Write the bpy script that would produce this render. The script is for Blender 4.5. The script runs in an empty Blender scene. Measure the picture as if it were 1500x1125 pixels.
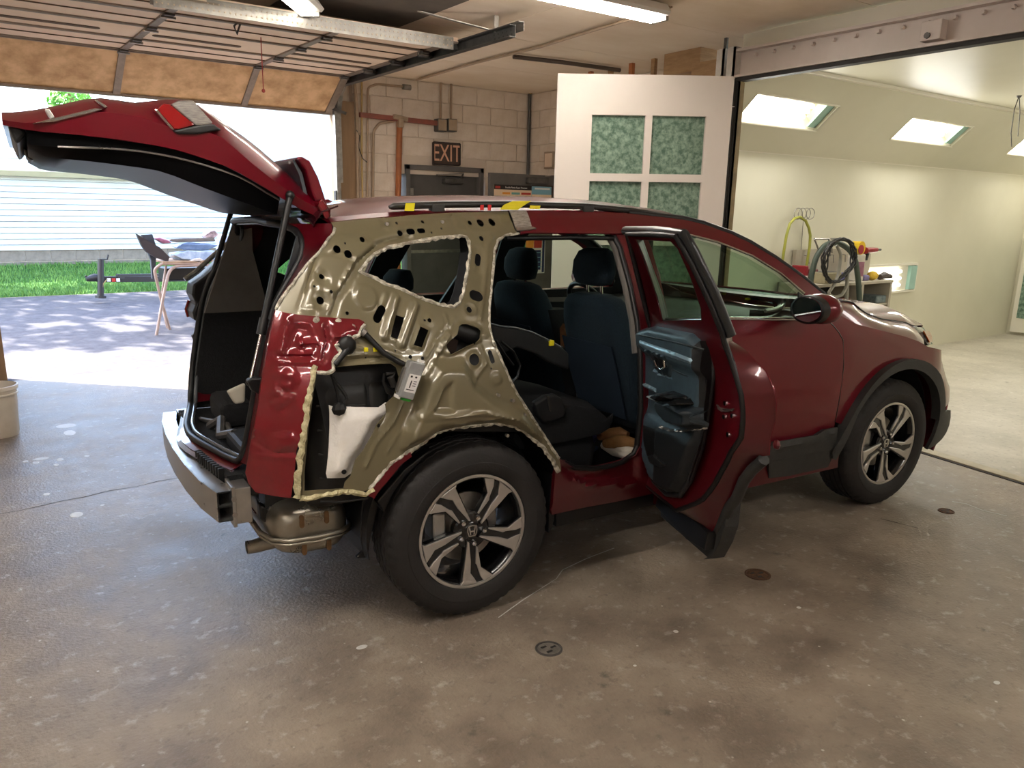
import bpy, bmesh, math, random
from mathutils import Vector, Matrix, geometry
random.seed(7)
PI=math.pi
SC=bpy.context.scene; COL=SC.collection
# ---------------------------------------------------------------- camera
cam=bpy.data.cameras.new('camera'); cob=bpy.data.objects.new('camera',cam); COL.objects.link(cob); SC.camera=cob
cob.matrix_world=Matrix(((0.819773,0.128435,-0.558100,-1.682783),(-0.572537,0.206153,-0.793538,-3.296465),(0.013136,0.970054,0.242533,1.586546),(0,0,0,1)))
cam.sensor_fit='HORIZONTAL'; cam.sensor_width=36; cam.lens=27.4191; cam.shift_x=0.01931; cam.shift_y=0.02470; cam.clip_start=.05; cam.clip_end=300
CAR_YAW=-0.086394
# ---------------------------------------------------------------- sky, sun, exposure
W=bpy.data.worlds.new('sky'); SC.world=W; W.use_nodes=True
nt=W.node_tree; bg=nt.nodes['Background']; sk=nt.nodes.new('ShaderNodeTexSky')
sk.sky_type='NISHITA'; sk.sun_disc=False; sk.sun_elevation=math.radians(50); sk.sun_rotation=math.radians(-45); sk.air_density=1.0; sk.dust_density=1.5
nt.links.new(sk.outputs[0],bg.inputs[0]); bg.inputs[1].default_value=1.35
sl=bpy.data.lights.new('sun','SUN'); sl.energy=22; sl.angle=math.radians(.6); sl.color=(1,.95,.86)
so=bpy.data.objects.new('sun',sl); COL.objects.link(so)
so.rotation_euler=Vector((-.70,.72,1.15)).to_track_quat('Z','Y').to_euler()
SC.view_settings.view_transform='Standard'; SC.view_settings.look='None'; SC.view_settings.gamma=1; SC.view_settings.use_curve_mapping=False
SC.view_settings.exposure=0.2
SC.cycles.max_bounces=8; SC.cycles.diffuse_bounces=5; SC.cycles.glossy_bounces=4; SC.cycles.transmission_bounces=8; SC.cycles.transparent_max_bounces=12
SC.cycles.use_denoising=True; SC.cycles.sample_clamp_indirect=8
def lamp(name,loc,sx,sy,power,col,rot=(0,0,0)):
    l=bpy.data.lights.new(name,'AREA'); l.shape='RECTANGLE'; l.size=sx; l.size_y=sy; l.energy=power; l.color=col
    o=bpy.data.objects.new(name,l); COL.objects.link(o); o.location=loc; o.rotation_euler=rot; return o
# ---------------------------------------------------------------- helpers
def lin(h):
    if not isinstance(h,str): return tuple(h)+(1,) if len(h)==3 else tuple(h)
    h=h.lstrip('#'); r=[int(h[i:i+2],16)/255 for i in (0,2,4)]
    return tuple(c/12.92 if c<=.04045 else ((c+.055)/1.055)**2.4 for c in r)+(1,)
def mat(name,c1,c2=None,rough=.5,metal=0,scale=6,detail=6,bump=0,bscale=None,coat=0,lo=.35,hi=.65,emit=None,est=0,alpha=1,trans=0,ior=1.45,spec=.5,stretch=None,rvar=0):
    m=bpy.data.materials.new(name); m.use_nodes=True; n=m.node_tree; N=n.nodes; b=N['Principled BSDF']
    I=b.inputs; I['Base Color'].default_value=lin(c1); I['Roughness'].default_value=rough; I['Metallic'].default_value=metal
    I['Coat Weight'].default_value=coat; I['Coat Roughness'].default_value=.04; I['IOR'].default_value=ior; I['Specular IOR Level'].default_value=spec
    I['Transmission Weight'].default_value=trans; I['Alpha'].default_value=alpha
    if emit: I['Emission Color'].default_value=lin(emit); I['Emission Strength'].default_value=est
    if c2 or bump or rvar:
        tc=N.new('ShaderNodeTexCoord'); vec=tc.outputs['Object']
        if stretch:
            mp=N.new('ShaderNodeMapping'); mp.inputs['Scale'].default_value=stretch; n.links.new(vec,mp.inputs[0]); vec=mp.outputs[0]
        t=N.new('ShaderNodeTexNoise'); t.inputs['Scale'].default_value=scale; t.inputs['Detail'].default_value=detail; t.inputs['Roughness'].default_value=.62; n.links.new(vec,t.inputs['Vector'])
        if c2:
            r=N.new('ShaderNodeValToRGB'); r.color_ramp.elements[0].position=lo; r.color_ramp.elements[1].position=hi
            r.color_ramp.elements[0].color=lin(c1); r.color_ramp.elements[1].color=lin(c2)
            n.links.new(t.outputs[0],r.inputs[0]); n.links.new(r.outputs[0],I['Base Color'])
        if rvar:
            mr=N.new('ShaderNodeMapRange'); mr.inputs['From Min'].default_value=.3; mr.inputs['From Max'].default_value=.7
            mr.inputs['To Min'].default_value=rough-rvar; mr.inputs['To Max'].default_value=rough+rvar
            n.links.new(t.outputs[0],mr.inputs[0]); n.links.new(mr.outputs[0],I['Roughness'])
        if bump:
            t2=N.new('ShaderNodeTexNoise'); t2.inputs['Scale'].default_value=bscale or scale*3; t2.inputs['Detail'].default_value=4; n.links.new(vec,t2.inputs['Vector'])
            bp=N.new('ShaderNodeBump'); bp.inputs['Strength'].default_value=bump; bp.inputs['Distance'].default_value=.01
            n.links.new(t2.outputs[0],bp.inputs['Height']); n.links.new(bp.outputs[0],I['Normal'])
    return m
def glass(name,tint):
    m=bpy.data.materials.new(name); m.use_nodes=True; n=m.node_tree; N=n.nodes; N.remove(N['Principled BSDF'])
    t=N.new('ShaderNodeBsdfTransparent'); t.inputs[0].default_value=lin(tint); g=N.new('ShaderNodeBsdfGlossy'); g.inputs['Roughness'].default_value=.01
    lw=N.new('ShaderNodeLayerWeight'); pw=N.new('ShaderNodeMath'); pw.operation='POWER'; pw.inputs[1].default_value=4.5; ma=N.new('ShaderNodeMath'); ma.operation='MULTIPLY_ADD'; ma.inputs[1].default_value=.85; ma.inputs[2].default_value=.045; mx=N.new('ShaderNodeMixShader')
    n.links.new(lw.outputs['Facing'],pw.inputs[0]); n.links.new(pw.outputs[0],ma.inputs[0]); n.links.new(ma.outputs[0],mx.inputs[0]); n.links.new(t.outputs[0],mx.inputs[1]); n.links.new(g.outputs[0],mx.inputs[2]); n.links.new(mx.outputs[0],N['Material Output'].inputs[0]); return m
class MB:
    """collects shapes; build() links them as one mesh object"""
    def __init__(s,m=None): s.v=[]; s.f=[]; s.m=m
    def P(s,pts):
        i=len(s.v); s.v+=[(s.m@Vector(p) if s.m else Vector(p)) for p in pts]; return i
    def box(s,a,b):
        x0,y0,z0=a; x1,y1,z1=b
        i=s.P([(x0,y0,z0),(x1,y0,z0),(x1,y1,z0),(x0,y1,z0),(x0,y0,z1),(x1,y0,z1),(x1,y1,z1),(x0,y1,z1)])
        s.f+=[[i+k for k in q] for q in ((3,2,1,0),(4,5,6,7),(0,1,5,4),(1,2,6,5),(2,3,7,6),(3,0,4,7))]; return s
    def bar(s,p,q,w,h,up=(0,0,1)):
        p,q=Vector(p),Vector(q); d=(q-p).normalized(); u=Vector(up); r=d.cross(u)
        if r.length<1e-4: r=d.cross(Vector((0,1,0)))
        r.normalize(); u=r.cross(d)
        i=s.P([e+r*a*w/2+u*b*h/2 for e in (p,q) for a,b in ((-1,-1),(1,-1),(1,1),(-1,1))])
        s.f+=[[i+k for k in f] for f in ((3,2,1,0),(4,5,6,7),(0,1,5,4),(1,2,6,5),(2,3,7,6),(3,0,4,7))]; return s
    def loft(s,rings,close=True,caps=True):
        n=len(rings[0]); b=s.P([p for r in rings for p in r])
        for k in range(len(rings)-1):
            for j in range(n if close else n-1):
                j2=(j+1)%n; s.f.append([b+k*n+j,b+k*n+j2,b+(k+1)*n+j2,b+(k+1)*n+j])
        if caps and close:
            s.f.append([b+j for j in range(n)][::-1]); s.f.append([b+(len(rings)-1)*n+j for j in range(n)])
        return s
    def tube(s,pts,r,n=10,caps=True,closed=False):
        pts=[Vector(p) for p in pts]; N=len(pts); rr=r if isinstance(r,(list,tuple)) else [r]*N
        rings=[]; prev=None
        for i,p in enumerate(pts):
            if closed: d=(pts[(i+1)%N]-pts[i-1]).normalized()
            else: d=(pts[min(i+1,N-1)]-pts[max(i-1,0)]).normalized()
            if prev is None:
                a=Vector((0,0,1)) if abs(d.z)<.9 else Vector((1,0,0)); u=d.cross(a).normalized()
            else:
                u=prev-d*prev.dot(d); u=u.normalized() if u.length>1e-5 else d.orthogonal().normalized()
            prev=u; w=d.cross(u)
            rings.append([p+(u*math.cos(2*PI*j/n)+w*math.sin(2*PI*j/n))*rr[i] for j in range(n)])
        if closed: rings.append(rings[0])
        return s.loft(rings,True,caps and not closed)
    def cyl(s,p,q,r,n=16,r2=None): return s.tube([p,q],[r,r if r2 is None else r2],n)
    def lathe(s,prof,n=48,axis='y',c=(0,0,0)):
        """prof: list of (radius, along axis)"""
        c=Vector(c); rings=[]
        for r,a in prof:
            ring=[]
            for j in range(n):
                t=2*PI*j/n; x,z=r*math.cos(t),r*math.sin(t)
                ring.append(c+(Vector((x,a,z)) if axis=='y' else Vector((x,z,a)) if axis=='z' else Vector((a,x,z))))
            rings.append(ring)
        return s.loft(rings,True,False)
    def prism(s,poly,fr,h0,h1):
        """poly 2-D, fr(u,v,h)->3-D, between heights h0 and h1"""
        n=len(poly); i=s.P([fr(u,v,h0) for u,v in poly]+[fr(u,v,h1) for u,v in poly])
        s.f.append([i+k for k in range(n)][::-1]); s.f.append([i+n+k for k in range(n)])
        s.f+=[[i+k,i+(k+1)%n,i+n+(k+1)%n,i+n+k] for k in range(n)]; return s
    def grid(s,rows,flip=False):
        n=len(rows[0]); b=s.P([p for r in rows for p in r])
        for k in range(len(rows)-1):
            for j in range(n-1):
                q=[b+k*n+j,b+k*n+j+1,b+(k+1)*n+j+1,b+(k+1)*n+j]; s.f.append(q[::-1] if flip else q)
        return s
    def ball(s,c,r,n=12,sc=(1,1,1)):
        c=Vector(c); rings=[]
        for i in range(n//2+1):
            t=PI*i/(n//2); rr=max(math.sin(t),1e-3)
            rings.append([c+Vector((rr*math.cos(2*PI*j/n)*r*sc[0],rr*math.sin(2*PI*j/n)*r*sc[1],-math.cos(t)*r*sc[2])) for j in range(n)])
        return s.loft(rings,True,True)
    def build(s,name,m,parent=None,smooth=None,bev=0,solid=0,soff=-1,sub=0,segs=2,fixn=True):
        me=bpy.data.meshes.new(name); me.from_pydata([tuple(v) for v in s.v],[],s.f)
        if fixn:
            bm=bmesh.new(); bm.from_mesh(me); bmesh.ops.recalc_face_normals(bm,faces=bm.faces); bm.to_mesh(me); bm.free()
        me.materials.append(m); me.update()
        if smooth is not None:
            me.polygons.foreach_set('use_smooth',[True]*len(me.polygons)); me.set_sharp_from_angle(angle=math.radians(smooth))
        o=bpy.data.objects.new(name,me); COL.objects.link(o)
        if parent: o.parent=parent
        if solid:
            k=o.modifiers.new('solid','SOLIDIFY'); k.thickness=solid; k.offset=soff
            if smooth is not None: k=o.modifiers.new('split','EDGE_SPLIT'); k.split_angle=math.radians(smooth)
        if bev:
            k=o.modifiers.new('bevel','BEVEL'); k.width=bev; k.segments=segs; k.limit_method='ANGLE'; k.angle_limit=math.radians(40)
        if sub:
            k=o.modifiers.new('sub','SUBSURF'); k.levels=sub; k.render_levels=sub
        return o
def empty(name,loc=(0,0,0),rz=0,parent=None):
    o=bpy.data.objects.new(name,None); COL.objects.link(o); o.location=loc; o.rotation_euler=(0,0,rz); o.empty_display_size=.1
    if parent: o.parent=parent
    return o
def tag(o,label,cat,group=None):
    o['label']=label; o['category']=cat
    if group: o['group']=group
    return o
def lab(o,label): o['label']=label; return o
def struct(o): o['kind']='structure'; return o
def copy(o,name=None,parent=None,loc=None):
    c=o.copy(); COL.objects.link(c)
    if parent: c.parent=parent
    if loc is not None: c.location=loc
    return c
def copy_tree(o,parent=None):
    c=o.copy(); COL.objects.link(c)
    if parent: c.parent=parent
    for ch in list(o.children): copy_tree(ch,c)
    return c
def text_mesh(name,txt,size,depth,m,parent,mtx,align='CENTER',sx=1):
    cu=bpy.data.curves.new(name,'FONT'); cu.body=txt; cu.size=size; cu.extrude=depth; cu.align_x=align; cu.align_y='CENTER'; cu.resolution_u=3
    t=bpy.data.objects.new(name,cu); COL.objects.link(t); dg=bpy.context.evaluated_depsgraph_get(); dg.update()
    me=bpy.data.meshes.new_from_object(t.evaluated_get(dg)); bpy.data.objects.remove(t)
    me.name=name; me.transform(Matrix.Diagonal((sx,1,1,1))); me.transform(mtx); me.materials.clear(); me.materials.append(m)
    o=bpy.data.objects.new(name,me); COL.objects.link(o)
    if parent: o.parent=parent
    return o
def inpoly(p,poly):
    x,y=p; c=False; n=len(poly); j=n-1
    for i in range(n):
        xi,yi=poly[i]; xj,yj=poly[j]
        if (yi>y)!=(yj>y) and x<(xj-xi)*(y-yi)/(yj-yi)+xi: c=not c
        j=i
    return c
def segd(p,a,b):
    ax,ay=a; bx,by=b; dx,dy=bx-ax,by-ay; L=dx*dx+dy*dy
    t=0 if L==0 else max(0,min(1,((p[0]-ax)*dx+(p[1]-ay)*dy)/L))
    return math.hypot(p[0]-ax-t*dx,p[1]-ay-t*dy)
def sst(t): t=max(0,min(1,t)); return t*t*(3-2*t)
def circle2(x,z,r,n=14): return [(x+r*math.cos(2*PI*k/n),z+r*math.sin(2*PI*k/n)) for k in range(n)]
def capsule2(a,b,r,n=8):
    t=math.atan2(b[1]-a[1],b[0]-a[0]); out=[]
    for k in range(n+1): u=t+PI/2+PI*k/n; out.append((a[0]+r*math.cos(u),a[1]+r*math.sin(u)))
    for k in range(n+1): u=t-PI/2+PI*k/n; out.append((b[0]+r*math.cos(u),b[1]+r*math.sin(u)))
    return out
def cdt(outline,holes,step,jit=.15):
    """triangulate a 2-D outline with holes and interior grid points"""
    pts=[];edges=[]
    def loop(L):
        L2=[]
        for i,p in enumerate(L):
            q=L[(i+1)%len(L)]; d=math.hypot(q[0]-p[0],q[1]-p[1]); k=max(1,int(d/(step*1.3)))
            L2+=[(p[0]+(q[0]-p[0])*t/k,p[1]+(q[1]-p[1])*t/k) for t in range(k)]
        b=len(pts); pts.extend(L2); edges.extend([(b+i,b+(i+1)%len(L2)) for i in range(len(L2))])
    loop(outline)
    for h in holes: loop(h)
    border=list(pts)
    cell={}
    for p in border: cell.setdefault((int(p[0]//step),int(p[1]//step)),[]).append(p)
    xs=[p[0] for p in outline]; ys=[p[1] for p in outline]
    hb=[(min(p[0] for p in h),max(p[0] for p in h),min(p[1] for p in h),max(p[1] for p in h),h) for h in holes]
    y=min(ys)+step/2; row=0
    def inside(p):
        if not inpoly(p,outline): return False
        for a,b,c,d,h in hb:
            if a<p[0]<b and c<p[1]<d and inpoly(p,h): return False
        return True
    while y<max(ys):
        x=min(xs)+step/2+(step/2 if row%2 else 0)
        while x<max(xs):
            cx,cy=int(x//step),int(y//step)
            if inside((x,y)) and not any(math.hypot(q[0]-x,q[1]-y)<step*.55 for i in(-1,0,1) for j in(-1,0,1) for q in cell.get((cx+i,cy+j),())): pts.append((x,y))
            x+=step
        y+=step*.87; row+=1
    v,e,f,_,_,_=geometry.delaunay_2d_cdt([Vector(p) for p in pts],edges,[],0,1e-5)
    out=[]
    for t in f:
        c=(sum(v[i].x for i in t)/len(t),sum(v[i].y for i in t)/len(t))
        if inside(c): out.append(list(t))
    return [(p.x,p.y) for p in v],out
def panel(name,outline,fr,m,parent=None,holes=(),step=.03,thick=.004,smooth=45,out=0):
    """a sheet in the parameter plane mapped by fr(u,v)->3-D; thickness goes to the back"""
    v,f=cdt(outline,list(holes),step); b=MB(); b.v=[Vector(fr(*p)) for p in v]; b.f=f
    return b.build(name,m,parent,smooth,solid=thick,soff=out,fixn=True)

# ---------------------------------------------------------------- car side surface: half width at (x along the car, z)
import math
_WP=[(.15,.80),(.28,.865),(.42,.892),(.55,.902),(.70,.910),(.85,.908),(.97,.896),(1.06,.878),(1.18,.832),(1.32,.765),(1.45,.695),(1.53,.645),(1.585,.595),(1.63,.52),(1.70,.40)]
def _interp(z):
    if z<=_WP[0][0]: return _WP[0][1]
    for (a,b),(c,d) in zip(_WP,_WP[1:]):
        if z<=c:
            t=(z-a)/(c-a); return b+(d-b)*t
    return _WP[-1][1]
def halfw(x,z):
    w=sum(_interp(z+d)*k for d,k in ((-.09,1),(-.06,2),(-.03,3),(0,4),(.03,3),(.06,2),(.09,1)))/16
    if x>2.95: w-=.617*(x-2.95)**2*(.6+.4*min(1,max(0,(z-.3)/.3)))
    if x>2.95 and z>.58: w-=1.1*(x-2.95)*min(.5,z-.58)*min(1,(x-2.95)/.25)
    if x<-.55: w-=2.4*(x+.55)**2
    return w

# ================================================================= materials
M_conc=mat('concrete_floor','#6a5e52','#9a8d7d',rough=.47,scale=2.6,detail=14,bump=.35,bscale=70,lo=.32,hi=.68,rvar=.1,spec=.6)
def stain_floor(m,dark,light,spots):
    """oil stains, paint specks and scuffs on the concrete"""
    n=m.node_tree; N=n.nodes; b=N['Principled BSDF']; src=b.inputs['Base Color'].links[0].from_socket
    tc=N.new('ShaderNodeTexCoord')
    def layer(prev,col,scale,lo,hi,det,fac,vor=False,off=0):
        mp=N.new('ShaderNodeMapping'); mp.inputs['Location'].default_value=(off,off*.7,0); n.links.new(tc.outputs['Object'],mp.inputs[0])
        if vor:
            t=N.new('ShaderNodeTexVoronoi'); t.inputs['Scale'].default_value=scale; o=t.outputs['Distance']
        else:
            t=N.new('ShaderNodeTexNoise'); t.inputs['Scale'].default_value=scale; t.inputs['Detail'].default_value=det; t.inputs['Roughness'].default_value=.65; o=t.outputs[0]
        n.links.new(mp.outputs[0],t.inputs['Vector'])
        r=N.new('ShaderNodeMapRange'); r.inputs['From Min'].default_value=lo; r.inputs['From Max'].default_value=hi; r.inputs['To Max'].default_value=fac; n.links.new(o,r.inputs[0])
        x=N.new('ShaderNodeMix'); x.data_type='RGBA'; n.links.new(r.outputs[0],x.inputs['Factor']); n.links.new(prev,x.inputs['A']); x.inputs['B'].default_value=lin(col); return x.outputs['Result']
    s=layer(src,dark,.9,.52,.75,8,.75); s=layer(s,light,3.1,.60,.74,10,.55,off=4.3); s=layer(s,'#3f3a33',5.5,.66,.74,6,.7,off=9.1)
    s=layer(s,'#cfcac0',spots,.055,.03,0,.8,True,1.7)
    s=layer(s,'#4a443d',26,.55,.70,5,.36,off=2.2); s=layer(s,'#cbc6bc',15,.57,.70,6,.42,off=6.6)
    n.links.new(s,b.inputs['Base Color'])
stain_floor(M_conc,'#5f564c','#a59a8c',9)
M_bfloor=mat('booth_floor_paint','#97907f','#b9b2a2',rough=.45,scale=1.3,detail=9,bump=.05,lo=.3,hi=.65); stain_floor(M_bfloor,'#8a8272','#c9c3b4',3)
M_ply=mat('plywood_ceiling','#dfccb4','#eadbc8',rough=.8,scale=1.1,detail=7,stretch=(1,2.2,1))
M_block=mat('painted_block','#d6c6b4','#e2d5c6',rough=.85,scale=7,bump=.6,bscale=60)
M_mortar=mat('mortar','#d4c5b4',rough=.9)
M_door=mat('charcoal_door_paint','#4d4b49','#5b5855',rough=.5,scale=3,bump=.1)
M_frame=mat('grey_frame_paint','#5a5754','#66625f',rough=.5,scale=4)
M_white=mat('booth_white','#d8d3c3','#e0dbcb',rough=.4,scale=.8)
M_booth=mat('booth_wall_paint','#cbc7b2','#d3cfbb',rough=.42,scale=.7)
M_bdoor=mat('booth_door_paint','#dfd5cb','#e6dcd2',rough=.45,scale=1)
M_beam=mat('beam_paint','#c9bdb4','#d6cac2',rough=.4,scale=2)
M_gasket=mat('dark_gasket','#2e2b28',rough=.7)
M_galv=mat('galvanised_steel','#8e8a84','#a7a29b',rough=.42,metal=.85,scale=20)
M_dsteel=mat('dark_grey_steel','#4a4846','#5e5b58',rough=.5,metal=.4,scale=12)
M_brass=mat('worn_brown_angle','#6d5a38','#8a744a',rough=.5,scale=9)
M_hard=mat('door_hardboard','#ddb88d','#b58f66',rough=.75,scale=6,detail=12,lo=.38,hi=.66,bump=.15)
M_rib=mat('door_tan_steel','#e4cab0','#ead4be',rough=.6,scale=3)
M_slot=mat('dark_slot','#5c4a3c',rough=.8)
M_conduit=mat('painted_conduit','#a8927c','#9a866f',rough=.55,scale=8)
M_orange=mat('copper_brown_pipe','#a8663a','#8f5430',rough=.5,scale=6)
M_redbar=mat('dull_red_strut','#8e4c3f','#7a4a3e',rough=.6,scale=15)
M_blk=mat('black_plastic','#121212',rough=.45)
M_filter=mat('green_filter_pad','#50695a','#8fa592',rough=.95,scale=26,detail=8,lo=.38,hi=.66,bump=.6,bscale=60)
M_tube=mat('lamp_tube','#ffffff',emit='#fff8ee',est=48)
M_tube2=mat('lamp_tube_added','#ffffff',emit='#fff8f0',est=56)  # stronger tubes for the lamps added out of view
M_tubeb=mat('booth_tube','#ffffff',emit='#fffbee',est=7)
M_glass=mat('clear_glass','#e8f2ec',rough=.02,trans=1,ior=1.1)
M_teal=mat('pale_teal_edge','#9cc0b4','#8fb3a8',rough=.3,scale=5)
M_wgrey=mat('grey_painted_wood','#a9a18f','#b6ae9d',rough=.6,scale=4)
M_text=mat('exit_letter_tan','#d9a98c',rough=.6)
M_exit=mat('exit_plate_brown','#3d2f29','#4a3a33',rough=.55,scale=8)
M_galvw=mat('white_painted_angle','#b7b0a6','#c5beb5',rough=.5,scale=12)
WY=5.0; CZ=3.05; CX=4.67   # garage wall, ceiling height, side wall
# ================================================================= structure
def slab(name,a,b,m,parent=None): 
    o=MB().box(a,b).build(name,m,parent); return o if parent else struct(o)
fl=struct(MB().grid([[(x,y,0) for x in (-7,-3,0,2,4.2,11)] for y in (-9,-5,-2,0,2,5.2)]).build('floor',M_conc))
M_crk=mat('floor_crack_dark','#3d3833',rough=.9); M_spot=mat('white_paint_splash','#cfcfcc',rough=.5)
def crack(L,w,m,nm):
    L=[Vector(p) for p in L]; A=[];B=[]
    for i,p in enumerate(L):
        d=(L[min(i+1,len(L)-1)]-L[max(i-1,0)]).normalized(); n_=Vector((-d.y,d.x,0)); k=w*random.uniform(.5,1.3); A.append((p+n_*k).to_tuple()); B.append((p-n_*k).to_tuple())
    MB().grid([[(a[0],a[1],.0012) for a in A],[(a[0],a[1],.0012) for a in B]]).build(nm,m,fl)
crack([(-1.646,1.401,.0),(-1.491,1.394,.0),(-1.392,1.414,-.0),(-1.272,1.437,.0),(-1.187,1.434,.0),(-1.039,1.472,.0),(-.894,1.461,.0),(-.765,1.494,.0),(-.647,1.492,-.0),(-.505,1.447,-.0),(-.328,1.411,.0),(-.142,1.356,.0)],.004,M_crk,'crack')
crack([(-.006,-.976,.0),(.161,-.914,.0),(.283,-.876,.0),(.413,-.836,.0),(.494,-.782,.0),(.673,-.75,.0),(.865,-.735,.0)],.0025,M_spot,'scratch')
crack([(2.359,-1.253,.0),(2.374,-1.321,.0),(2.389,-1.387,.0),(2.397,-1.437,.0)],.003,M_crk,'crack'); crack([(2.973,-1.34,.0),(3.005,-1.401,.0),(2.973,-1.507,-.0),(2.996,-1.62,-.0)],.004,M_spot,'scratch')
for x,y,rx,ry in [(-1.052,3.167,.0705,.0645),(-1.057,2.947,.0391,.0796),(-1.298,2.363,.0485,.0321),(-1.336,2.285,.0211,.0311),(-1.197,2.281,.0211,.0322),(-1.233,2.169,.0166,.0232),(-1.042,2.27,.0175,.0243),(-1.346,1.602,.0189,.0252),(-1.388,2.352,.018,.0241),(-1.112,1.245,.0117,.0112),(-1.25,1.167,.0324,.0434),(-.562,-.871,.023,.0143),(.515,-1.451,.0108,.0106),(1.096,-1.605,.0108,.0094),(.207,-1.534,.0072,.0064),(1.201,-2.327,.0144,.0095)]:
    MB().lathe([(.001,.0006),(.7,.0014),(1,.0004)],12,'z').build('paint_spot',M_spot,fl).matrix_local=Matrix.Translation((x,y,0))@Matrix.Diagonal((rx,ry,1,1))
# booth floor: thin coat on the slab beyond the threshold
TA=[(3.812,-.751,.0),(3.685,-1.433,.0)] # threshold, viewer side
(ax,ay,_),(bx,by,_)=TA; tx,ty=(bx-ax),(by-ay); tl=math.hypot(tx,ty); tx/=tl; ty/=tl
e0=(ax-tx*2.0,ay-ty*2.0); e1=(ax+tx*2.6,ay+ty*2.6); nx,ny=-ty,tx
struct(MB().prism([(e0[0],e0[1]),(e1[0],e1[1]),(10.9,e1[1]),(10.9,1.65),(e0[0],1.65)],lambda u,v,h:(u,v,h),.001,.006).build('floor_booth',M_bfloor))
M_thresh=mat('pale_threshold','#a59c84','#bdb49b',rough=.6,scale=8)
th=MB(); th.prism([(e0[0]-nx*0,e0[1]),(e1[0],e1[1]),(e1[0]+nx*.10,e1[1]+ny*.10),(e0[0]+nx*.10,e0[1]+ny*.10)],lambda u,v,h:(u,v,h),.001,.012)
struct(th.build('trim_1',M_thresh,bev=.004))
struct(MB().bar((e0[0]-nx*.012,e0[1]-ny*.012,.002),(e1[0]-nx*.012,e1[1]-ny*.012,.002),.02,.004).build('trim_2',M_gasket))
# ceiling deck with sheets
ceil=slab('ceiling',(-7,-9,CZ+.015),(4.9,5.2,CZ+.2),M_ply)
sh=None
for i in range(5):
    for j in range(6):
        x0=4.67-2.44*(i+1); y0=5.0-1.22*(j+1)
        if x0<-7.6: continue
        if sh is None: sh=MB().box((0,0,0),(2.434,1.214,.012)).build('ceiling_sheet',M_ply,ceil); o=sh
        else: o=copy(sh,parent=ceil)
        o.location=(x0+.003,y0+.003,CZ+.001)
hatch=MB().box((.55,1.75,CZ-.004),(1.62,2.78,CZ)).build('ceiling_hatch',mat('dark_hatch_board','#574f47','#635a51',rough=.8,scale=4),ceil)
# garage wall: right of the opening in blocks, lintel above, left part plain
wbm=MB(); wbm.box((2.24,WY+.008,0),(2.80,WY+.2,CZ)).box((4.0,WY+.008,0),(4.9,WY+.2,CZ)).box((2.80,WY+.008,2.03),(4.0,WY+.2,CZ)); wb=struct(wbm.build('wall_back',M_mortar))
slab('wall_back_left',(-7,WY,0),(-1.34,WY+.2,CZ),M_block); slab('wall_back_lintel',(-1.34,WY+.08,2.62),(2.24,WY+.2,CZ),M_block)
slab('wall_left',(-7.2,-9,0),(-7,5.2,CZ),M_block); slab('wall_front',(-7,-9.2,0),(4.9,-9,CZ),M_block)
wr=slab('wall_right',(CX+.008,1.75,0),(CX+.25,WY+.2,CZ),M_mortar); slab('wall_right_front',(CX,-9,0),(CX+.2,-2.75,CZ),M_block)
blk=MB().box((.003,-.003,.003),(.403,.03,.200)).build('block',M_block,wb,bev=.005,segs=1)
DOOR=(2.80,4.00,2.16)
first=True
def put_block(x,z,w,parent,rot=0,y=WY):
    global first
    if first and parent is wb: o=blk; first=False
    else: o=copy(blk,parent=parent)
    o.location=(x,y,z); o.scale=(w/.406,1,1); o.rotation_euler=(0,0,rot)
for r in range(15):
    z=r*.203
    xs=[2.24]; x=2.24+(.203 if r%2 else .406)
    while x<CX-.02: xs.append(x); x+=.406
    xs.append(CX)
    for a,b in zip(xs,xs[1:]):
        if z+.1<DOOR[2] and b>DOOR[0] and a<DOOR[1]:
            if a<DOOR[0]-.06: put_block(a,z,DOOR[0]-a,wb)
            if b>DOOR[1]+.06: put_block(DOOR[1],z,b-DOOR[1],wb)
            continue
        if b-a>.05: put_block(a,z,b-a,wb)
    if z>1.3:
        for k in range(4):
            y=WY-(.203 if r%2 else .406)-k*.406
            put_block(CX,z,.406,wr,rot=-PI/2,y=y+.406)
# opening jambs (steel angles with wood)
M_jamb=mat('brown_wood_jamb','#7c6349','#93775a',rough=.7,scale=6,stretch=(1,1,.1))
jb=MB(); jb.box((2.05,WY-.03,0),(2.24,WY+.2,2.75)); struct(jb.build('trim_3',M_jamb))
struct(MB().box((-1.42,WY-.03,0),(-1.30,WY+.35,2.75)).build('trim_4',M_jamb))
struct(MB().box((1.985,WY-.09,0),(2.03,WY-.03,2.7)).build('trim_5',M_galv))
# ================================================================= exit door
ex=empty('door_1',(0,0,0)); struct(ex)
(fx0,_,fz0),(fx1,_,fz1)=[(2.873,5.0,2.132),(3.959,5.0,2.133)]
fz=(fz0+fz1)/2
f=MB(); f.box((fx0,WY-.03,0),(fx0+.055,WY+.12,fz)); f.box((fx1-.055,WY-.03,0),(fx1,WY+.12,fz)); f.box((fx0,WY-.03,fz-.055),(fx1,WY+.12,fz))
f.build('door_frame',M_frame,ex,bev=.004)
f=MB(); f.box((fx0+.055,WY+.06,.01),(fx1-.055,WY+.10,fz-.055)); f.build('door_leaf',M_door,ex)
f=MB().box((fx0+.06,WY+.055,1.12),(fx1-.06,WY+.06,1.16)); f.build('push_bar',M_galv,ex,bev=.003)
f=MB(); f.box((fx0+.055,WY+.045,.55),(fx1-.055,WY+.062,.64)); f.build('kick_rail',M_frame,ex)
hg=MB(); c=[(2.996,5.05,1.831)][0]; hg.box((fx0+.02,WY+.03,c[2]-.04),(fx0+.13,WY+.058,c[2]+.04)); hg.build('hinge',M_galv,ex,bev=.003)
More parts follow.
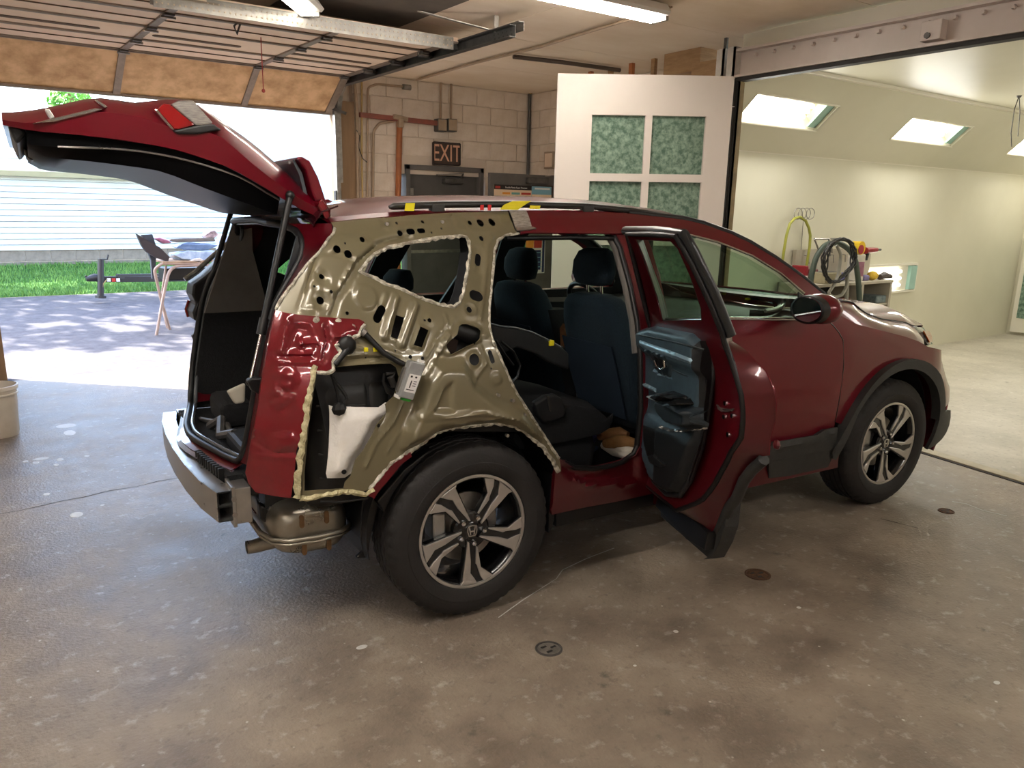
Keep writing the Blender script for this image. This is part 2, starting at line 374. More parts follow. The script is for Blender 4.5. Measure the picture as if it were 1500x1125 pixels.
a,b=[(3.405,4.98,1.974),(3.677,4.98,1.967)]
cl=MB(); cl.box((a[0],WY-.02,a[2]-.035),(b[0],WY+.06,a[2]+.03)); cl.build('door_closer',M_dsteel,ex,bev=.012)
(p0,p1)=[(3.291,4.98,2.032),(3.666,4.98,2.062)]
MB().bar(p0,p1,.03,.012).bar(p1,(b[0]-.02,WY+.03,b[2]+.03),.02,.01).build('closer_arm',M_galv,ex)
# open grey door leaf of the side wall, with posters
lf=empty('door_2',(0,0,0)); struct(lf); LY=4.46
(l0,_,lz0),(l1,_,lz1)=[(3.698,4.46,2.058),(4.657,4.46,2.055)]; lz=(lz0+lz1)/2
MB().box((l0,LY,.02),(CX-.01,LY+.045,lz)).build('door_leaf',M_frame,lf,bev=.003)
q=[(4.215,4.46,2.043),(4.533,4.46,1.951)]; MB().box((q[0][0],LY-.06,q[1][2]),(q[1][0],LY,q[0][2]-.02)).build('door_closer',M_dsteel,lf,bev=.01)
MB().bar((q[1][0]-.05,LY-.04,q[0][2]),(CX,LY-.05,q[0][2]+.02),.02,.012).build('closer_arm',M_galv,lf)
# ---- posters on that leaf
M_paper=mat('poster_cream','#e9cfae',rough=.6); M_pblk=mat('poster_black','#241c1b',rough=.5); M_pred=mat('poster_red','#b5392f',rough=.5)
M_pteal=mat('poster_teal','#6ea6a2',rough=.6); M_porg=mat('poster_orange','#e89a3c',rough=.6); M_pgrn=mat('poster_green','#3fa45c',rough=.6); M_pblu=mat('poster_blue','#7fb0c4',rough=.6); M_pnavy=mat('poster_navy','#26345c',rough=.5); M_pwht=mat('poster_white','#e8e6e2',rough=.5)
def rect_px(name,x0,y0,x1,y1,m,parent,d,P):
    (a,_,b),(c,_,e)=P
    return MB().box((a,LY-.002-d,e),(c,LY-d,b)).build(name,m,parent)
def poster(name,P,label,m):
    (a,_,b),(c,_,e)=P; o=MB().box((a,LY-.004,e),(c,LY-.001,b)).build(name,m); tag(o,label,'poster'); return o,(a,b,c-a,b-e)
def sub(o,R,name,u0,v0,u1,v1,m,d=.002):
    a,b,w,h=R; MB().box((a+u0*w,LY-.004-d,b-v1*h),(a+u1*w,LY-.0035,b-v0*h)).build(name,m,o)
po,R=poster('wall_chart',[(3.753,4.46,1.926),(4.307,4.46,1.438)],'cream wall chart with black heading band taped to open grey door',M_paper)
sub(po,R,'heading_band',0,0,1,.11,M_pblk); sub(po,R,'heading_mark',.03,.03,.16,.09,M_pred,.003)
text_mesh('heading_text','Possible Plastics Repair Processes',.028,.0005,M_pwht,po,Matrix.Translation((R[0]+R[2]*.58,LY-.0075,R[1]-R[3]*.06))@Matrix.Rotation(PI/2,4,'X'),sx=.85)
for k,(u0,u1,m) in enumerate(((.22,.42,M_porg),(.46,.68,M_pteal),(.72,.98,M_pred))): sub(po,R,'column_heading',u0,.17,u1,.22,m)
for k in range(6): sub(po,R,'rule_line',.2,.30+.11*k,.98,.306+.11*k,M_pteal); sub(po,R,'row_mark',.05,.28+.11*k,.12,.33+.11*k,M_porg)
po2,R=poster('wall_map',[(4.306,4.46,1.936),(4.639,4.46,1.439)],'pale blue and tan framed chart beside cream wall chart on grey door',M_pblu)
sub(po2,R,'frame_edge',0,0,1,.03,M_exit); sub(po2,R,'frame_edge',.93,0,1,1,M_exit); sub(po2,R,'lower_field',.02,.22,.93,.97,M_paper); sub(po2,R,'blue_mark',.42,.35,.62,.5,M_pteal,.003); sub(po2,R,'title_band',.15,.06,.85,.1,M_pwht)
# posters lower on the same leaf, seen through the car
po3,R=poster('safety_chart',[(4.101,4.46,1.325),(4.541,4.46,.879)],'coloured safety rating chart with green orange red squares seen through the car',M_pwht)
for k,m in enumerate((M_pgrn,M_porg,M_pred)): sub(po3,R,'rating_square',.02+.29*k,.03,.30+.29*k,.30,m); sub(po3,R,'note_block',.03+.29*k,.36,.27+.29*k,.9,M_pnavy)
sub(po3,R,'side_band',.9,.03,.98,.97,M_pnavy)
for k in range(4): sub(po3,R,'rule_line',.03,.42+.13*k,.88,.44+.13*k,M_pblu,.003)
# ================================================================= exit sign
(e0_,_,ez0),(e1_,_,ez1)=[(3.233,4.98,2.397),(3.598,4.98,2.154)]
sg=MB().box((e0_,4.955,ez1-.01),(e1_,4.995,ez0)).build('exit_sign',M_exit,bev=.006); tag(sg,'dark brown EXIT sign with tan letters above charcoal door','sign')
h=ez0-ez1
text_mesh('exit_lettering','EXIT',h*1.12,.002,M_text,sg,Matrix.Translation(((e0_+e1_)/2,4.953,(ez0+ez1)/2-.005))@Matrix.Rotation(PI/2,4,'X'),sx=.70)
fr=MB()
for a,b in (((e0_,ez0),(e1_,ez0)),((e0_,ez1),(e1_,ez1)),((e0_,ez0),(e0_,ez1)),((e1_,ez0),(e1_,ez1))): fr.bar((a[0],4.953,a[1]),(b[0],4.953,b[1]),.012,.012)
fr.build('sign_border',M_pblk,sg)
# ================================================================= pipes and boxes on the garage wall
def pipe(pts,r,m,name,label,cat='pipe',group=None,clips=True):
    o=MB().tube(pts,r,10).build(name,m,smooth=60); tag(o,label,cat,group); return o
def bend(pts,k=4,rr=.35):
    pts=[Vector(p) for p in pts]; out=[pts[0]]
    for i in range(1,len(pts)-1):
        a,b,c=pts[i-1],pts[i],pts[i+1]; d=min((a-b).length,(c-b).length)*rr; p=b+(a-b).normalized()*d; q=b+(c-b).normalized()*d
        for j in range(k+1):
            t=j/k; out.append(p*(1-t)**2+b*2*t*(1-t)+q*t*t)
    return out+[pts[-1]]
pp=[(2.79,4.955,2.588),(2.752,4.955,1.679),(2.739,4.955,1.448)]
op=pipe(pp+[(pp[-1][0],4.955,.0)],.034,M_orange,'drain_pipe','thick orange brown vertical pipe left of the EXIT door')
rb=MB(); a,b=[(2.287,4.93,2.62),(3.264,4.93,2.602)]; rb.bar(a,b,.045,.05); rb=rb.build('strut_channel',M_redbar); tag(rb,'dull red horizontal strut channel across block wall above brown pipe','channel')
t0=[(2.771,4.91,2.62)][0]; MB().bar((t0[0]-.09,4.9,t0[2]+.012),(t0[0]+.09,4.9,t0[2]-.012),.05,.05).bar((t0[0],4.9,t0[2]),(t0[0],4.9,t0[2]-.1),.06,.06).build('tee_clamp',M_conduit,rb,bev=.01)
for nm,w,c in (('left',[(3.336,4.955,3.111),(3.33,4.955,2.643)],[(3.322,4.95,2.589)]),('right',[(3.475,4.955,3.125),(3.471,4.955,2.638)],[(3.463,4.95,2.599)])):
    pipe(w,.014,M_conduit,'conduit','%s of two thin conduits dropping from ceiling to grey boxes'%nm)
    c=c[0]
    bx=MB().box((c[0]-.065,4.90,c[2]-.075),(c[0]+.065,4.995,c[2]+.065)).build('junction_box',M_dsteel,bev=.01); tag(bx,'%s of two grey junction boxes at end of red strut'%nm,'electrical box')
    MB().box((c[0]-.055,4.895,c[2]-.065),(c[0]+.055,4.901,c[2]+.055)).build('cover_plate',M_conduit,bx,bev=.003)
    for s in (-1,1): MB().cyl((c[0],4.893,c[2]+.045*s),(c[0],4.896,c[2]+.045*s),.006,8).build('screw',M_galv,bx)
w=[(2.356,4.955,1.447),(2.391,4.955,2.545),(2.405,4.955,2.912),(2.514,4.955,2.957),(2.836,4.955,2.96)]; o=pipe(bend(w),.013,M_conduit,'conduit','thin conduit rising on block wall and bending right to small lamp')
w=[(2.828,4.94,2.957),(2.923,4.94,2.956)]; lp=MB().cyl(w[0],w[1],.03,12).build('wall_lamp_socket',M_galv,smooth=40); tag(lp,'small metal lamp socket at end of bent conduit on block wall','socket')
w=[(2.424,4.955,1.447),(2.459,4.955,2.464),(2.537,4.955,2.556),(2.717,4.955,2.59)]; pipe(bend(w),.016,M_conduit,'conduit','conduit bending right into tee under red strut channel')
w=[(2.246,4.955,1.447),(2.268,4.955,2.676),(2.244,4.955,2.951)]; pipe(w,.02,M_conduit,'conduit','grey conduit beside garage opening, leftmost on block wall')
w=[(2.305,4.955,1.447),(2.308,4.955,2.11),(2.334,4.955,2.995)]; pipe(w,.011,mat('yellow_conduit','#b79a63',rough=.5),'conduit','thin yellowish conduit second from left on block wall')
w=[(2.246,4.94,2.463),(2.285,4.94,2.395),(2.265,4.94,2.287),(2.311,4.94,2.167),(2.368,4.94,2.127)]; pipe(w,.005,M_blk,'loose_cable','thin dark cable looping off conduits beside garage opening','cable')
c=[(4.646,4.955,3.109),(4.645,4.955,2.107)]; pipe([(CX-.035,4.965,c[0][2]),(CX-.035,4.965,1.9)],.02,M_dsteel,'conduit','dark vertical conduit in corner of block walls')
cl_=MB()
for cc,r in zip([(4.578,4.95,3.11),(4.663,4.95,3.126),(4.622,4.95,3.091)],(.05,.06,.05)): cl_.ball((cc[0],4.93,cc[2]),r,8)
o=cl_.build('foam_sealant',mat('yellow_foam','#c9a560','#b08a48',rough=.9,scale=30,bump=.6),smooth=80); tag(o,'yellow foam sealant lump at top corner of block walls','sealant')
c=[(2.006,4.93,1.738)][0]; o=MB().box((c[0]-.035,4.92,c[2]-.08),(c[0]+.035,4.985,c[2]+.08)).build('door_control',M_blk,bev=.008); tag(o,'small black control box beside garage opening above car roof','control'); MB().box((c[0]-.02,4.917,c[2]-.01),(c[0]+.02,4.921,c[2]+.05)).build('screen',M_pnavy,o); MB().cyl((c[0],4.915,c[2]-.04),(c[0],4.921,c[2]-.04),.012,12).build('button',M_pred,o)
c=[(4.67,4.538,2.24)][0]; o=MB().box((CX-.05,c[1]-.09,c[2]-.1),(CX,c[1]+.09,c[2]+.1)).build('electrical_panel',M_conduit,bev=.006); tag(o,'beige electrical box on side wall beside white booth door','electrical box'); MB().box((CX-.055,c[1]-.07,c[2]-.08),(CX-.05,c[1]+.07,c[2]+.08)).build('cover',M_rib,o)
# block wall by the jamb: bracket and small camera
o=MB(); c=[(2.009,4.9,2.609)][0]; o.bar((c[0]-.05,4.96,c[2]+.06),(c[0]+.07,4.84,c[2]),.05,.03).bar((c[0],4.97,c[2]-.1),(c[0],4.9,c[2]+.1),.03,.02); o=o.build('roller_bracket',M_dsteel); tag(o,'dark steel bracket at head of garage opening right jamb','bracket')
# ================================================================= overhead garage door
gd=empty('overhead_door',(0,0,0)); tag(gd,'open overhead garage door with brown hardboard panels under plywood ceiling','garage door')
Z0=2.93; B0=Vector((0,5.0,2.62)); B1=Vector((0,4.52,2.93)); X0,X1=-1.36,1.98
n=(B1-B0).cross(Vector((1,0,0))).normalized()
if n.z>0: n=-n   # towards the room below
MB().loft([[Vector((x,0,0))+p for p in (B0,B1,B1-n*.03,B0-n*.03)] for x in (X0,X1)]).build('bottom_section',M_hard,gd)
def stile(p,q,x,w,m,nm='stile',nn=None):
    nn=nn or n; r=Vector((x,0,0)); MB().loft([[r+p+Vector((a,0,0))+nn*b for a,b in ((-w/2,0),(w/2,0),(w/2,.02),(-w/2,.02))] for p in (Vector((0,0,0)),q-p)] if False else [[r+e+Vector((a,0,0))+nn*b for a,b in ((-w/2,0),(w/2,0),(w/2,.02),(-w/2,.02))] for e in (p,q)]).build(nm,m,gd)
M_stile=mat('grey_brown_steel','#8d7f72','#7b6e62',rough=.5,metal=.3,scale=15)
SX=(-.14,1.04)
for x in SX: stile(B0,B1,x,.06,M_stile)
stile(B0,B1,X1-.04,.07,M_stile); stile(B0,B1,X0+.04,.07,M_stile)
for e in (B0,B1):
    MB().bar(e+Vector((X0,0,0))+n*.01,e+Vector((X1,0,0))+n*.01,.03,.022).build('rail',M_stile,gd)
ys=[4.50,3.97,3.44,2.91,2.45]; dn=Vector((0,0,-1))
for k,(ya,yb) in enumerate(zip(ys,ys[1:])):
    MB().box((X0,yb+.006,Z0),(X1,ya-.006,Z0+.03)).build('horizontal_section',M_rib,gd)
    for yy in (ya-.012,yb+.012): MB().box((X0,yy-.008,Z0-.012),(X1,yy+.008,Z0)).build('rail',M_stile,gd)
    for x in SX+(X1-.04,X0+.04):
        MB().box((x-.028,yb+.01,Z0-.014),(x+.028,ya-.01,Z0)).build('stile',M_stile,gd)
    for x in SX+(X1-.06,):
        h_=MB().box((x-.035,ya-.05,Z0-.03),(x+.035,ya+.05,Z0-.014)).build('hinge',M_dsteel,gd,bev=.004)
        MB().cyl((x-.05,ya,Z0-.035),(x+.05,ya,Z0-.035),.009,8).build('hinge_pin',M_galv,h_)
    MB().bar((X0,(ya+yb)/2-.0,Z0-.004),(X1,(ya+yb)/2,Z0-.004),.006,.008).build('groove',M_slot,gd) if k!=1 else None
for xa,xb in ((-1.30,-.44),(-.06,.64),(1.03,1.85)):
    s_=MB().prism(capsule2((xa+.03,3.76),(xb-.03,3.76),.032),lambda u,v,h:(u,v,h),Z0-.006,Z0-.001).build('slot_recess',M_slot,gd)
# perforated top strut of the door
a,b=[(-.335,2.685,2.91),(1.902,2.408,2.91)]
st=MB(); st.bar((a[0],b[1]+.06,2.90),(b[0],b[1]+.0,2.90),.006,.09).bar((a[0],b[1]+.10,2.945),(b[0],b[1]+.05,2.945),.10,.006).bar((a[0],b[1]+.15,2.915),(b[0],b[1]+.1,2.915),.006,.06); st=st.build('top_strut',M_galv,gd)
hl=MB()
for k in range(62):
    t=(k+.5)/62; x=a[0]+(b[0]-a[0])*t; y=b[1]+.056-.06*t; hl.cyl((x,y-.001,2.882),(x,y+.003,2.882),.0065,6).cyl((x,y-.001,2.922),(x,y+.003,2.922),.005,6)
o=hl.build('strut_holes',mat('hole_light','#b9a58e',rough=.8),gd); o['kind']='stuff'
# track
tr=empty('door_track',(0,0,0)); tag(tr,'grey steel garage door track hanging below plywood ceiling','track')
TX=2.03
t=MB(); t.bar((TX,4.75,2.90),(TX,1.75,2.90),.006,.085).bar((TX-.03,4.75,2.86),(TX-.03,1.75,2.86),.055,.006).bar((TX-.03,4.75,2.94),(TX-.03,1.75,2.94),.055,.006); t.build('horizontal_track',M_dsteel,tr)
t=MB(); t.bar((TX+.03,4.0,2.965),(TX+.03,1.72,2.965),.05,.006).bar((TX+.055,4.0,2.935),(TX+.055,1.72,2.935),.005,.06); t.build('track_angle',M_galv,tr)
hl=MB()
for k in range(5): hl.cyl((TX-.004,1.79+.055*k,2.885),(TX+.004,1.79+.055*k,2.885),.009,6).cyl((TX-.004,1.80+.055*k,2.915),(TX+.004,1.80+.055*k,2.915),.007,6)
o=hl.build('end_holes',M_gasket,tr); o['kind']='stuff'
pts=[(TX,5.0-.07,1.9),(TX,4.93,2.62),(TX,4.86,2.8),(TX,4.75,2.90)]
t=MB()
for p_,q_ in zip(pts,pts[1:]): t.bar(p_,q_,.05,.05,up=(1,0,0))
t.build('curved_track',M_galv,tr)
a=[(2.03,1.998,2.987)][0]
t=MB(); t.bar((TX,a[1],2.93),(TX,a[1],CZ),.04,.006,up=(0,1,0)).bar((TX,a[1]+.01,2.94),(TX-.55,a[1]+.25,CZ),.04,.006); t.build('hanger_strap',M_galv,tr)
t=MB()
for (y,z) in ((4.0,2.9),(3.44,2.9),(2.95,2.9),(2.55,2.9)):
    t=MB().box((TX-.13,y-.035,2.885),(TX-.02,y+.035,2.925)).cyl((TX-.03,y,2.9),(TX-.005,y,2.9),.022,12).build('roller',M_dsteel,tr,bev=.003)
# pull cord with hook
c0=[(.655,3.3,3.23),(.652,3.3,2.531)]; o=MB().tube([c0[0],((c0[0][0]+c0[1][0])/2,3.3,(c0[0][2]+c0[1][2])/2),c0[1]],.004,6); o.ball(c0[1],.016,8); o=o.build('pull_cord',mat('red_cord','#a2453f',rough=.7),smooth=60); tag(o,'thin red pull cord with knot hanging from overhead door','cord')
hk=[(.429,2.9,3.081),(.369,2.9,2.935),(.334,2.9,2.847),(.317,2.9,2.9),(.36,2.9,2.943)]; o=MB().tube(hk,.008,6).build('cord_hook',M_dsteel,smooth=60); tag(o,'dark wire hook hanging beside red pull cord','hook')
# ================================================================= ceiling conduit and lamps
c=[(2.942,4.832,3.02),(2.888,3.526,3.02),(2.917,2.596,3.02),(2.844,1.721,3.02),(2.794,.959,3.02)]; o=MB().tube([(x,y,3.025) for x,y,z in c],.012,8); o.tube([(x+.03,y,3.032) for x,y,z in c],.007,6); o=o.build('ceiling_cable',M_conduit,smooth=60); tag(o,'bundled cable run stapled along plywood ceiling','cable')
c=[(2.976,3.062,3.02),(3.557,2.98,3.02),(4.113,2.949,3.02),(4.234,2.948,3.02)]; o=MB().tube([(x,y,3.02) for x,y,z in c],.02,8).build('ceiling_conduit',mat('dark_brown_pipe','#4d4038',rough=.5),smooth=60); tag(o,'dark brown conduit crossing plywood ceiling toward booth','pipe')
def strip_light(loc,L,rz,label,tubes=2,mt=None):
    r=empty('strip_light',loc,rz); tag(r,label,'ceiling light','fluorescent strip lights')
    MB().loft([[(x,-.07,.075),(x,.07,.075),(x,.11,.02),(x,.09,0.0),(x,-.09,0.0),(x,-.11,.02)] for x in (-L/2,L/2)]).build('lamp_housing',mat('lamp_white','#d9d4cc',rough=.4),r)
    for k in range(tubes): MB().cyl((-L/2+.04,-.04+.08*k,-.018),(L/2-.04,-.04+.08*k,-.018),.017,12).build('lamp_tube',mt or M_tube,r,smooth=50)
    for s in (-1,1): MB().box((s*L/2-.015,-.075,-.03),(s*L/2+.015,.075,.01)).build('end_cap',M_galv,r)
    return r
c=[(2.766,1.018,2.96),(1.905,1.023,2.96)]; d=Vector(c[0])-Vector(c[1]); rz=math.atan2(d.y,d.x); L=2.4
ctr=Vector(c[0])-d.normalized()*(L/2)
strip_light((ctr.x,ctr.y,2.965),L,rz,'long fluorescent strip light on plywood ceiling near white beam')
c=[(.571,2.249,2.97)][0]; strip_light((c[0]-.25,c[1]-.32,2.955),1.2,.9,'short fluorescent strip light at top edge above overhead door',mt=M_tubeb)
for x,y,lb in ((-1.6,-1.6,'added unseen strip light behind the viewer, nearest'),(1.6,-4.2,'added unseen strip light behind the viewer, right'),(-3.8,-4.8,'added unseen strip light behind the viewer, far left'),(-3.6,.8,'added unseen strip light left of the viewer beside overhead door')):  # lamps added out of view, hung low to brighten floor and ceiling
    strip_light((x,y,2.62),2.4,0,lb,mt=M_tube2)
    for s in (-1,1): MB().cyl((x+s*.9,y,2.69),(x+s*.9,y,CZ),.004,6).build('lamp_chain',M_galv,bpy.data.objects[[o.name for o in COL.objects if o.name.startswith('strip_light')][-1]]).matrix_parent_inverse=Matrix.Translation((-x,-y,-2.62))
# ================================================================= paint booth
BX=3.9
bw=struct(MB().box((BX+.02,1.65,0),(10.9,1.75,2.2)).build('wall_booth_back',M_booth))
SN=(0,.6,.64)
slope_holes=[]
Llist=[[(4.077,1.2187,2.6043),(5.3118,1.2067,2.6156),(5.4779,1.4206,2.4151),(4.2708,1.4445,2.3926)],[(6.7035,1.2143,2.6085),(7.9746,1.2115,2.6111),(8.0847,1.4239,2.4119),(6.7085,1.4263,2.4097)],[(9.4423,1.1722,2.648),(11.0184,1.1535,2.6655),(11.3641,1.428,2.4082),(9.4252,1.4376,2.3991)]]
# sloped wall with three lamp openings: parameters (x, s) with s up the slope
SL=math.hypot(.64,.6)
def slp(x,s,h=0): return Vector((x,1.65-.64*s/SL,2.2+.6*s/SL))+Vector((0,-.684,-.729)).normalized()*h
def inv(p): return (p[0],math.hypot(p[1]-1.65,p[2]-2.2))
rects=[]
for L in Llist:
    ps=[inv(p) for p in L]; xs=sorted(p[0] for p in ps); ss=sorted(p[1] for p in ps)
    rects.append((xs[1]-.0 if False else (xs[0]+xs[1])/2,(xs[2]+xs[3])/2,(ss[0]+ss[1])/2,(ss[2]+ss[3])/2))
rects=[(a,b,c_,d_) for a,b,c_,d_ in rects]
step=rects[1][0]-rects[0][0]
x1=rects[2][0]+step
holes=[[(a,c_),(b,c_),(b,d_),(a,d_)] for a,b,c_,d_ in rects]
panel('wall_booth_slope',[(BX+.02,0),(10.9,0),(10.9,SL),(BX+.02,SL)],lambda x,s:slp(x,s),M_booth,holes=holes,step=.6,thick=.02,smooth=None)['kind']='structure'
for k,(a,b,c_,d_) in enumerate(rects):
    nm=('first booth lamp box nearest white folding door in sloped wall','middle booth lamp box in sloped booth wall','third booth lamp box at right edge of sloped wall')[k]
    r=empty('booth_lamp',slp((a+b)/2,(c_+d_)/2)); tag(r,nm,'lamp')
    def P_(x,s,h): return slp(x,s,h)-r.location
    dp=-.16
    bx=MB(); bx.loft([[P_(a,c_,0),P_(b,c_,0),P_(b,d_,0),P_(a,d_,0)],[P_(a+.03,c_+.03,dp),P_(b-.03,c_+.03,dp),P_(b-.03,d_-.03,dp),P_(a+.03,d_-.03,dp)]],caps=False); bx.f.append([4,5,6,7]); bx.build('lamp_box',M_white,r)
    for j in range(4):
        s_=c_+(d_-c_)*(.2+.2*j); MB().cyl(P_(a+.08,s_,dp+.05),P_(b-.16,s_,dp+.05),.02,10).build('lamp_tube',M_tubeb,r,smooth=50)
    fr=MB()
    for p_,q_ in (((a,c_),(b,c_)),((b,c_),(b,d_)),((b,d_),(a,d_)),((a,d_),(a,c_))): fr.bar(P_(p_[0],p_[1],.004),P_(q_[0],q_[1],.004),.03,.012)
    fr.build('lamp_frame',M_white,r)
    MB().loft([[P_(b-.13,c_+.02,-.02),P_(b-.01,c_+.02,-.02),P_(b-.01,d_-.02,-.02),P_(b-.13,d_-.02,-.02)],[P_(b-.13,c_+.02,-.04),P_(b-.01,c_+.02,-.04),P_(b-.01,d_-.02,-.04),P_(b-.13,d_-.02,-.04)]]).build('side_reflector',M_teal,r)
    l=lamp('lamp_booth',slp((a+b)/2,(c_+d_)/2,.03),b-a,.3,24,(1,.98,.93)); l.rotation_euler=Vector((0,.684,.729)).to_track_quat('Z','Y').to_euler()
struct(MB().box((BX+.02,-2.6,2.8),(10.9,1.012,2.88)).build('ceiling_booth',M_booth))
struct(MB().box((BX+.02,-2.7,0),(10.9,-2.6,2.88)).build('wall_booth_front',M_booth))
struct(MB().box((10.9,-2.7,0),(11.0,1.75,2.88)).build('wall_booth_end',M_booth))
l=lamp('lamp_booth',(7,-2.2,2.4),4,.4,42,(1,.98,.93)); l.rotation_euler=Vector((0,-.684,.729)).to_track_quat('Z','Y').to_euler()
cv=MB(); cv.bar((BX+.02,1.0,2.79),(10.9,1.0,2.79),.09,.03); struct(cv.build('trim_6',M_white))
cv=MB(); cv.bar((BX+.02,1.645,2.195),(10.9,1.645,2.195),.012,.012); struct(cv.build('trim_7',M_white))
# floor-level lamp window in booth back wall
P=[(6.88,1.65,1.071),(8.044,1.65,1.074),(8.021,1.65,.754),(6.946,1.65,.784)]; a,b=P[0][0]-.5,P[1][0]; c_,d_=P[2][2],(P[0][2]+P[1][2])/2
r=empty('booth_side_lamp',((a+b)/2,1.645,(c_+d_)/2)); tag(r,'low horizontal lamp window in booth wall behind the bench','lamp')
o0=Vector(r.location)
def Q(x,y,z): return Vector((x,y,z))-o0
MB().box(Q(a,1.640,c_),Q(b,1.644,d_)).build('lamp_backing',M_white,r)
for j in range(3): MB().cyl(Q(a+.05,1.618,c_+(d_-c_)*(.25+.25*j)),Q(b-.36,1.618,c_+(d_-c_)*(.25+.25*j)),.018,10).build('lamp_tube',M_tubeb,r,smooth=50)
MB().box(Q(b-.16,1.60,c_+.02),Q(b-.02,1.64,d_-.02)).build('side_reflector',M_teal,r)
fr=MB()
for p_,q_ in (((a,c_),(b,c_)),((b,c_),(b,d_)),((b,d_),(a,d_)),((a,d_),(a,c_))): fr.bar(Q(p_[0],1.625,p_[1]),Q(q_[0],1.625,q_[1]),.04,.025)
fr.build('lamp_frame',M_white,r)
# end wall filter door
P=[(1.9,1.682,1.138),(1.9,1.499,-.01)]; r=MB().box((10.83,P[0][1]-1.2,.05),(10.89,P[0][1]-.1,1.35)).build('booth_end_door',M_white); tag(r,'white booth end door with green filter panel at right edge','door')
MB().box((10.82,P[0][1]-1.15,.25),(10.83,P[0][1]-.16,1.30)).build('filter_pad',M_filter,r)
# beam, post, folding door
bm_=empty('booth_beam',(BX,1.19,2.70)); tag(bm_,'white painted steel header beam with bolts across booth opening','beam')
bb=MB(); bb.box((0,-4.1,0),(.02,0,.2)).box((-.07,-4.1,.19),(.09,0,.21)).box((-.07,-4.1,-.005),(.09,0,.012)); bb.build('web',M_beam,bm_)
MB().box((.02,-4.1,.2),(.06,0,.33)).build('upper_fascia',M_white,bm_)
MB().box((-.05,-4.1,-.035),(.03,0,-.006)).build('door_track',M_gasket,bm_)
bt=None
for k in range(15):
    y=-.16-.17*k
    if bt is None: bt=MB().cyl((0,0,0),(-.03,0,0),.016,6,.013).build('bolt',M_beam,bm_); o=bt
    else: o=copy(bt,parent=bm_)
    o.location=(0,y,.155)
for dy in (0.0,.11): MB().box((-.075,dy-.01,-.01),(-.0,dy+.012,.23)).box((-.075,dy-.01,-.01),(-.068,dy+.07,.23)).build('end_bracket',M_galvw,bm_)
p=[(3.84,-.319,2.812),(3.84,-.453,2.704)]; y0,y1=p[0][1],p[1][1]
bx_=MB().box((-.08,y1-1.19,.03),(-.0,y0-1.19,.15)).build('trolley_box',M_beam,bm_,bev=.004); MB().cyl((-.09,y0-1.19-.05,.06),(-.08,y0-1.19-.05,.06),.02,8).build('trolley_pin',M_dsteel,bx_)
ps=MB(); ps.box((-.03,-.03,0),(.03,-.0,2.69)).box((-.03,-.03,0),(-.022,.045,2.69)); ps=ps.build('booth_post',M_brass); ps.location=(BX,1.175,0); tag(ps,'worn brown steel angle post at left side of booth opening','post')
MB().box((-.045,-.012,.0),(-.03,.03,2.69)).build('post_gasket',M_gasket,ps)
# folding booth door
D0=Vector((3.86,1.15,0)); D1=Vector((2.635,1.983,0)); dd=(D1-D0); DW=dd.length; dd.normalize(); dnn=Vector((-dd.y,dd.x,0))
if dnn.y>0: dnn=-dnn     # towards the viewer
fd=empty('booth_door',D0); tag(fd,'white folding booth door panel with green filter pads, standing open','door')
def FD(u,z,h): return dd*u+Vector((0,0,z))+dnn*h
pads=[[(2.8759,1.8192,2.3913),(3.2343,1.5755,2.3896),(3.2432,1.5694,1.9295),(2.8763,1.8189,1.9289)],[(3.2855,1.5406,2.3905),(3.6496,1.2931,2.3869),(3.6535,1.2904,1.9309),(3.2882,1.5388,1.9303)],[(2.8762,1.819,1.8659),(3.2393,1.5721,1.8636),(3.2343,1.5754,1.6248),(2.8791,1.817,1.382)],[(3.2868,1.5398,1.8644),(3.6485,1.2938,1.8621),(3.6457,1.2957,1.5695),(3.2822,1.5429,1.6255)]]
U=[];
for L in pads[:2]:
    us=[(Vector(p)-D0).dot(dd) for p in L]; zs=[p[2] for p in L]; U.append((min(us),max(us),min(zs),max(zs)))
ph=U[0][3]-U[0][2]; gap=U[0][2]-max(p[2] for p in pads[2])
# straight columns
cols=[(sum(sorted((Vector(p)-D0).dot(dd) for p in L)[:2])/2,sum(sorted((Vector(p)-D0).dot(dd) for p in L)[2:])/2) for L in pads[:2]]
ztop=(pads[0][0][2]+pads[1][1][2])/2; ph=ztop-(pads[0][2][2]+pads[1][2][2])/2
rows=[(ztop-(ph+gap)*k-ph,ztop-(ph+gap)*k) for k in range(4)]
hl=[[(c0_+0,r0),(c1_,r0),(c1_,r1),(c0_,r1)] for c0_,c1_ in cols for r0,r1 in rows if r0>.1]
panel('door_sheet',[(0.045,.02),(DW,.02),(DW,2.7),(0.045,2.7)],lambda u,z:FD(u,z,0),M_bdoor,fd,holes=hl,step=.6,thick=.045,smooth=None)
for c0_,c1_ in cols:
    for r0,r1 in rows:
        if r0>.1: MB().loft([[FD(c0_-.005,r0,-.03),FD(c1_+.005,r0,-.03),FD(c1_+.005,r1,-.03),FD(c0_-.005,r1,-.03)],[FD(c0_-.005,r0,-.012),FD(c1_+.005,r0,-.012),FD(c1_+.005,r1,-.012),FD(c0_-.005,r1,-.012)]]).build('filter_pad',M_filter,fd)
MB().bar(FD(.02,2.47,.003),FD(DW,2.47,.003),.006,.006).build('seam',M_beam,fd); MB().bar(FD(DW-.05,0.05,.004),FD(DW-.05,2.7,.004),.006,.008,up=(1,0,0)).build('edge_seam',M_beam,fd)
MB().bar(FD(.0,.02,-.02),FD(.0,2.7,-.02),.012,.05,up=tuple(dd)).build('edge_gasket',M_gasket,fd)
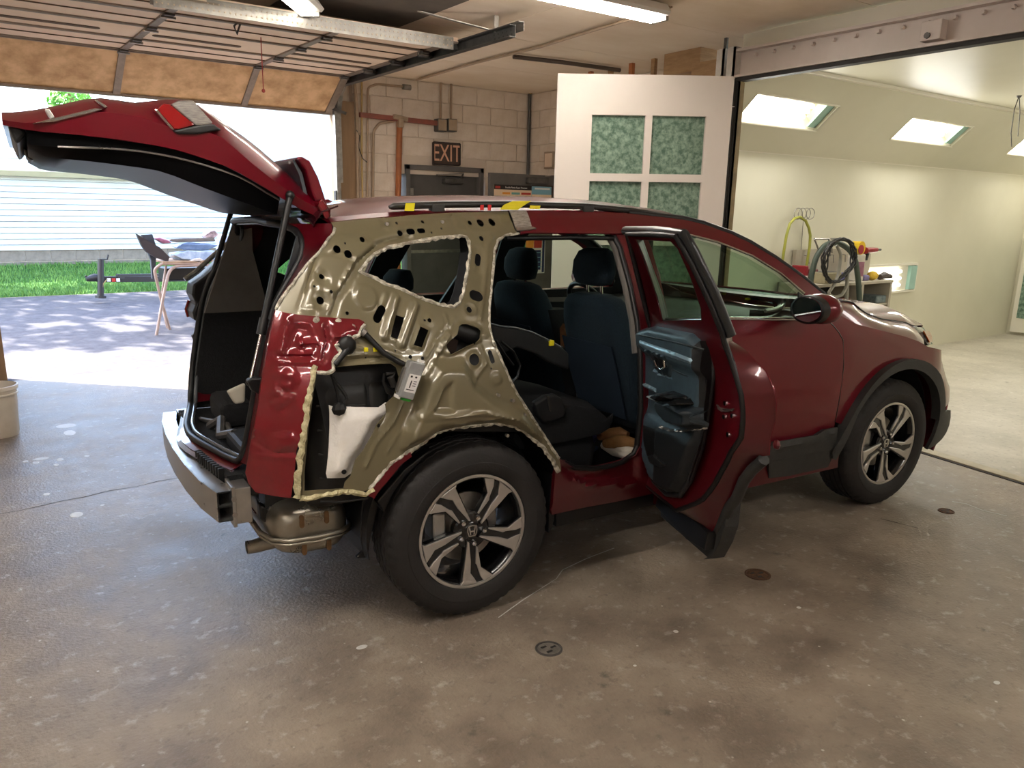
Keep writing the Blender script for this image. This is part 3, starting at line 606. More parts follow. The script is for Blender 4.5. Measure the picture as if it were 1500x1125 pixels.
# framing above the booth
bf=empty('booth_framing',(0,0,0)); tag(bf,'brown wooden framing on top of paint booth behind white door','framing')
M_wood=mat('raw_brown_wood','#a07f5c','#8a6a4a',rough=.8,scale=5,stretch=(1,1,6))
MB().box((4.10,1.79,2.86),(CX-.01,2.22,CZ)).build('plywood_box',M_wood,bf)
for k in range(4):
    y=2.4+.3*k; MB().box((4.16,y,2.72),(4.20,y+.045,CZ)).build('stud',M_orange if k%2 else M_wood,bf)
MB().box((4.14,2.3,2.70),(4.22,3.6,2.74)).build('plate',M_wood,bf)
MB().bar((3.99,1.42,2.72),(3.99,1.42,CZ),.03,.02,up=(1,0,0)).build('hanger',M_dsteel,bf)
MB().box((4.0,1.2,2.72),(4.6,1.79,2.9)).build('backing_board',M_wood,bf)

# ================================================================= outside
M_asph=mat('asphalt','#48454a','#5e5b5f',rough=.85,scale=9,detail=10,bump=.4,bscale=160)
M_grass0=mat('soil_grass','#2f521b','#426a28',rough=1,scale=12)
M_grass=mat('grass_blade','#4d7a30','#769c4a',rough=.7,scale=3)
M_side=mat('white_siding','#c4caca','#d0d5d5',rough=.5,scale=2)
M_found=mat('foundation_block','#7c7164','#8f8476',rough=.9,scale=9,bump=.4)
M_metalroof=mat('pale_metal_roof','#dfe4ea','#e8ecf0',rough=.35,scale=1)
GP=[(5.2,0.0),(6.6,.045),(10.4,.29),(13.0,.60)]
def gz(y):
    for (a,b),(c,d) in zip(GP,GP[1:]):
        if y<=c: return b+(d-b)*max(0,(y-a))/(c-a)
    return GP[-1][1]
struct(MB().grid([[(x,y,gz(y)-.001) for x in (-25,-8,0,8,25)] for y in (5.2,6,6.6,7.5,8.5,9.5,10.4)]).build('driveway',M_asph))
struct(MB().grid([[(x,y,gz(y)+(.0 if y<10.5 else .01)) for x in (-25,-8,0,8,25)] for y in (10.4,11,12,13.1)]).build('lawn_soil',M_grass0))
struct(MB().grid([[(x,y,.6) for x in (-60,60)] for y in (13.1,80)]).build('ground_far',M_grass0))
random.seed(3)
v=[];f_=[]
for k in range(26000):
    y=10.40+2.6*random.random()**1.25; x=-3.2+ (9.0)*random.random(); z=gz(y); h=random.uniform(.035,.085); a=random.random()*PI; w=.006+.004*random.random(); lx,ly=random.uniform(-.04,.04),random.uniform(-.04,.04)
    i=len(v); v+=[(x-math.cos(a)*w,y-math.sin(a)*w,z),(x+math.cos(a)*w,y+math.sin(a)*w,z),(x+lx,y+ly,z+h)]; f_.append([i,i+1,i+2])
b=MB(); b.v=v; b.f=f_; g=b.build('grass',M_grass,fixn=False); g['kind']='stuff'; tag(g,'bright green lawn strip in front of white sided house','grass')
# ------------------------------------------------ neighbour house
hs=empty('neighbour_house',(0,13.0,0)); tag(hs,'white sided neighbour house with block foundation seen through garage opening','house')
HX0,HX1=-6.0,[(3.659,13.0,1.709)][0][0]
zb=.86; ze=2.22
MB().box((HX0,.02,.5),(HX1,3,ze+.1)).build('wall_core',M_side,hs)
bd=None; k=0; z=zb
while z<ze:
    m=MB().loft([[(x,.02,0),(x,-.032,.0),(x,-.010,.091),(x,.02,.094)] for x in (HX0,HX1)]) if bd is None else None
    if bd is None: bd=m.build('siding_board',M_side,hs); o=bd
    else: o=copy(bd,parent=hs)
    o.location=(0,0,z); z+=.1
M_shadowgap=mat('siding_joint','#aab4b4',rough=.8)
fb=None
for r in range(2):
    x=HX0+(.2 if r else 0)
    while x<HX1-.05:
        if x>-3.5:
            if fb is None: fb=MB().box((.004,-.01,.004),(.398,.03,.196)).build('foundation_block',M_found,hs,bev=.004,segs=1); o=fb
            else: o=copy(fb,parent=hs)
            o.location=(x,0,zb-.2*(r+1))
        x+=.4
MB().box((HX0,.0,.3),(HX1,.03,zb)).build('foundation_wall',M_mortar,hs)
MB().box((HX1-.05,-.035,zb),(HX1+.04,.02,ze+.1)).build('corner_board',M_side,hs)
# second wing of the house right of the corner, further back
MB().box((HX1,2.0,.5),(HX1+9,3.2,4.2)).build('rear_wing',M_side,hs)
gx=[(2.598,12.8,2.098)][0][0]
gt=MB(); gt.loft([[(x,-.30,2.20),(x,-.20,2.12),(x,-.05,2.12),(x,-.05,2.26),(x,-.30,2.26)] for x in (HX0,gx)]); gt.build('gutter',mat('cream_gutter','#d9cdb0','#cfc3a6',rough=.5,scale=3),hs)
MB().box((HX0,-.28,2.26),(gx,.0,2.40)).build('fascia',M_metalroof,hs)
rf=MB().loft([[(x,-.34,2.40),(x,3.4,3.55),(x,3.4,3.6),(x,-.34,2.44)] for x in (HX0,HX1+.4)]).build('roof',M_metalroof,hs)
sm=None
for k in range(22):
    x=HX0+.5*k
    if x<HX1+.3: MB().loft([[(x-.015,-.34,2.44),(x+.015,-.34,2.44),(x+.015,-.34,2.475),(x-.015,-.34,2.475)],[(x-.015,3.4,3.6),(x+.015,3.4,3.6),(x+.015,3.4,3.635),(x-.015,3.4,3.635)]]).build('roof_seam',M_metalroof,hs)
# far roof and tree top behind
fr_=empty('far_house',(-3,24,.6)); tag(fr_,'distant house with blue grey roof above white roof at left','house')
fp_=[(.357,24.0,4.678),(1.595,24.0,4.66),(1.566,24.0,4.395)]; rz_=fp_[0][2]-.6; rx_=fp_[1][0]+3
MB().box((-6,1,0),(rx_-.3,5,rz_-.9)).build('wall',M_side,fr_); MB().loft([[(x,.4,rz_-1.0),(x,2.6,rz_),(x,5.6,rz_-1.2),(x,5.6,rz_-1.3),(x,.4,rz_-1.1)] for x in (-6.4,rx_)]).build('roof',mat('blue_grey_shingle','#5f6b7c','#6c7888',rough=.8,scale=6),fr_)
def tree(name,loc,h,r,label,n=900,seed=1):
    random.seed(seed); t=empty(name,loc); tag(t,label,'tree')
    MB().tube([(0,0,0),(.1,0,h*.5),(0,.1,h*.85)],[.22,.16,.05],8).build('trunk',M_wood,t,smooth=60)
    v=[];f=[]
    for k in range(n):
        th=random.random()*2*PI; ph=math.acos(2*random.random()-1); rr=r*(.55+.45*random.random()**.5)
        c=Vector((rr*math.sin(ph)*math.cos(th),rr*math.sin(ph)*math.sin(th),h*.75+rr*.8*math.cos(ph)))
        a=Vector((random.gauss(0,1),random.gauss(0,1),random.gauss(0,1))).normalized(); b_=a.orthogonal().normalized(); s=random.uniform(.06,.13)
        i=len(v); v+=[c-a*s,c+b_*s*.6,c+a*s,c-b_*s*.6]; f.append([i,i+1,i+2,i+3])
    b=MB(); b.v=v; b.f=f; o=b.build('foliage',mat('leaf_green','#7fae4c','#5f9238',rough=.7,scale=2),t,fixn=False); o['kind']='stuff'
tp_=[(2.142,24.0,4.632)][0]; tree('leafy_tree',(tp_[0],24,.6),(tp_[2]-.6)/.75,.62,'pale green tree top above white roof beside open tailgate',500,4)
# ------------------------------------------------ tree that dapples the driveway (out of frame, left)
random.seed(12); t=empty('shade_tree',(-5.2,12.2,.5)); tag(t,'broad shade tree left of the driveway in front of white house','tree')
MB().tube([(0,0,-.3),(.1,0,3),(.6,.3,6)],[.26,.2,.1],10).tube([(.1,0,3.2),(1.6,.8,5.6),(3.2,1.4,6.6)],[.1,.07,.03],8).build('trunk',M_wood,t,smooth=60)
v=[];f=[]
for k in range(2300):
    th=random.random()*2*PI; rr=math.sqrt(random.random()); c=Vector((1.9+4.3*rr*math.cos(th),1.2+2.3*rr*math.sin(th),6.9+random.gauss(0,.45)))
    if math.sin(c.x*1.7)*math.sin(c.y*2.1+1)>.45: continue
    a=Vector((random.gauss(0,1),random.gauss(0,1),random.gauss(0,.6))).normalized(); b_=a.orthogonal().normalized(); s=random.uniform(.12,.26); i=len(v)
    v+=[c-a*s,c+b_*s*.6,c+a*s,c-b_*s*.6]; f.append([i,i+1,i+2,i+3])
b=MB(); b.v=v; b.f=f; o=b.build('foliage',mat('leaf_green_dark','#4f8a34','#3d7028',rough=.7,scale=2),t,fixn=False); o['kind']='stuff'

# ------------------------------------------------ folding table with scrap parts
zt=gz(7.1)
tb=empty('folding_table',(0,7.1,0)); tag(tb,'pale tubular folding table standing on asphalt loaded with scrap car parts','table')
M_tleg=mat('pale_tan_tube','#a08a7e','#8f7a6f',rough=.5,scale=8)
MB().tube(bend([[(.421,-.1,.037)][0],[(.571,-.05,.575)][0],[(.682,.0,.905)][0],[(1.107,.0,.911)][0],[(1.365,.0,.896)][0]]),.019,10).build('table_leg',M_tleg,tb,smooth=60)
MB().tube(bend([[(.666,.2,.049)][0],[(.564,.1,.477)][0],[(.505,.05,.865)][0],[(.589,.0,.941)][0],[(1.108,.0,.928)][0]]),.019,10).build('table_leg',M_tleg,tb,smooth=60)
MB().tube([[(.724,.4,.888)][0],[(.596,.25,.461)][0],[(.662,.3,.018)][0]],.015,8).build('table_brace',M_tleg,tb,smooth=60)
a=[(.597,.0,.949)][0]; MB().box((a[0],-.02,a[2]-.005),(a[0]+1.15,.6,a[2]+.02)).build('table_top',mat('worn_board','#a78d74','#8f7660',rough=.8,scale=8),tb,bev=.005)
tz=a[2]+.02; tx=a[0]
M_bag=mat('pale_blue_film','#8296b4','#b4c2d4',rough=.25,scale=10); M_pinkp=mat('pink_grey_panel','#7a3f55','#9a6a80',rough=.4,scale=8)
o=MB(); pl=[(.334,7.2,1.302),(.452,7.2,1.22),(.587,7.2,1.136),(.691,7.2,1.017),(.669,7.2,.958),(.529,7.2,1.012),(.424,7.2,1.088),(.383,7.2,1.155)]
o.prism([(p[0],p[2]) for p in pl],lambda u,v,h:(u,h,v),7.12,7.20); o=o.build('scrap_bumper_strip',mat('dark_taupe','#2e282b',rough=.5)); tag(o,'dark curved bumper trim hanging over left end of folding table','car part')
o=MB(); pl=[(.415,7.3,1.283),(.542,7.3,1.291),(.577,7.3,1.132),(.53,7.3,.778),(.495,7.3,.745),(.499,7.3,.982)]; o.prism([(p[0],p[2]) for p in pl],lambda u,v,h:(u,h,v),7.25,7.32); o=o.build('scrap_grey_panel',mat('slate_grey_plastic','#2c3038','#383d46',rough=.5,scale=10)); tag(o,'slate grey plastic panel standing at left end of folding table','car part')
def heap(name,pxs,y0,y1,m,label,cat='car part',amp=.02,seed=1):
    random.seed(seed); pl=[(p[0],p[2]) for p in pxs]
    o=MB().prism(pl,lambda u,v,h:(u+random.uniform(-amp,amp),h,v+random.uniform(-amp,amp)),y0,y1).build(name,m,bev=.012); tag(o,label,cat); return o
heap('plastic_bag',[(.748,7.31,1.01),(.769,7.31,1.061),(.904,7.31,1.085),(1.177,7.31,1.089),(1.332,7.31,1.061),(1.364,7.31,1.007),(1.168,7.31,.959),(.845,7.31,.965)],7.12,7.5,M_bag,'pale blue plastic film bundle on folding table','bag',seed=2)
heap('scrap_sheet',[(.801,7.35,1.127),(.871,7.35,1.177),(1.195,7.35,1.183),(1.332,7.35,1.138),(1.189,7.35,1.105),(.865,7.35,1.101)],7.15,7.5,mat('steel_blue_panel','#4b6080','#64799a',rough=.35,scale=9),'steel blue panel lying on plastic film on table',seed=3)
heap('scrap_trim',[(.555,7.3,1.257),(.621,7.3,1.265),(.747,7.3,1.214),(.735,7.3,1.172),(.646,7.3,1.19)],7.2,7.4,M_pinkp,'pinkish panel sticking up at left of scrap heap on table',seed=4)
heap('grey_bar',[(.736,7.25,1.233),(1.276,7.25,1.247),(1.29,7.25,1.195),(.848,7.25,1.19),(.75,7.25,1.199)],7.2,7.3,mat('warm_grey_bar','#5a5554','#6a6563',rough=.5,scale=8),'warm grey bar laid across top of scrap heap on table',seed=5,amp=.006)
heap('lamp_housing_scrap',[(1.154,7.3,1.272),(1.227,7.3,1.332),(1.306,7.3,1.34),(1.344,7.3,1.271),(1.272,7.3,1.228),(1.186,7.3,1.237)],7.2,7.4,mat('dark_lens','#4a4044','#b7a2a8',rough=.3,scale=14),'dark and pink lamp housing on top right of scrap heap',seed=6)
heap('clear_bag',[(1.365,7.3,1.07),(1.375,7.3,1.21),(1.381,7.3,1.297),(1.468,7.3,1.27),(1.477,7.3,1.138),(1.398,7.3,1.034),(1.325,7.3,1.0)],7.15,7.45,M_bag,'crumpled clear bag at right end of scrap heap','bag',seed=7)
heap('rag',[(.918,7.14,.956),(.988,7.14,.989),(1.057,7.14,1.004),(1.089,7.14,.978),(1.035,7.14,.936)],7.08,7.2,mat('dirty_white_rag','#d2c8c0','#a89d96',rough=.9,scale=14),'dirty white rag on front edge of folding table','rag',seed=8,amp=.008)
o=MB(); pl=[(.75,7.9,.828),(1.318,7.9,.813),(1.308,7.9,.674),(.755,7.9,.693)]; o.box((pl[0][0],7.7,pl[2][2]),(pl[1][0]+.2,8.1,pl[0][2])); o=o.build('black_crate',M_blk,bev=.02); o['kind']=''; del o['kind']; tag(o,'black plastic crate on trailer frame behind folding table','crate')
MB().box((pl[0][0]-.02,7.68,pl[0][2]-.02),(pl[1][0]+.22,8.12,pl[0][2]+.01)).build('crate_rim',M_blk,o)
# ------------------------------------------------ trailer tongue
YT=9.6
trl=empty('trailer',(0,YT,0)); tag(trl,'black trailer tongue with jack stand parked at edge of lawn','trailer')
M_trl=mat('black_trailer_steel','#2d2c2e',rough=.4)
a,b=[(.283,.0,.576),(2.081,.0,.491)]; MB().bar(a,(b[0]+.5,.3,b[2]),.08,.085).build('tongue_beam',M_trl,trl,bev=.005)
a2,b2=[(.752,.5,.565),(2.232,.5,.528)]; MB().bar((a[0]+.2,0,a[2]+.03),(b2[0],.6,b2[2]),.07,.08).build('second_beam',M_trl,trl,bev=.005)
c=[(.064,.0,.584),(.302,.0,.585)]; MB().tube([c[0],((c[0][0]+c[1][0])/2,0,c[0][2]+.02),c[1]],[.035,.06,.055],10).build('coupler',M_trl,trl,smooth=50)
c=[(.06,.0,.633),(.101,.0,.592)]; MB().bar(c[0],c[1],.03,.03).build('coupler_latch',M_trl,trl)
c=[(.278,-.07,.879),(.224,-.07,.333)]; jk=MB().cyl(c[0],c[1],.045,12).build('jack_tube',M_trl,trl,smooth=50)
c=[(.3,-.07,.868),(.364,-.07,.867),(.385,-.07,.936)]; MB().tube(c,.012,8).build('jack_handle',M_trl,trl,smooth=50)
MB().cyl([(.225,-.07,.343)][0],[(.222,-.07,.308)][0],.075,12).build('jack_foot',M_trl,trl)
for k,c in enumerate([(.361,-.05,.567),(.426,-.05,.564),(.487,-.05,.562)]): MB().box((c[0]-.025,c[1]-.005,c[2]-.025),(c[0]+.025,c[1],c[2]+.025)).build('sticker',M_pwht if k!=1 else M_pred,trl)
c=[(.331,-.1,.582),(.27,-.1,.514),(.238,-.1,.375)]; MB().tube(c,.008,6).build('safety_chain',mat('brassy_wire','#9c8a5a',rough=.5),trl,smooth=50)
# ------------------------------------------------ bucket at left edge
bc=[(-1.482,3.1,.193)][0]
bk=empty('bucket',(bc[0],3.15,0)); tag(bk,'white plastic bucket on garage floor at left edge','bucket')
MB().lathe([(.001,.0),(.125,.0),(.13,.02),(.148,.36),(.143,.36),(.126,.03),(.001,.03)],28,'z').build('bucket_body',mat('dirty_white_plastic','#d2c9ba','#c2b8a8',rough=.45,scale=5),bk,smooth=50)
MB().lathe([(.150,.335),(.158,.34),(.158,.365),(.150,.368)],28,'z').lathe([(.148,.30),(.154,.303),(.154,.312),(.148,.315)],28,'z').build('bucket_rim',M_paper if False else mat('bucket_rim_white','#ded6c8',rough=.4),bk,smooth=40)

# ================================================================= things in the booth and on the floor
M_hose=mat('yellow_green_hose','#a9a544','#8f9440',rough=.5,scale=6)
rk=empty('ring_rack',[(5.5,1.6,1.62)][0]); tag(rk,'wire rings mounted on booth wall holding a yellow green hose','rack')
for k,c in enumerate([(5.481,1.62,1.633),(5.521,1.62,1.633),(5.562,1.62,1.634),(5.602,1.62,1.634)]):
    c=Vector(c); r=.055
    MB().tube([c-rk.location+Vector((r*math.cos(t)*1.25,-.04-.02*k,r*math.sin(t))) for t in [2*PI*j/20 for j in range(20)]],.004,6,closed=True).build('ring',M_galv,rk,smooth=60)
MB().tube([Vector(p)-rk.location for p in [(5.652,1.63,1.601),(5.663,1.63,1.416),(5.678,1.63,1.138)]],.004,6).build('stem_wire',M_galv,rk,smooth=60)
hp=[(5.257,1.55,1.105),(5.265,1.55,1.253),(5.282,1.55,1.42),(5.318,1.55,1.533),(5.387,1.55,1.586),(5.476,1.55,1.6),(5.574,1.55,1.567),(5.646,1.55,1.493),(5.684,1.55,1.418),(5.694,1.55,1.302),(5.682,1.55,1.177),(5.674,1.55,1.094)]
o=MB().tube(hp,.014,10).build('air_hose',M_hose,smooth=60); tag(o,'yellow green air hose draped over wall rings in booth','hose')
# bench with shelf
bn=empty('work_bench',(0,1.45,0)); tag(bn,'grey painted bench cart with open shelves against booth wall','bench')
t0,t1=[(5.412,-.2,1.0),(6.826,-.2,.905)]; zt_=(t0[2]+t1[2])/2; bx0,bx1=t0[0]-.1,t1[0]
MB().box((bx0,-.22,zt_-.03),(bx1,.17,zt_)).build('bench_top',M_wgrey,bn,bev=.004)
for x in (bx0+.02,(bx0+bx1)/2+.18,bx1-.02): MB().box((x-.02,-.21,.02),(x+.02,.16,zt_-.03)).build('side_panel',M_wgrey,bn)
for z in (.12,zt_-.27): MB().box((bx0,-.2,z),(bx1,.16,z+.02)).build('shelf',M_wgrey,bn)
MB().box((bx0,.15,.05),(bx1,.165,zt_)).build('back_board',M_dsteel,bn)
for s in (bx0+.1,bx1-.1): MB().cyl((s,-.1,.0),(s,-.1,.05),.03,12).build('caster',M_blk,bn)
# pegboard behind bench
pg=MB(); P=[(5.551,1.6,1.274),(6.456,1.6,1.261),(6.527,1.6,.934),(5.606,1.6,.967)]; pg.box((P[0][0],1.6,P[2][2]),(P[1][0]+.5,1.64,P[0][2])); pg=pg.build('tool_board',M_wgrey); tag(pg,'grey tool board on booth wall behind coiled hoses','board')
for k in range(5):
    x=P[0][0]+.15+.22*k; MB().tube([(x,1.6,P[0][2]-.06),(x,1.55,P[0][2]-.06),(x,1.54,P[0][2]-.14)],.006,6).build('hook',M_galv,pg)
# hose rack bar + coils
rb_=MB(); L=[(5.178,1.17,1.399),(5.414,1.17,1.398),(5.47,1.17,1.235)]; rb_.tube(L,.009,6); rb_.tube([(5.449,1.17,1.398),(5.659,1.17,1.396)],.009,6); rb_.tube([(5.178,1.17,1.399),(5.265,1.17,1.296)],.009,6); rb_.tube([(5.371,1.12,1.387),(5.418,1.12,1.27)],.009,6)
rb_=rb_.build('hose_bracket',M_galv,smooth=60); tag(rb_,'galvanised wall bracket from which coiled hoses hang','bracket')
M_ghose=mat('dark_green_hose','#39443a','#465046',rough=.5,scale=8); M_bhose=mat('black_cable','#2a2827',rough=.5); M_gyhose=mat('grey_hose','#7c7a70','#8a877c',rough=.5,scale=8)
hp=[(5.156,1.15,.951),(5.17,1.15,1.113),(5.212,1.15,1.24),(5.306,1.15,1.329),(5.435,1.15,1.366),(5.6,1.15,1.352),(5.768,1.15,1.29),(5.887,1.15,1.194),(5.955,1.15,1.056),(6.012,1.15,.917),(6.057,1.15,.775),(6.047,1.15,.705)]
o=MB().tube(bend(hp,3,.4),.027,12).build('thick_hose',M_ghose,smooth=60); tag(o,'thick dark green hose hung in an arch over bracket by bench','hose')
random.seed(5); c=Vector([(5.438,1.1,1.187)][0]); L=[]
for k in range(7*18):
    t=2*PI*k/18; rr=1+.13*math.sin(k*.37); L.append(c+Vector((.25*rr*math.sin(t)+.01*math.sin(k),.02*math.sin(k*1.3)-.05,.20*rr*math.cos(t)-.03*(math.cos(t)<0)*math.sin(k*.7))))
o=MB().tube(L,.0075,6).build('coiled_cable',M_bhose,smooth=60); tag(o,'black cable coil hanging inside the green hose arch','cable')
hp=[(5.388,1.06,1.338),(5.473,1.06,1.259),(5.477,1.06,1.077),(5.421,1.06,.961),(5.322,1.06,.886),(5.446,1.06,.841),(5.582,1.06,.861),(5.636,1.06,.939),(5.631,1.06,1.072)]; o=MB().tube(bend(hp,3,.4),.016,8).build('grey_hose',M_gyhose,smooth=60); tag(o,'thin grey hose hanging below the cable coil','hose')
hp=[(5.633,1.08,1.104),(5.675,1.08,.969),(5.7,1.08,.8)]; o=MB().tube(hp,.018,8).build('grey_hose_end',M_gyhose,smooth=60); tag(o,'straight grey hose end hanging beside green hose','hose')
# things on bench
c=(6.239,1.35,1.296); o=empty('tape_roll_dispenser',(c[0],c[1],c[2])); tag(o,'yellow and red tape reel on top of grey stand by hoses','reel')
MB().cyl((0,-.05,0),(0,.05,0),.068,20).build('yellow_reel',mat('bright_yellow','#d9b521',rough=.45),o,smooth=40); MB().cyl((-.02,-.06,-.015),(-.02,-.05,-.015),.046,20).build('red_face',mat('crimson','#9c2431',rough=.45),o,smooth=40)
a=(6.19,1.35,1.226); b_=(6.338,1.35,1.031); st=MB().box((a[0],1.3,zt_),(b_[0],1.42,a[2])).build('stand_box',mat('white_stand','#c9c3b6','#bdb6a8',rough=.5,scale=9),bev=.01); tag(st,'white upright stand under yellow tape reel on bench','stand'); MB().box((a[0]+.02,1.295,zt_+.05),(b_[0]-.02,1.30,zt_+.2)).build('stand_label',M_pinkp,st)
M_dred=mat('deep_red_plastic','#8c1f2b',rough=.35)
c=(6.454,1.35,1.265); o=empty('impact_driver',c); tag(o,'red pistol grip power tool hung beside yellow tape reel','tool')
MB().cyl((-.06,0,.0),(.16,0,.005),.036,12,.024).build('tool_body',M_dred,o,smooth=40); MB().cyl((.16,0,.005),(.24,0,.005),.012,8).build('chuck',M_dsteel,o); MB().bar((-.0,0,0),(-.03,0,-.1),.03,.035,up=(1,0,0)).build('tool_grip',M_blk,o,bev=.006)
MB().tube([(-.03,0,-.1),(-.09,.02,-.09),(-.12,.03,-.02)],.008,6).build('hanging_loop',M_gyhose,o)
for (c,w,h,m,nm,lb) in (((5.522,1.5,1.067),.06,.11,M_dred,'red_can','red and white box on booth wall left of hoses'),((5.678,1.5,1.048),.10,.07,mat('maroon_plastic','#6b2f33',rough=.5),'maroon_case','maroon case beside red box left of hose arch')):
    o=MB().box((c[0]-w/2,1.44,c[2]-h),(c[0]+w/2,1.6,c[2]+h/2)).build(nm,m,bev=.01); tag(o,lb,'box'); MB().box((c[0]-w*.35,1.436,c[2]-h*.95),(c[0]+w*.35,1.441,c[2]-h*.4)).build('label_patch',M_pwht,o)
c=(6.511,1.35,.968); o=MB().ball((c[0],1.3,zt_+.05),.055,12,(1.3,1,.9)).build('yellow_sponge',mat('sponge_yellow','#cfae3e','#c09a35',rough=.9,scale=30,bump=.5),smooth=80); tag(o,'yellow sponge on bench top','sponge')
c=(6.775,1.35,.944); o=MB().tube([(c[0]-.12,1.3,zt_+.03),(c[0],1.32,zt_+.045),(c[0]+.12,1.3,zt_+.025)],[.03,.04,.02],10).build('dark_tool',mat('brown_grip','#4a4040',rough=.5),smooth=60); tag(o,'dark hand tool lying on bench top right of sponge','tool')
c=(6.406,1.35,.964); o=MB().box((c[0]-.07,1.28,zt_),(c[0]+.03,1.38,zt_+.06)).build('purple_rag',mat('violet_cloth','#6b6284','#7d7496',rough=.9,scale=12),bev=.02); tag(o,'violet cloth on bench top left of sponge','rag')
c=(5.686,1.3,.952); o=MB().box((c[0]-.14,1.24,zt_),(c[0]+.14,1.4,zt_+.11)).build('parts_tray',mat('tan_box','#8e8468','#a0967a',rough=.7,scale=8),bev=.008); tag(o,'tan parts box on left of bench under cable coil','box'); MB().box((c[0]-.12,1.26,zt_+.10),(c[0]+.12,1.38,zt_+.115)).build('box_contents',M_dsteel,o)
c=(6.088,1.42,1.006); o=MB().box((c[0]-.25,1.4,zt_),(c[0]+.3,1.5,zt_+.08)).build('blue_bin',mat('violet_blue_plastic','#5d5f9a','#6c6ea8',rough=.5,scale=8),bev=.01); tag(o,'violet blue bin at back of bench behind cable coil','bin')
for k,(c,w,h,m,lb) in enumerate((((5.984,1.3,.87),.22,.09,mat('rust_brown_box','#5a3a2e',rough=.7),'rust brown case on left bench shelf'),((6.706,1.3,.75),.2,.08,mat('teal_grey_tools','#5c6d70','#80898a',rough=.4,scale=30),'grey green heap of tools on right bench shelf'))):
    zz=zt_-.25; o=MB().box((c[0]-w/2,1.27,zz),(c[0]+w/2,1.5,zz+h)).build('shelf_box',m,bev=.012); tag(o,lb,'box')
# hanging wires at right
w=[(7.312,.5,2.912),(7.341,.5,2.8)]; o=MB().tube([w[0],w[1]],.006,6); o.ball(w[1],.025,8); o.tube([(7.341,.5,2.8),(7.286,.5,2.668),(7.298,.5,2.444),(7.362,.5,2.318)],.005,6).tube([(7.341,.5,2.8),(7.418,.5,2.647),(7.461,.5,2.422)],.005,6); o=o.build('hanging_wire',M_dsteel,smooth=60); tag(o,'thin wires with ring hanging from booth ceiling at right','wire')
# floor caps
def cap(c,r,label,rust):
    c=c[0]; o=empty('floor_anchor',c); tag(o,label,'floor plate')
    MB().lathe([(r,.0),(r,.004),(r*.86,.005),(r*.84,.001)],28,'z').build('ring',mat('rusty_rim','#4a3527','#5f4633',rough=.8,scale=30) if rust else M_dsteel,o,smooth=40)
    MB().lathe([(r*.84,.001),(r*.5,.0025),(.001,.003)],28,'z').build('plate',mat('rust_plate','#3a2a20','#6a4b31',rough=.85,scale=40) if rust else mat('worn_cap','#8d877e','#6f6a62',rough=.45,metal=.4,scale=25),o,smooth=60)
    for k in range(3): t=2*PI*k/3; MB().box((math.cos(t)*r*.4-.012,math.sin(t)*r*.4-.005,.002),(math.cos(t)*r*.4+.012,math.sin(t)*r*.4+.005,.004)).build('slot',M_gasket,o)
cap([(.016,-1.273,.0)],.052,'round steel floor cap set in concrete nearest the viewer',False)
cap([(1.212,-1.313,.0)],.058,'rusty round floor anchor set in concrete below open door',True)
cap([(2.783,-1.396,.0)],.042,'small rusty floor anchor in concrete near front wheel',True)

# ================================================================= car
M_red=mat('dark_red_paint','#5e0214',rough=.34,metal=.2,coat=.65,spec=.4)
M_redin=mat('red_inner_paint','#520913','#480811',rough=.3,metal=.2,coat=.7,scale=3)
M_redbr=mat('red_bright_inner','#74101b','#600c16',rough=.22,metal=.2,coat=1,scale=5)
M_olive=mat('olive_primer','#655e47','#6e664e',rough=.3,scale=2,coat=.35,metal=.15)
M_cut=mat('raw_cut_metal','#d9d4c4','#8f897a',rough=.45,metal=.35,scale=45,detail=4,lo=.35,hi=.6,bump=.5,bscale=90)
M_cutc=mat('cream_sealer','#d3c9a2','#a39a72',rough=.7,scale=40,bump=.7,bscale=80)
M_rub=mat('black_rubber','#0e0e0f',rough=.45); M_cld=mat('cladding_plastic','#262625','#2e2e2c',rough=.6,scale=30,bump=.12,bscale=300)
M_int=mat('dark_interior_plastic','#17181a','#1e1f21',rough=.55,scale=20,bump=.08,bscale=300)
M_intg=mat('grey_interior_trim','#5d5954','#66625d',rough=.6,scale=10)
M_carp=mat('black_carpet','#0c0c0d','#161617',rough=.95,scale=80,bump=.6,bscale=200)
M_fab=mat('navy_seat_fabric','#11242f','#0c1b26',rough=.95,scale=120,bump=.3,bscale=400); M_fabk=mat('black_seat_fabric','#0f1114','#15171a',rough=.9,scale=120,bump=.3,bscale=400)
M_chr=mat('chrome','#d8d8d8',rough=.12,metal=1); M_alu=mat('bare_aluminium','#aaa9a6','#bab8b3',rough=.35,metal=.9,scale=15,rvar=.1)
M_mach=mat('machined_alloy','#c9c5bf','#bab6b0',rough=.33,metal=.8,scale=5); M_wblk=mat('gloss_black_wheel','#0b0b0c',rough=.25,coat=.5)
M_tire=mat('tyre_rubber','#1b1917','#242120',rough=.75,scale=8,bump=.15,bscale=120)
M_gls=glass('tinted_glass','#d2e4d6')
M_muf=mat('muffler_steel','#8a8477','#a39d90',rough=.34,metal=.85,scale=7,rvar=.1); M_rust=mat('rusty_mark','#5a3f22','#6f5230',rough=.8,scale=30)
M_pad=mat('white_felt','#ece7dd','#f3efe8',rough=.95,scale=9,bump=.35,bscale=60)
M_liner=mat('black_ribbed_liner','#191918','#232322',rough=.42,scale=6,bump=.05)
M_grey=mat('grey_box_alloy','#9b9d9c','#a6a8a7',rough=.45,metal=.5,scale=30)
M_ylw=mat('yellow_tape','#e3d418',rough=.5); M_rtape=mat('red_tape','#c4221e',rough=.5)
M_lensr=mat('red_lens','#7c0d10',rough=.08,coat=1); M_lensc=mat('clear_lens','#bcb6ae','#8f8a86',rough=.1,metal=.5,scale=40,stretch=(1,1,8)); M_amber=mat('amber_lens','#b5551f',rough=.15,coat=1)
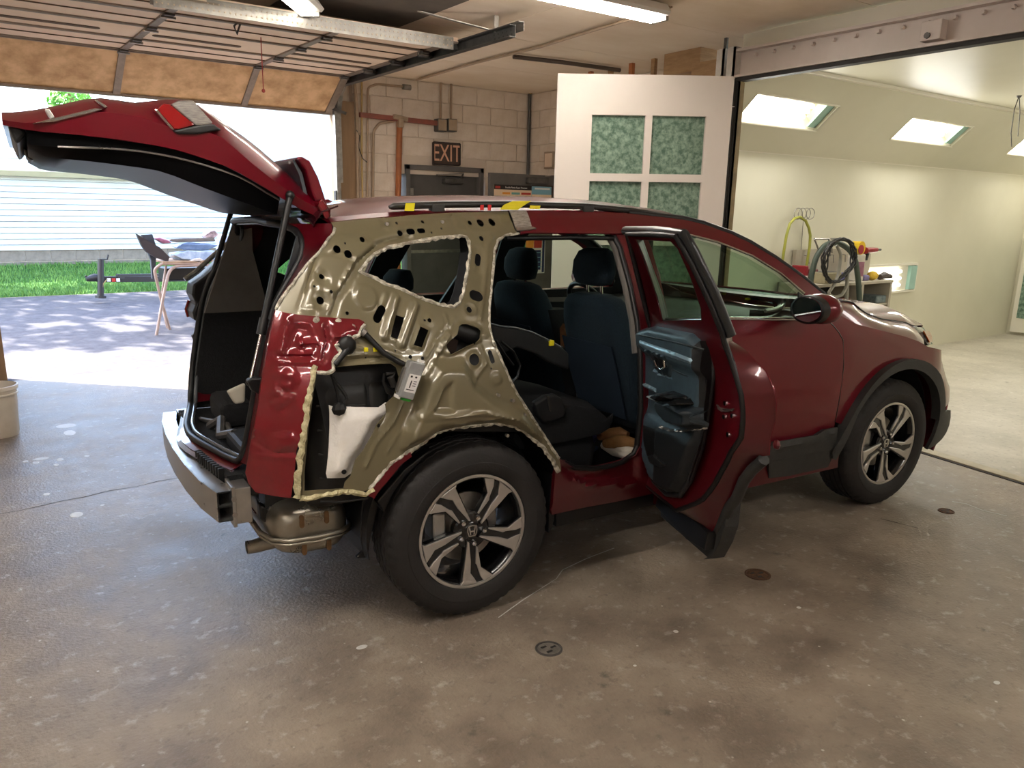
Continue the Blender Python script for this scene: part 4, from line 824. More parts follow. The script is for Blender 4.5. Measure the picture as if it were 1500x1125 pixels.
M_hdl=mat('headlamp_clear','#b9bdb8','#7d807c',rough=.1,metal=.5,scale=30)
M_mirg=mat('mirror_glass','#b9c8cc',rough=.03,metal=1)
M_dkgl=mat('dark_rear_glass','#0d1012',rough=.05,coat=1)
car=empty('car',(0,0,0),CAR_YAW); tag(car,'dark red SUV with rear quarter panel cut away and tailgate raised','car')
def SF(off=0,feats=(),mirror=1):
    def fr(x,z):
        h=off
        for ft in feats:
            k=ft[0]
            if k=='d': d=math.hypot(x-ft[1][0],z-ft[1][1]); r=ft[1][2]*ft[4] if len(ft)>4 else ft[1][2]; s=ft[3]; h+=ft[2]*sst((r+s-d)/(2*s))
            elif k=='c':
                d=min(segd((x,z),a,b) for a,b in zip(ft[1],ft[1][1:])); h+=ft[2]*sst((ft[3]+ft[4]-d)/(2*ft[4]))
            else:
                pl=ft[1]; d=min(segd((x,z),pl[i],pl[i-1]) for i in range(len(pl)))
                if not inpoly((x,z),pl): d=-d
                h+=ft[2]*sst((d+ft[3])/(2*ft[3]))
        return (x,-mirror*(halfw(x,z)+h),z)
    return fr
def P3(L): return [(p[0],-halfw(*p),p[1]) for p in L]
def ribbon(name,pts2,off,w0,w1,m,parent,closed=False,seed=1,th=.005,side=1,cl=.012):
    """jagged strip of cut sheet metal following a line on the car side"""
    random.seed(seed); L=[]
    n=len(pts2)
    for i in range(n if closed else n-1):
        a,b=pts2[i],pts2[(i+1)%n]; d=math.hypot(b[0]-a[0],b[1]-a[1]); k=max(1,int(d/cl))
        L+=[(a[0]+(b[0]-a[0])*t/k,a[1]+(b[1]-a[1])*t/k) for t in range(k)]
    if not closed: L.append(pts2[-1])
    N=len(L); A=[];B=[]
    for i,p in enumerate(L):
        q=L[(i+1)%N] if closed or i<N-1 else p; o=L[i-1] if closed or i>0 else p
        tx,tz=q[0]-o[0],q[1]-o[1]; l=math.hypot(tx,tz) or 1; nx,nz=-tz/l*side,tx/l*side
        a,b=w0*random.uniform(.3,1.2),w1*random.uniform(.55,1.15)
        A.append((p[0]-nx*a,p[1]-nz*a)); B.append((p[0]+nx*b,p[1]+nz*b))
    mb=MB(); rows=[[Vector((x,-(halfw(x,z)+off),z)) for x,z in A],[Vector((x,-(halfw(x,z)+off+th*random.uniform(.2,1.6)),z)) for x,z in [((a[0]+b[0])/2,(a[1]+b[1])/2) for a,b in zip(A,B)]],[Vector((x,-(halfw(x,z)+off),z)) for x,z in B]]
    if closed: rows=[r+[r[0]] for r in rows]
    return mb.grid(rows).build(name,m,parent,solid=.004,soff=0)
# ------------------------------------------------ olive inner quarter panel
OL=[(-.4464,1.5522),(-.3484,1.5625),(-.1187,1.5809),(.0656,1.592),(.1946,1.5982),(.3374,1.6023),(.3269,1.5655),(.3234,1.5252),(.3358,1.5092),(.262,1.504),(.2251,1.4831),(.1975,1.4453),(.1729,1.3827),(.1471,1.322),(.1147,1.2348),(.1085,1.2175),(.098,1.1654),(.1004,1.1201),(.1119,1.084),(.1362,1.0182),(.1591,.964),(.1934,.8967),(.221,.8584),(.2864,.763),(.3628,.6558),(.3983,.6119),(.4136,.5521),(.3937,.5431),(.3645,.608),(.3149,.6715),(.2481,.7353),(.1767,.7808),(.0925,.8049),(-.016,.8101),(-.1122,.8087),(-.1678,.8),(-.2144,.7746),(-.2755,.7412),(-.3489,.7048),(-.3945,.662),(-.4369,.6136),(-.5269,.6187),(-.6111,.6253),(-.676,.6064),(-.6829,.6499),(-.6727,.7134),(-.6467,.8722),(-.618,1.023),(-.6041,1.0678),(-.6324,1.1133),(-.6539,1.1799),(-.6776,1.2239),(-.6957,1.2612),(-.6713,1.3017),(-.6197,1.3578),(-.568,1.4138),(-.521,1.4497),(-.4821,1.4864),(-.4515,1.5144),(-.4404,1.5333)]
WIN=[(-.3895,1.3807),(-.3542,1.4133),(-.3137,1.4426),(-.2496,1.4674),(-.1727,1.4801),(-.0941,1.4926),(-.0125,1.5019),(.0636,1.5058),(.0883,1.5017),(.0976,1.4829),(.086,1.4378),(.054,1.366),(.0152,1.2912),(-.0086,1.2575),(-.0382,1.2416),(-.0926,1.2503),(-.1751,1.2813),(-.2404,1.3137),(-.3066,1.3367),(-.3271,1.3505),(-.365,1.3679)]
LIN=[(-.5997,1.0496),(-.5437,1.0686),(-.4622,1.0689),(-.3605,1.0664),(-.3295,1.0644),(-.3104,1.0496),(-.304,1.0156),(-.3218,.9688),(-.3312,.9493),(-.3645,.9244),(-.3614,.8896),(-.3996,.8582),(-.4177,.8231),(-.4581,.7645),(-.4863,.7357),(-.504,.6797),(-.5261,.6601),(-.5316,.6378),(-.6107,.6433),(-.6626,.6401),(-.6603,.7135),(-.6404,.8721),(-.617,.9886)]
HOLES=[circle2(*c) for c in [(-.4529,1.4583,.0138),(-.4152,1.4415,.0142),(-.3489,1.4906,.01),(-.417,1.4781,.0042),(-.5259,1.3665,.0092),(-.5475,1.288,.0135),(-.5595,1.3353,.0046),(-.5056,1.3168,.0057),(-.233,1.5463,.0065),(-.1889,1.549,.0053),(-.4602,1.2421,.0062),(-.1511,1.2033,.0077),(-.1695,1.2043,.0041),(.124,1.5516,.0085),(.1708,1.5519,.0144),(.2253,1.5546,.0146),(.1534,1.4927,.0096),(.0257,1.2318,.0113),(-.1894,1.5125,.011),(-.0783,1.5537,.006),(.0072,1.0523,.0217),(-.2498,1.0806,.0071),(-.2029,1.0723,.0066),(-.4654,1.1127,.0038),(-.4151,1.0897,.0041),(-.3044,1.1063,.004),(-.3922,.8494,.0081),(-.0089,1.5297,.0044),(-.0574,1.5145,.0038),(.0178,1.1104,.0043),(.0792,1.0126,.0042)]]
CAPS=[[(-.3287,1.2498,.0148),(-.3537,1.2185,.0147)],[(.1191,1.4236,.0123),(.1097,1.401,.0122)],[(.0578,1.2837,.0191),(.0745,1.2786,.0191)],[(-.1504,1.5182,.0106),(-.1358,1.5194,.0106)],[(-.1066,1.5215,.0091),(-.0905,1.5225,.0091)],[(.0806,1.0725,.0091),(.0882,1.04,.0091)]]
HOLES+=[capsule2(a[:2],b[:2],a[2]) for a,b in CAPS]
HOLES+=[[(-.2789,1.2281),(-.2478,1.2178),(-.2895,1.1448),(-.3151,1.1551)],[(-.1924,1.184),(-.1632,1.169),(-.201,1.112),(-.2319,1.1222)],[(-.0995,1.0984),(-.1043,1.1139),(-.0925,1.1231),(-.0495,1.1473),(-.0359,1.1748),(-.0212,1.1827),(.0045,1.1813),(.0431,1.166),(.0516,1.1567),(.0431,1.1284),(.0244,1.1141),(-.0112,1.1055),(-.0878,1.078)]]
FE=[('p',[(-.1594,1.0422),(-.1196,1.0463),(-.0464,1.038),(-.0268,1.0063),(-.0045,.9583),(.0668,.8964),(.1954,.8256),(.2945,.7177),(.248,.7409),(.1767,.7864),(.0925,.8158),(-.0158,.8234),(-.1633,.8151),(-.2282,.7817),(-.2969,.765),(-.2847,.82),(-.2369,.9157),(-.1979,.9964)],.045,.028),
 ('p',[(-.1536,.9624),(-.1096,.9834),(-.1159,.8822),(-.1859,.8899)],-.012,.012),
 ('c',[(-.1505,.9671),(-.1937,.9009),(-.2449,.8661)],.006,.004,.006),('c',[(-.2449,.8661),(-.1616,.8719),(-.0469,.8745)],.006,.003,.006),('c',[(-.2342,.8598),(-.1052,.8602),(.0474,.856)],.004,.003,.006),
 ('d',[(-.3816,1.2939,.0426)][0],.009,.005),
 ('c',[(-.2657,1.2871),(-.306,1.2207),(-.3398,1.1573)],.016,.011,.010),('c',[(-.1952,1.2581),(-.2409,1.1867),(-.2767,1.1275)],.016,.012,.010),('c',[(-.3022,1.2979),(-.336,1.2525)],.006,.006,.006),
 ('c',[(-.5305,1.4406),(-.6271,1.2552)],-.010,.002,.006),
 ('c',[(-.1554,1.496),(-.2273,1.4877),(-.2917,1.4711),(-.3715,1.4174),(-.4305,1.3511),(-.4877,1.2956),(-.5142,1.2379)],-.016,.009,.011),
 ('c',[(-.3825,1.4364),(-.4562,1.3495),(-.5211,1.2653)],.006,.003,.005),
 ('p',[(-.4863,1.4493),(-.4614,1.4887),(-.4082,1.505),(-.343,1.5049),(-.2911,1.4735),(-.383,1.4129),(-.4382,1.4394)],.007,.005),
 ('p',[(-.5247,1.4337),(-.4879,1.4424),(-.3984,1.4131),(-.4784,1.3044),(-.5246,1.2474),(-.6246,1.2574)],.004,.005),
 ('d',[(-.5259,1.3665,.0236)][0],-.006,.004),('d',[(-.5215,1.3582,.0212)][0],-.004,.004),('d',[(-.5596,1.3344,.0116)][0],-.004,.003),('d',[(-.5056,1.3168,.0165)][0],.005,.003),('d',[(-.5475,1.288,.0256)][0],-.006,.004),('d',[(-.5415,1.2729,.021)][0],-.004,.003),('d',[(-.5866,1.2478,.0202)][0],.006,.004),
 ('d',[(-.233,1.5463,.0182)][0],.005,.003),('d',[(.0031,1.5552,.0193)][0],.005,.003),('d',[(.0257,1.2318,.0194)][0],-.006,.003),('d',[(.0257,1.2318,.0323)][0],.004,.003),('d',[(.0072,1.0523,.0298)][0],.005,.004),('d',[(.097,.973,.0238)][0],.006,.003),('d',[(.0722,1.1369,.0109)][0],.004,.003),('d',[(-.1511,1.2033,.018)][0],.004,.003),
 ('c',[(.1264,1.445),(.102,1.3791)],-.006,.018,.005),
 ('c',[(.2068,1.5014),(.1716,1.4652),(.1311,1.3632),(.0836,1.2437),(.0615,1.1898)],.006,.006,.006),('c',[(.278,1.5437),(.2381,1.5224),(.1984,1.4962)],.006,.005,.006),
 ('c',[(-.2399,1.5634),(-.1248,1.5694),(.061,1.575)],-.008,.003,.005),('c',[(.0602,1.5737),(.0482,1.5273),(.0944,1.5145)],-.008,.002,.005),('c',[(-.2526,1.5339),(-.1106,1.5394),(-.021,1.5449),(.03,1.558)],.006,.003,.005),
 ('p',[(.1033,1.5741),(.2767,1.5785),(.265,1.5437),(.219,1.5224),(.1829,1.5119),(.1118,1.5197)],.006,.005),('p',[(.1436,1.5693),(.2584,1.5703),(.2489,1.5436),(.1325,1.5378)],.003,.004),
 ('c',[(-.0811,1.1535),(-.2105,1.0073)],.011,.006,.007),('c',[(-.0778,1.1947),(-.1909,1.0738)],.007,.003,.005),('c',[(-.0814,1.2167),(-.0746,1.1702),(-.0439,1.2051)],.006,.003,.004),
 ('c',[(.0423,1.0988),(.0592,1.0347),(-.0064,.9739)],.007,.005,.006),('c',[(-.0131,.9617),(-.0266,1.0088),(-.0464,1.038),(-.1477,1.0461)],-.006,.002,.005),
 ('c',[(-.2986,.9222),(-.3396,.8522),(-.4077,.7853),(-.4487,.7045)],.007,.004,.006),('c',[(-.2722,.8643),(-.3282,.8001),(-.3668,.7438)],.006,.003,.006),('c',[(-.3559,.8939),(-.3901,.8384)],-.006,.006,.006),
 ('p',[(-.5224,1.0964),(-.395,1.0938),(-.3135,1.083),(-.3182,1.0692),(-.4615,1.0734),(-.5355,1.0747)],-.014,.006),('c',[(-.5099,1.0818),(-.4098,1.0809),(-.3279,1.0747)],.008,.003,.005),
 ('c',[(-.4817,1.1343),(-.3529,1.114),(-.2911,1.0908)],.006,.004,.006),('p',[(-.2288,1.2548),(-.2115,1.2469),(-.285,1.1257),(-.3317,1.1452)],.003,.004),('p',[(-.1985,1.1939),(-.1533,1.1722),(-.1998,1.1033),(-.2439,1.1159)],.006,.004),('p',[(-.1352,1.123),(-.019,1.1867),(.0588,1.1651),(.0485,1.1159),(.0048,1.1039),(-.0989,1.0718),(-.1301,1.0887)],.008,.006),
 ('c',[(-.1619,.8616),(.0116,.8601),(.1639,.8128)],.008,.004,.006),('c',[(-.2141,.7929),(-.1348,.8246),(-.0186,.8317),(.0865,.8247)],.008,.004,.005)]
ol=panel('quarter_inner_panel',OL,SF(0,FE),M_olive,car,holes=HOLES+[WIN,LIN],step=.0085,thick=.002,smooth=50); lab(ol,'olive primer inner quarter panel with drilled holes')
ribbon('window_cut_edge',WIN,.002,.002,.012,M_cut,car,closed=True,seed=3,side=-1)
ribbon('door_cut_edge',[(.337,1.5119),(.2615,1.5027),(.2251,1.4831),(.1975,1.4453),(.1729,1.3827),(.1471,1.322),(.1147,1.2348),(.1085,1.2175),(.098,1.1654),(.1004,1.1201),(.1119,1.084),(.1362,1.0182),(.1591,.964),(.1934,.8967),(.221,.8584),(.2864,.763),(.3628,.6558),(.3983,.6119)],.002,.006,.004,M_cut,car,seed=4)
ribbon('arch_cut_edge',[(.3996,.5543),(.3645,.608),(.3149,.6715),(.2481,.7353),(.1767,.7808),(.0925,.8049),(-.016,.8101),(-.1122,.8087),(-.1678,.8),(-.2144,.7746),(-.2755,.7412),(-.3489,.7048),(-.3945,.662),(-.4368,.6189)],.003,.007,.012,M_cut,car,seed=5)
ribbon('lower_cut_edge',[(-.4211,.6188),(-.45,.6052),(-.4886,.6199),(-.5267,.6291),(-.5881,.6282),(-.6442,.6193),(-.6818,.6166)],.004,.006,.014,M_cutc,car,seed=6,th=.01)
ribbon('rear_cut_edge',[(-.6045,1.0813),(-.6163,1.057),(-.6361,.9891),(-.6507,.9078),(-.6685,.812),(-.6828,.7132),(-.6919,.6187)],.020,.012,.010,M_cutc,car,seed=7,th=.006)
ribbon('pillar_cut_edge',[(-.4404,1.5333),(-.4515,1.5144),(-.4821,1.4864),(-.521,1.4497),(-.568,1.4138),(-.6197,1.3578),(-.6713,1.3017),(-.6957,1.2612)],.003,.003,.006,M_cut,car,seed=8)
# inside darkness behind the panel: inner trim and wheel house
panel('inner_quarter_trim',[(-.4211,1.505),(-.138,1.5418),(.3005,1.5653),(.2281,1.4648),(.1304,1.2366),(.1185,1.1617),(.1706,.9919),(.3278,.7133),(-.1639,.7784),(-.3838,.6787),(-.5383,.6776),(-.5894,1.0217),(-.6259,1.2241),(-.5269,1.3788)],lambda x,z:(x,-(halfw(x,z)-.085),z),M_int,car,holes=[[(a*1.0,b) for a,b in WIN]],step=.04,thick=.004)
# belt retractor in the large hole
c=[(.016,-.8,1.142),(-.04,-.8,1.093)]; r_=MB().cyl((c[0][0]-.06,-.80,c[0][2]+.02),(c[0][0]+.05,-.80,c[0][2]-.02),.035,18).build('belt_reel',M_blk,car,smooth=40); MB().box((c[0][0]-.05,-.77,c[0][2]-.07),(c[0][0]+.06,-.75,c[0][2]+.06)).build('reel_bracket',M_int,r_,bev=.004)
MB().bar((c[1][0],-.80,c[1][2]+.04),(c[1][0]-.02,-.79,c[1][2]-.06),.045,.012,up=(0,1,0)).build('belt_webbing',mat('brown_webbing','#3a2e28',rough=.9),r_)
# bolts, sealant spots
for k,(x,z) in enumerate([(.0322,.8484),(-.1714,.8291),(-.2338,1.5462),(.0016,1.5552),(.1616,.8838),(.0977,.9118),(.2145,.8207),(.1364,.7471)]): MB().cyl((x,-halfw(x,z)-.002,z),(x,-halfw(x,z)-.016,z),.007,8).build('stud',M_galv,car)
for k,(x,z) in enumerate([(-.2418,.7887),(-.1632,.8177),(-.083,.8301),(.032,.8311)]): MB().ball((x,-halfw(x,z)-.008,z),.02,8,(1.3,.35,.5)).build('red_overspray_patch',M_redbr,car,smooth=80)
for k,(x,z) in enumerate([(-.4153,1.1183),(-.3811,1.1159)]): MB().box((x-.008,-halfw(x,z)-.008,z-.008),(x+.008,-halfw(x,z)+.004,z+.008)).build('yellow_clip',M_ylw,car,bev=.003)
# ------------------------------------------------ black liner, white pad, module, cables
def rbox(x0,x1,z0,z1,yb,yf,n=22,pw=4.5,ribs=()):
    rows=[]
    for i in range(n+1):
        r=[]
        for j in range(n+1):
            u=-1+2*i/n; v=-1+2*j/n; x=x0+(x1-x0)*i/n; z=z0+(z1-z0)*j/n
            t=max(0,1-abs(u)**pw-abs(v)**pw*(1-abs(u)**pw)); h=t**.4
            for rx in ribs: h-=.05*sst(1-abs(x-rx)/.012)
            r.append(Vector((x,yb+(yf-yb)*h,z)))
        rows.append(r)
    return rows
li=[(-.614,-.78,1.005),(-.236,-.78,1.047),(-.244,-.78,.535),(-.633,-.78,.601)]
lx0,lx1=li[0][0],li[1][0]
MB().grid(rbox(lx0,lx1+.02,.50,li[1][2]+.0,-.60,-.825,40,7,ribs=(lx0+.22,lx0+.30,lx0+.38))).build('fuel_pipe_liner',M_liner,car,smooth=60)
for k in range(5):
    z=.56+.09*k; MB().tube([(lx0+.03,-.80+.0,z),(lx0+.1,-.826,z-.004),(lx0+.2,-.829,z-.008)],.004,6).build('liner_rib',M_liner,car,smooth=60)
pd=[(-.551,-.845,.928),(-.533,-.845,.921),(-.457,-.845,.91),(-.366,-.845,.9),(-.337,-.845,.914),(-.332,-.845,.888),(-.34,-.845,.869),(-.376,-.845,.841),(-.394,-.845,.804),(-.434,-.845,.744),(-.463,-.845,.714),(-.48,-.845,.665),(-.504,-.845,.655),(-.568,-.845,.663),(-.571,-.845,.681),(-.555,-.845,.789),(-.55,-.845,.863)]
pd2=[(p[0],p[2]) for p in pd]
def padf(x,z):
    d=min(segd((x,z),pd2[i],pd2[i-1]) for i in range(len(pd2))); return (x,-.838-.020*sst(d/.04)-.003*math.sin(40*x+25*z),z)
pdo=panel('insulation_pad',pd2,padf,M_pad,car,step=.012,thick=.01,smooth=60); lab(pdo,'white felt insulation pad hanging in body opening')
c=[(-.512,-.862,.682)][0]; MB().cyl((c[0],-.856,c[2]),(c[0],-.864,c[2]),.009,10).build('pad_fastener',M_rub,pdo)
md=[(-.289,-.93,1.084),(-.23,-.93,1.069),(-.282,-.93,.942),(-.337,-.93,.96)]; mc=[(p[0],p[2]) for p in md]
mo=MB().prism(mc,lambda u,v,h:(u,h,v),-.96,-.925).build('control_module',M_grey,car,bev=.004); lab(mo,'grey control module with white label and green connector')
def mq(u,v): 
    a=[mc[0][i]+(mc[1][i]-mc[0][i])*u for i in (0,1)]; b=[mc[3][i]+(mc[2][i]-mc[3][i])*u for i in (0,1)]; return (a[0]+(b[0]-a[0])*v,a[1]+(b[1]-a[1])*v)
MB().prism([mq(.2,.33),mq(.93,.33),mq(.93,.82),mq(.2,.82)],lambda u,v,h:(u,h,v),-.962,-.959).build('module_label',M_pwht,mo)
for (u,v,w,h) in ((.3,.37,.12,.05),(.6,.37,.12,.05),(.42,.5,.06,.2),(.6,.5,.2,.02),(.6,.56,.2,.02),(.6,.62,.2,.02),(.28,.74,.5,.02)): MB().prism([mq(u,v),mq(u+w,v),mq(u+w,v+h),mq(u,v+h)],lambda a,b,k:(a,k,b),-.9635,-.961).build('label_print',M_gasket,mo)
MB().prism([mq(.25,.99),mq(.95,.99),mq(.9,1.07),mq(.3,1.07)],lambda u,v,h:(u,h,v),-.955,-.93).build('green_connector',mat('green_connector','#2f9a2c',rough=.4),mo,bev=.004)
MB().prism([mq(-.1,.95),mq(.18,.97),mq(.15,1.06),mq(-.08,1.04)],lambda u,v,h:(u,h,v),-.955,-.93).build('white_tab',M_pwht,mo); MB().prism([mq(.62,-.08),mq(.95,-.06),mq(.95,.03),mq(.62,.02)],lambda u,v,h:(u,h,v),-.95,-.93).build('mount_tab',M_pwht,mo)
MB().prism([mq(-.14,.2),mq(0,.2),mq(0,.9),mq(-.14,.86)],lambda u,v,h:(u,h,v),-.945,-.93).build('mount_flange',M_galv,mo)
ct=[(-.427,-.8477,1.1858),(-.41,-.8549,1.1688),(-.381,-.8696,1.1326),(-.3573,-.8796,1.1056),(-.334,-.8851,1.09),(-.3054,-.891,1.0714),(-.2859,-.8944,1.0604)]; MB().tube(ct,.010,8).build('antenna_cable',M_blk,car,smooth=60)
ct=[(-.4256,-.8506,1.1837),(-.4149,-.8548,1.1739)]; MB().tube(ct,.014,8).build('cable_sleeve',M_galv,car,smooth=60)
ct=[(-.4818,-.8643,1.1462),(-.4902,-.872,1.1264),(-.5133,-.8796,1.1055),(-.5414,-.8881,1.0807)]; MB().tube(ct,.012,8).build('grommet_cable',M_blk,car,smooth=60); c=[(-.4862,-.8621,1.139)][0]; MB().ball(c,.035,10,(1,.6,1)).build('grommet',M_blk,car,smooth=60)
ct=[(-.542,-.85,1.041),(-.531,-.85,1.015),(-.514,-.85,.994),(-.493,-.85,.962),(-.488,-.85,.947),(-.504,-.85,.924),(-.517,-.85,.91)]; MB().tube(ct,.006,8).build('hanging_wire',M_blk,car,smooth=60); MB().tube([(-.539,-.855,1.031),(-.524,-.855,.974),(-.519,-.855,.919)],.006,8).build('hanging_wire',M_blk,car,smooth=60); c=[(-.523,-.865,.917)][0]; MB().ball(c,.028,8,(1,.6,.9)).build('wire_plug',M_blk,car)
ct=[(-.344,-.85,1.025),(-.348,-.85,.993),(-.33,-.85,.961),(-.306,-.85,.946)]; MB().tube(ct,[.006,.006,.014,.012],8).build('module_lead',M_blk,car,smooth=60); MB().tube([(-.341,-.86,1.024),(-.309,-.86,1.026),(-.325,-.86,1.01),(-.31,-.86,.976)],[.006,.006,.014,.012],8).build('module_lead',M_gasket,car,smooth=60)
# ------------------------------------------------ red rear corner
RC=[(-.6984,1.2589),(-.6574,1.2492),(-.5945,1.2413),(-.5107,1.231),(-.428,1.2229),(-.4112,1.2145),(-.4074,1.2028),(-.4132,1.1917),(-.4383,1.1702),(-.482,1.1511),(-.5234,1.1398),(-.509,1.1192),(-.531,1.1038),(-.5455,1.0891),(-.5446,1.0618),(-.5578,1.0538),(-.6056,1.0555),(-.6122,1.0726),(-.6241,1.0459),(-.6434,.9777),(-.6636,.865),(-.6832,.7995),(-.6978,.6874),(-.708,.6177),(-.7545,.6202),(-.8049,.6245),(-.8239,.6556),(-.8296,.6928),(-.8101,.7976),(-.7863,.9224),(-.7621,1.0412),(-.7321,1.1555)]
RF=[('c',[(-.6647,1.2418),(-.7042,1.1346),(-.7439,.974)],.010,.006,.008),('c',[(-.7129,1.112),(-.6438,1.1067),(-.6048,1.1104)],-.012,.006,.006),('c',[(-.7167,1.0962),(-.6077,1.0904)],.006,.004,.006),
 ('p',[(-.6449,1.2109),(-.6029,1.2059),(-.5933,1.1568),(-.6029,1.1237),(-.6857,1.1263),(-.6662,1.1798)],-.016,.010),('c',[(-.6434,1.1533),(-.6263,1.1554),(-.5888,1.1566)],.014,.006,.006),('c',[(-.638,1.1754),(-.6404,1.1311)],.012,.005,.005),('c',[(-.5533,1.1995),(-.5518,1.1547),(-.5758,1.0934)],-.014,.006,.008),
 ('p',[(-.5347,1.2209),(-.4497,1.212),(-.443,1.1819),(-.4953,1.1692),(-.541,1.1607)],.008,.006),('c',[(-.5349,1.1671),(-.494,1.1759),(-.5107,1.1656)],.004,.003,.004),
 ('c',[(-.8087,.8225),(-.7483,.7776),(-.6696,.7877)],-.008,.005,.006),('c',[(-.8009,.7621),(-.6907,.7674)],.006,.004,.006),('p',[(-.7488,.8409),(-.6963,.8546),(-.676,.824),(-.6928,.8065),(-.7381,.7934)],.007,.006)]
random.seed(11)
for (x,z) in [(-.7066,1.0495),(-.6903,1.0569),(-.6823,1.0391),(-.7074,1.0223),(-.6948,1.0114),(-.7272,.9937),(-.6919,.9771),(-.7139,.9692),(-.7305,.9518)]: RF.append(('d',(x,z,random.uniform(.010,.018)),.010,.007))
panel('rear_corner_panel',RC,SF(.018,RF),M_redbr,car,step=.010,thick=.003,smooth=50)
for (x,z) in [(-.5788,1.2275),(-.5033,1.2182),(-.4565,1.1964),(-.4765,1.1635)]: MB().ball((x,-halfw(x,z)-.020,z),.013,8,(1,.4,1)).build('weld_spot',M_cut,car,smooth=70)
ribbon('tongue_cut_edge',[(-.4074,1.2028),(-.4383,1.1702),(-.482,1.1511),(-.5234,1.1398),(-.509,1.1192),(-.5455,1.0891),(-.5446,1.0618),(-.5578,1.0538),(-.6056,1.0555)],.022,.004,.010,M_cut,car,seed=9,side=-1)
# red strip behind the wheel arch and mud flap
AS=[(-.2755,.7385),(-.349,.6996),(-.3945,.6554),(-.429,.6149),(-.45,.5999),(-.4186,.5809),(-.3947,.6116),(-.3707,.6343),(-.3141,.6943),(-.2703,.7194)]
panel('arch_strip',AS,SF(.003),M_red,car,step=.02,thick=.01)
# ------------------------------------------------ tailgate opening
NE=[(-.584,-.3,1.544),(-.574,-.4,1.541),(-.537,-.485,1.52),(-.527,-.53,1.484),(-.543,-.56,1.427),(-.594,-.585,1.356),(-.658,-.6,1.266),(-.699,-.605,1.163),(-.738,-.605,.996),(-.773,-.595,.831),(-.793,-.57,.722),(-.806,-.52,.667)]
SI=[(-.832,-.403,.66),(-.865,-.251,.66),(-.89,-.128,.66),(-.899,-.018,.66)]
near=[Vector(p) for p in NE]+[Vector(p) for p in SI[:3]]
near=[p for p in near if p.y<-.05]; full=near+[Vector((near[-1].x-.01,0,.655))]+[Vector((p.x,-p.y,p.z)) for p in reversed(near)]+[Vector((near[0].x+.012,0,near[0].z+.008))]
ws=MB().tube(bend(full,2,.35),.014,8,closed=True).build('tailgate_seal',M_rub,car,smooth=60)
MB().tube([p+(Vector((-.25,0,1.08))-p).normalized()*.016+Vector((.012,0,0)) for p in bend(full,2,.35)],.010,8,closed=True).build('seal_lip',mat('grey_seal_edge','#4a4d50',rough=.2),ws,smooth=60)
# pillar flange between seal and outer panels (both sides)
outr=[Vector((p[0],-halfw(*p),p[1])) for p in [(-.443,1.5475),(-.4455,1.5333),(-.454,1.5144),(-.4821,1.4864),(-.521,1.4497),(-.568,1.4138),(-.6197,1.3578),(-.6713,1.3017),(-.698,1.2589),(-.7321,1.1555),(-.7621,1.0412),(-.7863,.9224),(-.8101,.7976),(-.8259,.6937)]]
def resamp(L,n):
    L=[Vector(p) for p in L]; d=[0]
    for a,b in zip(L,L[1:]): d.append(d[-1]+(b-a).length)
    out=[]
    for k in range(n):
        t=d[-1]*k/(n-1); i=max(j for j in range(len(d)-1) if d[j]<=t+1e-9); u=(t-d[i])/max(1e-9,d[i+1]-d[i]); out.append(L[i].lerp(L[i+1],u))
    return out
NEv=[Vector(p) for p in NE]
A=resamp(outr,24); B=resamp(NEv[1:],24)
Mi=[a.lerp(b,.5)+Vector((.02,0,0)) for a,b in zip(A,B)]
for s in (1,-1):
    mb=MB(Matrix.Diagonal((1,s,1,1))); mb.grid([A,Mi,B] if s==1 else [[b+Vector((.13,-.03,0)) for b in B],[b+Vector((.06,-.02,0)) for b in B],B]); mb.build('pillar_flange',M_redin if s==1 else M_redin,car,smooth=60,solid=.004)
# rear header above opening and sill panel below
YH=(-.57,-.52,-.3,0,.3,.52,.57)
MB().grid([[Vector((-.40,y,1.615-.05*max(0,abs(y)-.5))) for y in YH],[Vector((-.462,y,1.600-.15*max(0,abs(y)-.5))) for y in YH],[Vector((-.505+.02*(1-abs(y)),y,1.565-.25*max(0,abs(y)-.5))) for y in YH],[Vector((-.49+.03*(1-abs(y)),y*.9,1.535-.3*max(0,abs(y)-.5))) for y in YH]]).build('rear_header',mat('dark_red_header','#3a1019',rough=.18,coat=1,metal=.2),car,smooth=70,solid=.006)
an=[(-.279,.0,1.637),(-.251,.0,1.641),(-.217,.0,1.627),(-.183,.0,1.608),(-.19,.0,1.601),(-.274,.0,1.6)]; MB().prism([(p[0],p[2]) for p in an],lambda u,v,h:(u,h,v),-.02,.02).build('roof_antenna',M_red,car,bev=.01)
sill=[p for p in full if p.z<.70 and abs(p.y)<.58]
sill=sorted(sill,key=lambda p:p.y)
MB().grid([[p+Vector((.02,0,-.005)) for p in sill],[p+Vector((-.03,0,-.03)) for p in sill],[p+Vector((-.02,0,-.10)) for p in sill],[p+Vector((.05,0,-.22)) for p in sill]]).build('rear_sill_panel',M_redin,car,smooth=50,solid=.004)
MB().grid([[p+Vector((-.02+.03*0,0,-.03)) for p in sill],[p+Vector((-.045,0,-.045)) for p in sill]]).build('sill_edge',mat('grey_violet_sill','#5a5560',rough=.3,coat=.6),car,smooth=50,solid=.004)
gl=None
for k in range(11):
    y=-.50+.028*k; x=-.83-.06*(1-(y/.6)**2)
    if gl is None: gl=MB().box((-.012,-.007,-.06),(.012,.007,.06)).build('vent_slat',M_blk,car,bev=.002); o=gl
    else: o=copy(gl,parent=car)
    o.location=(x-.02,y,.585)
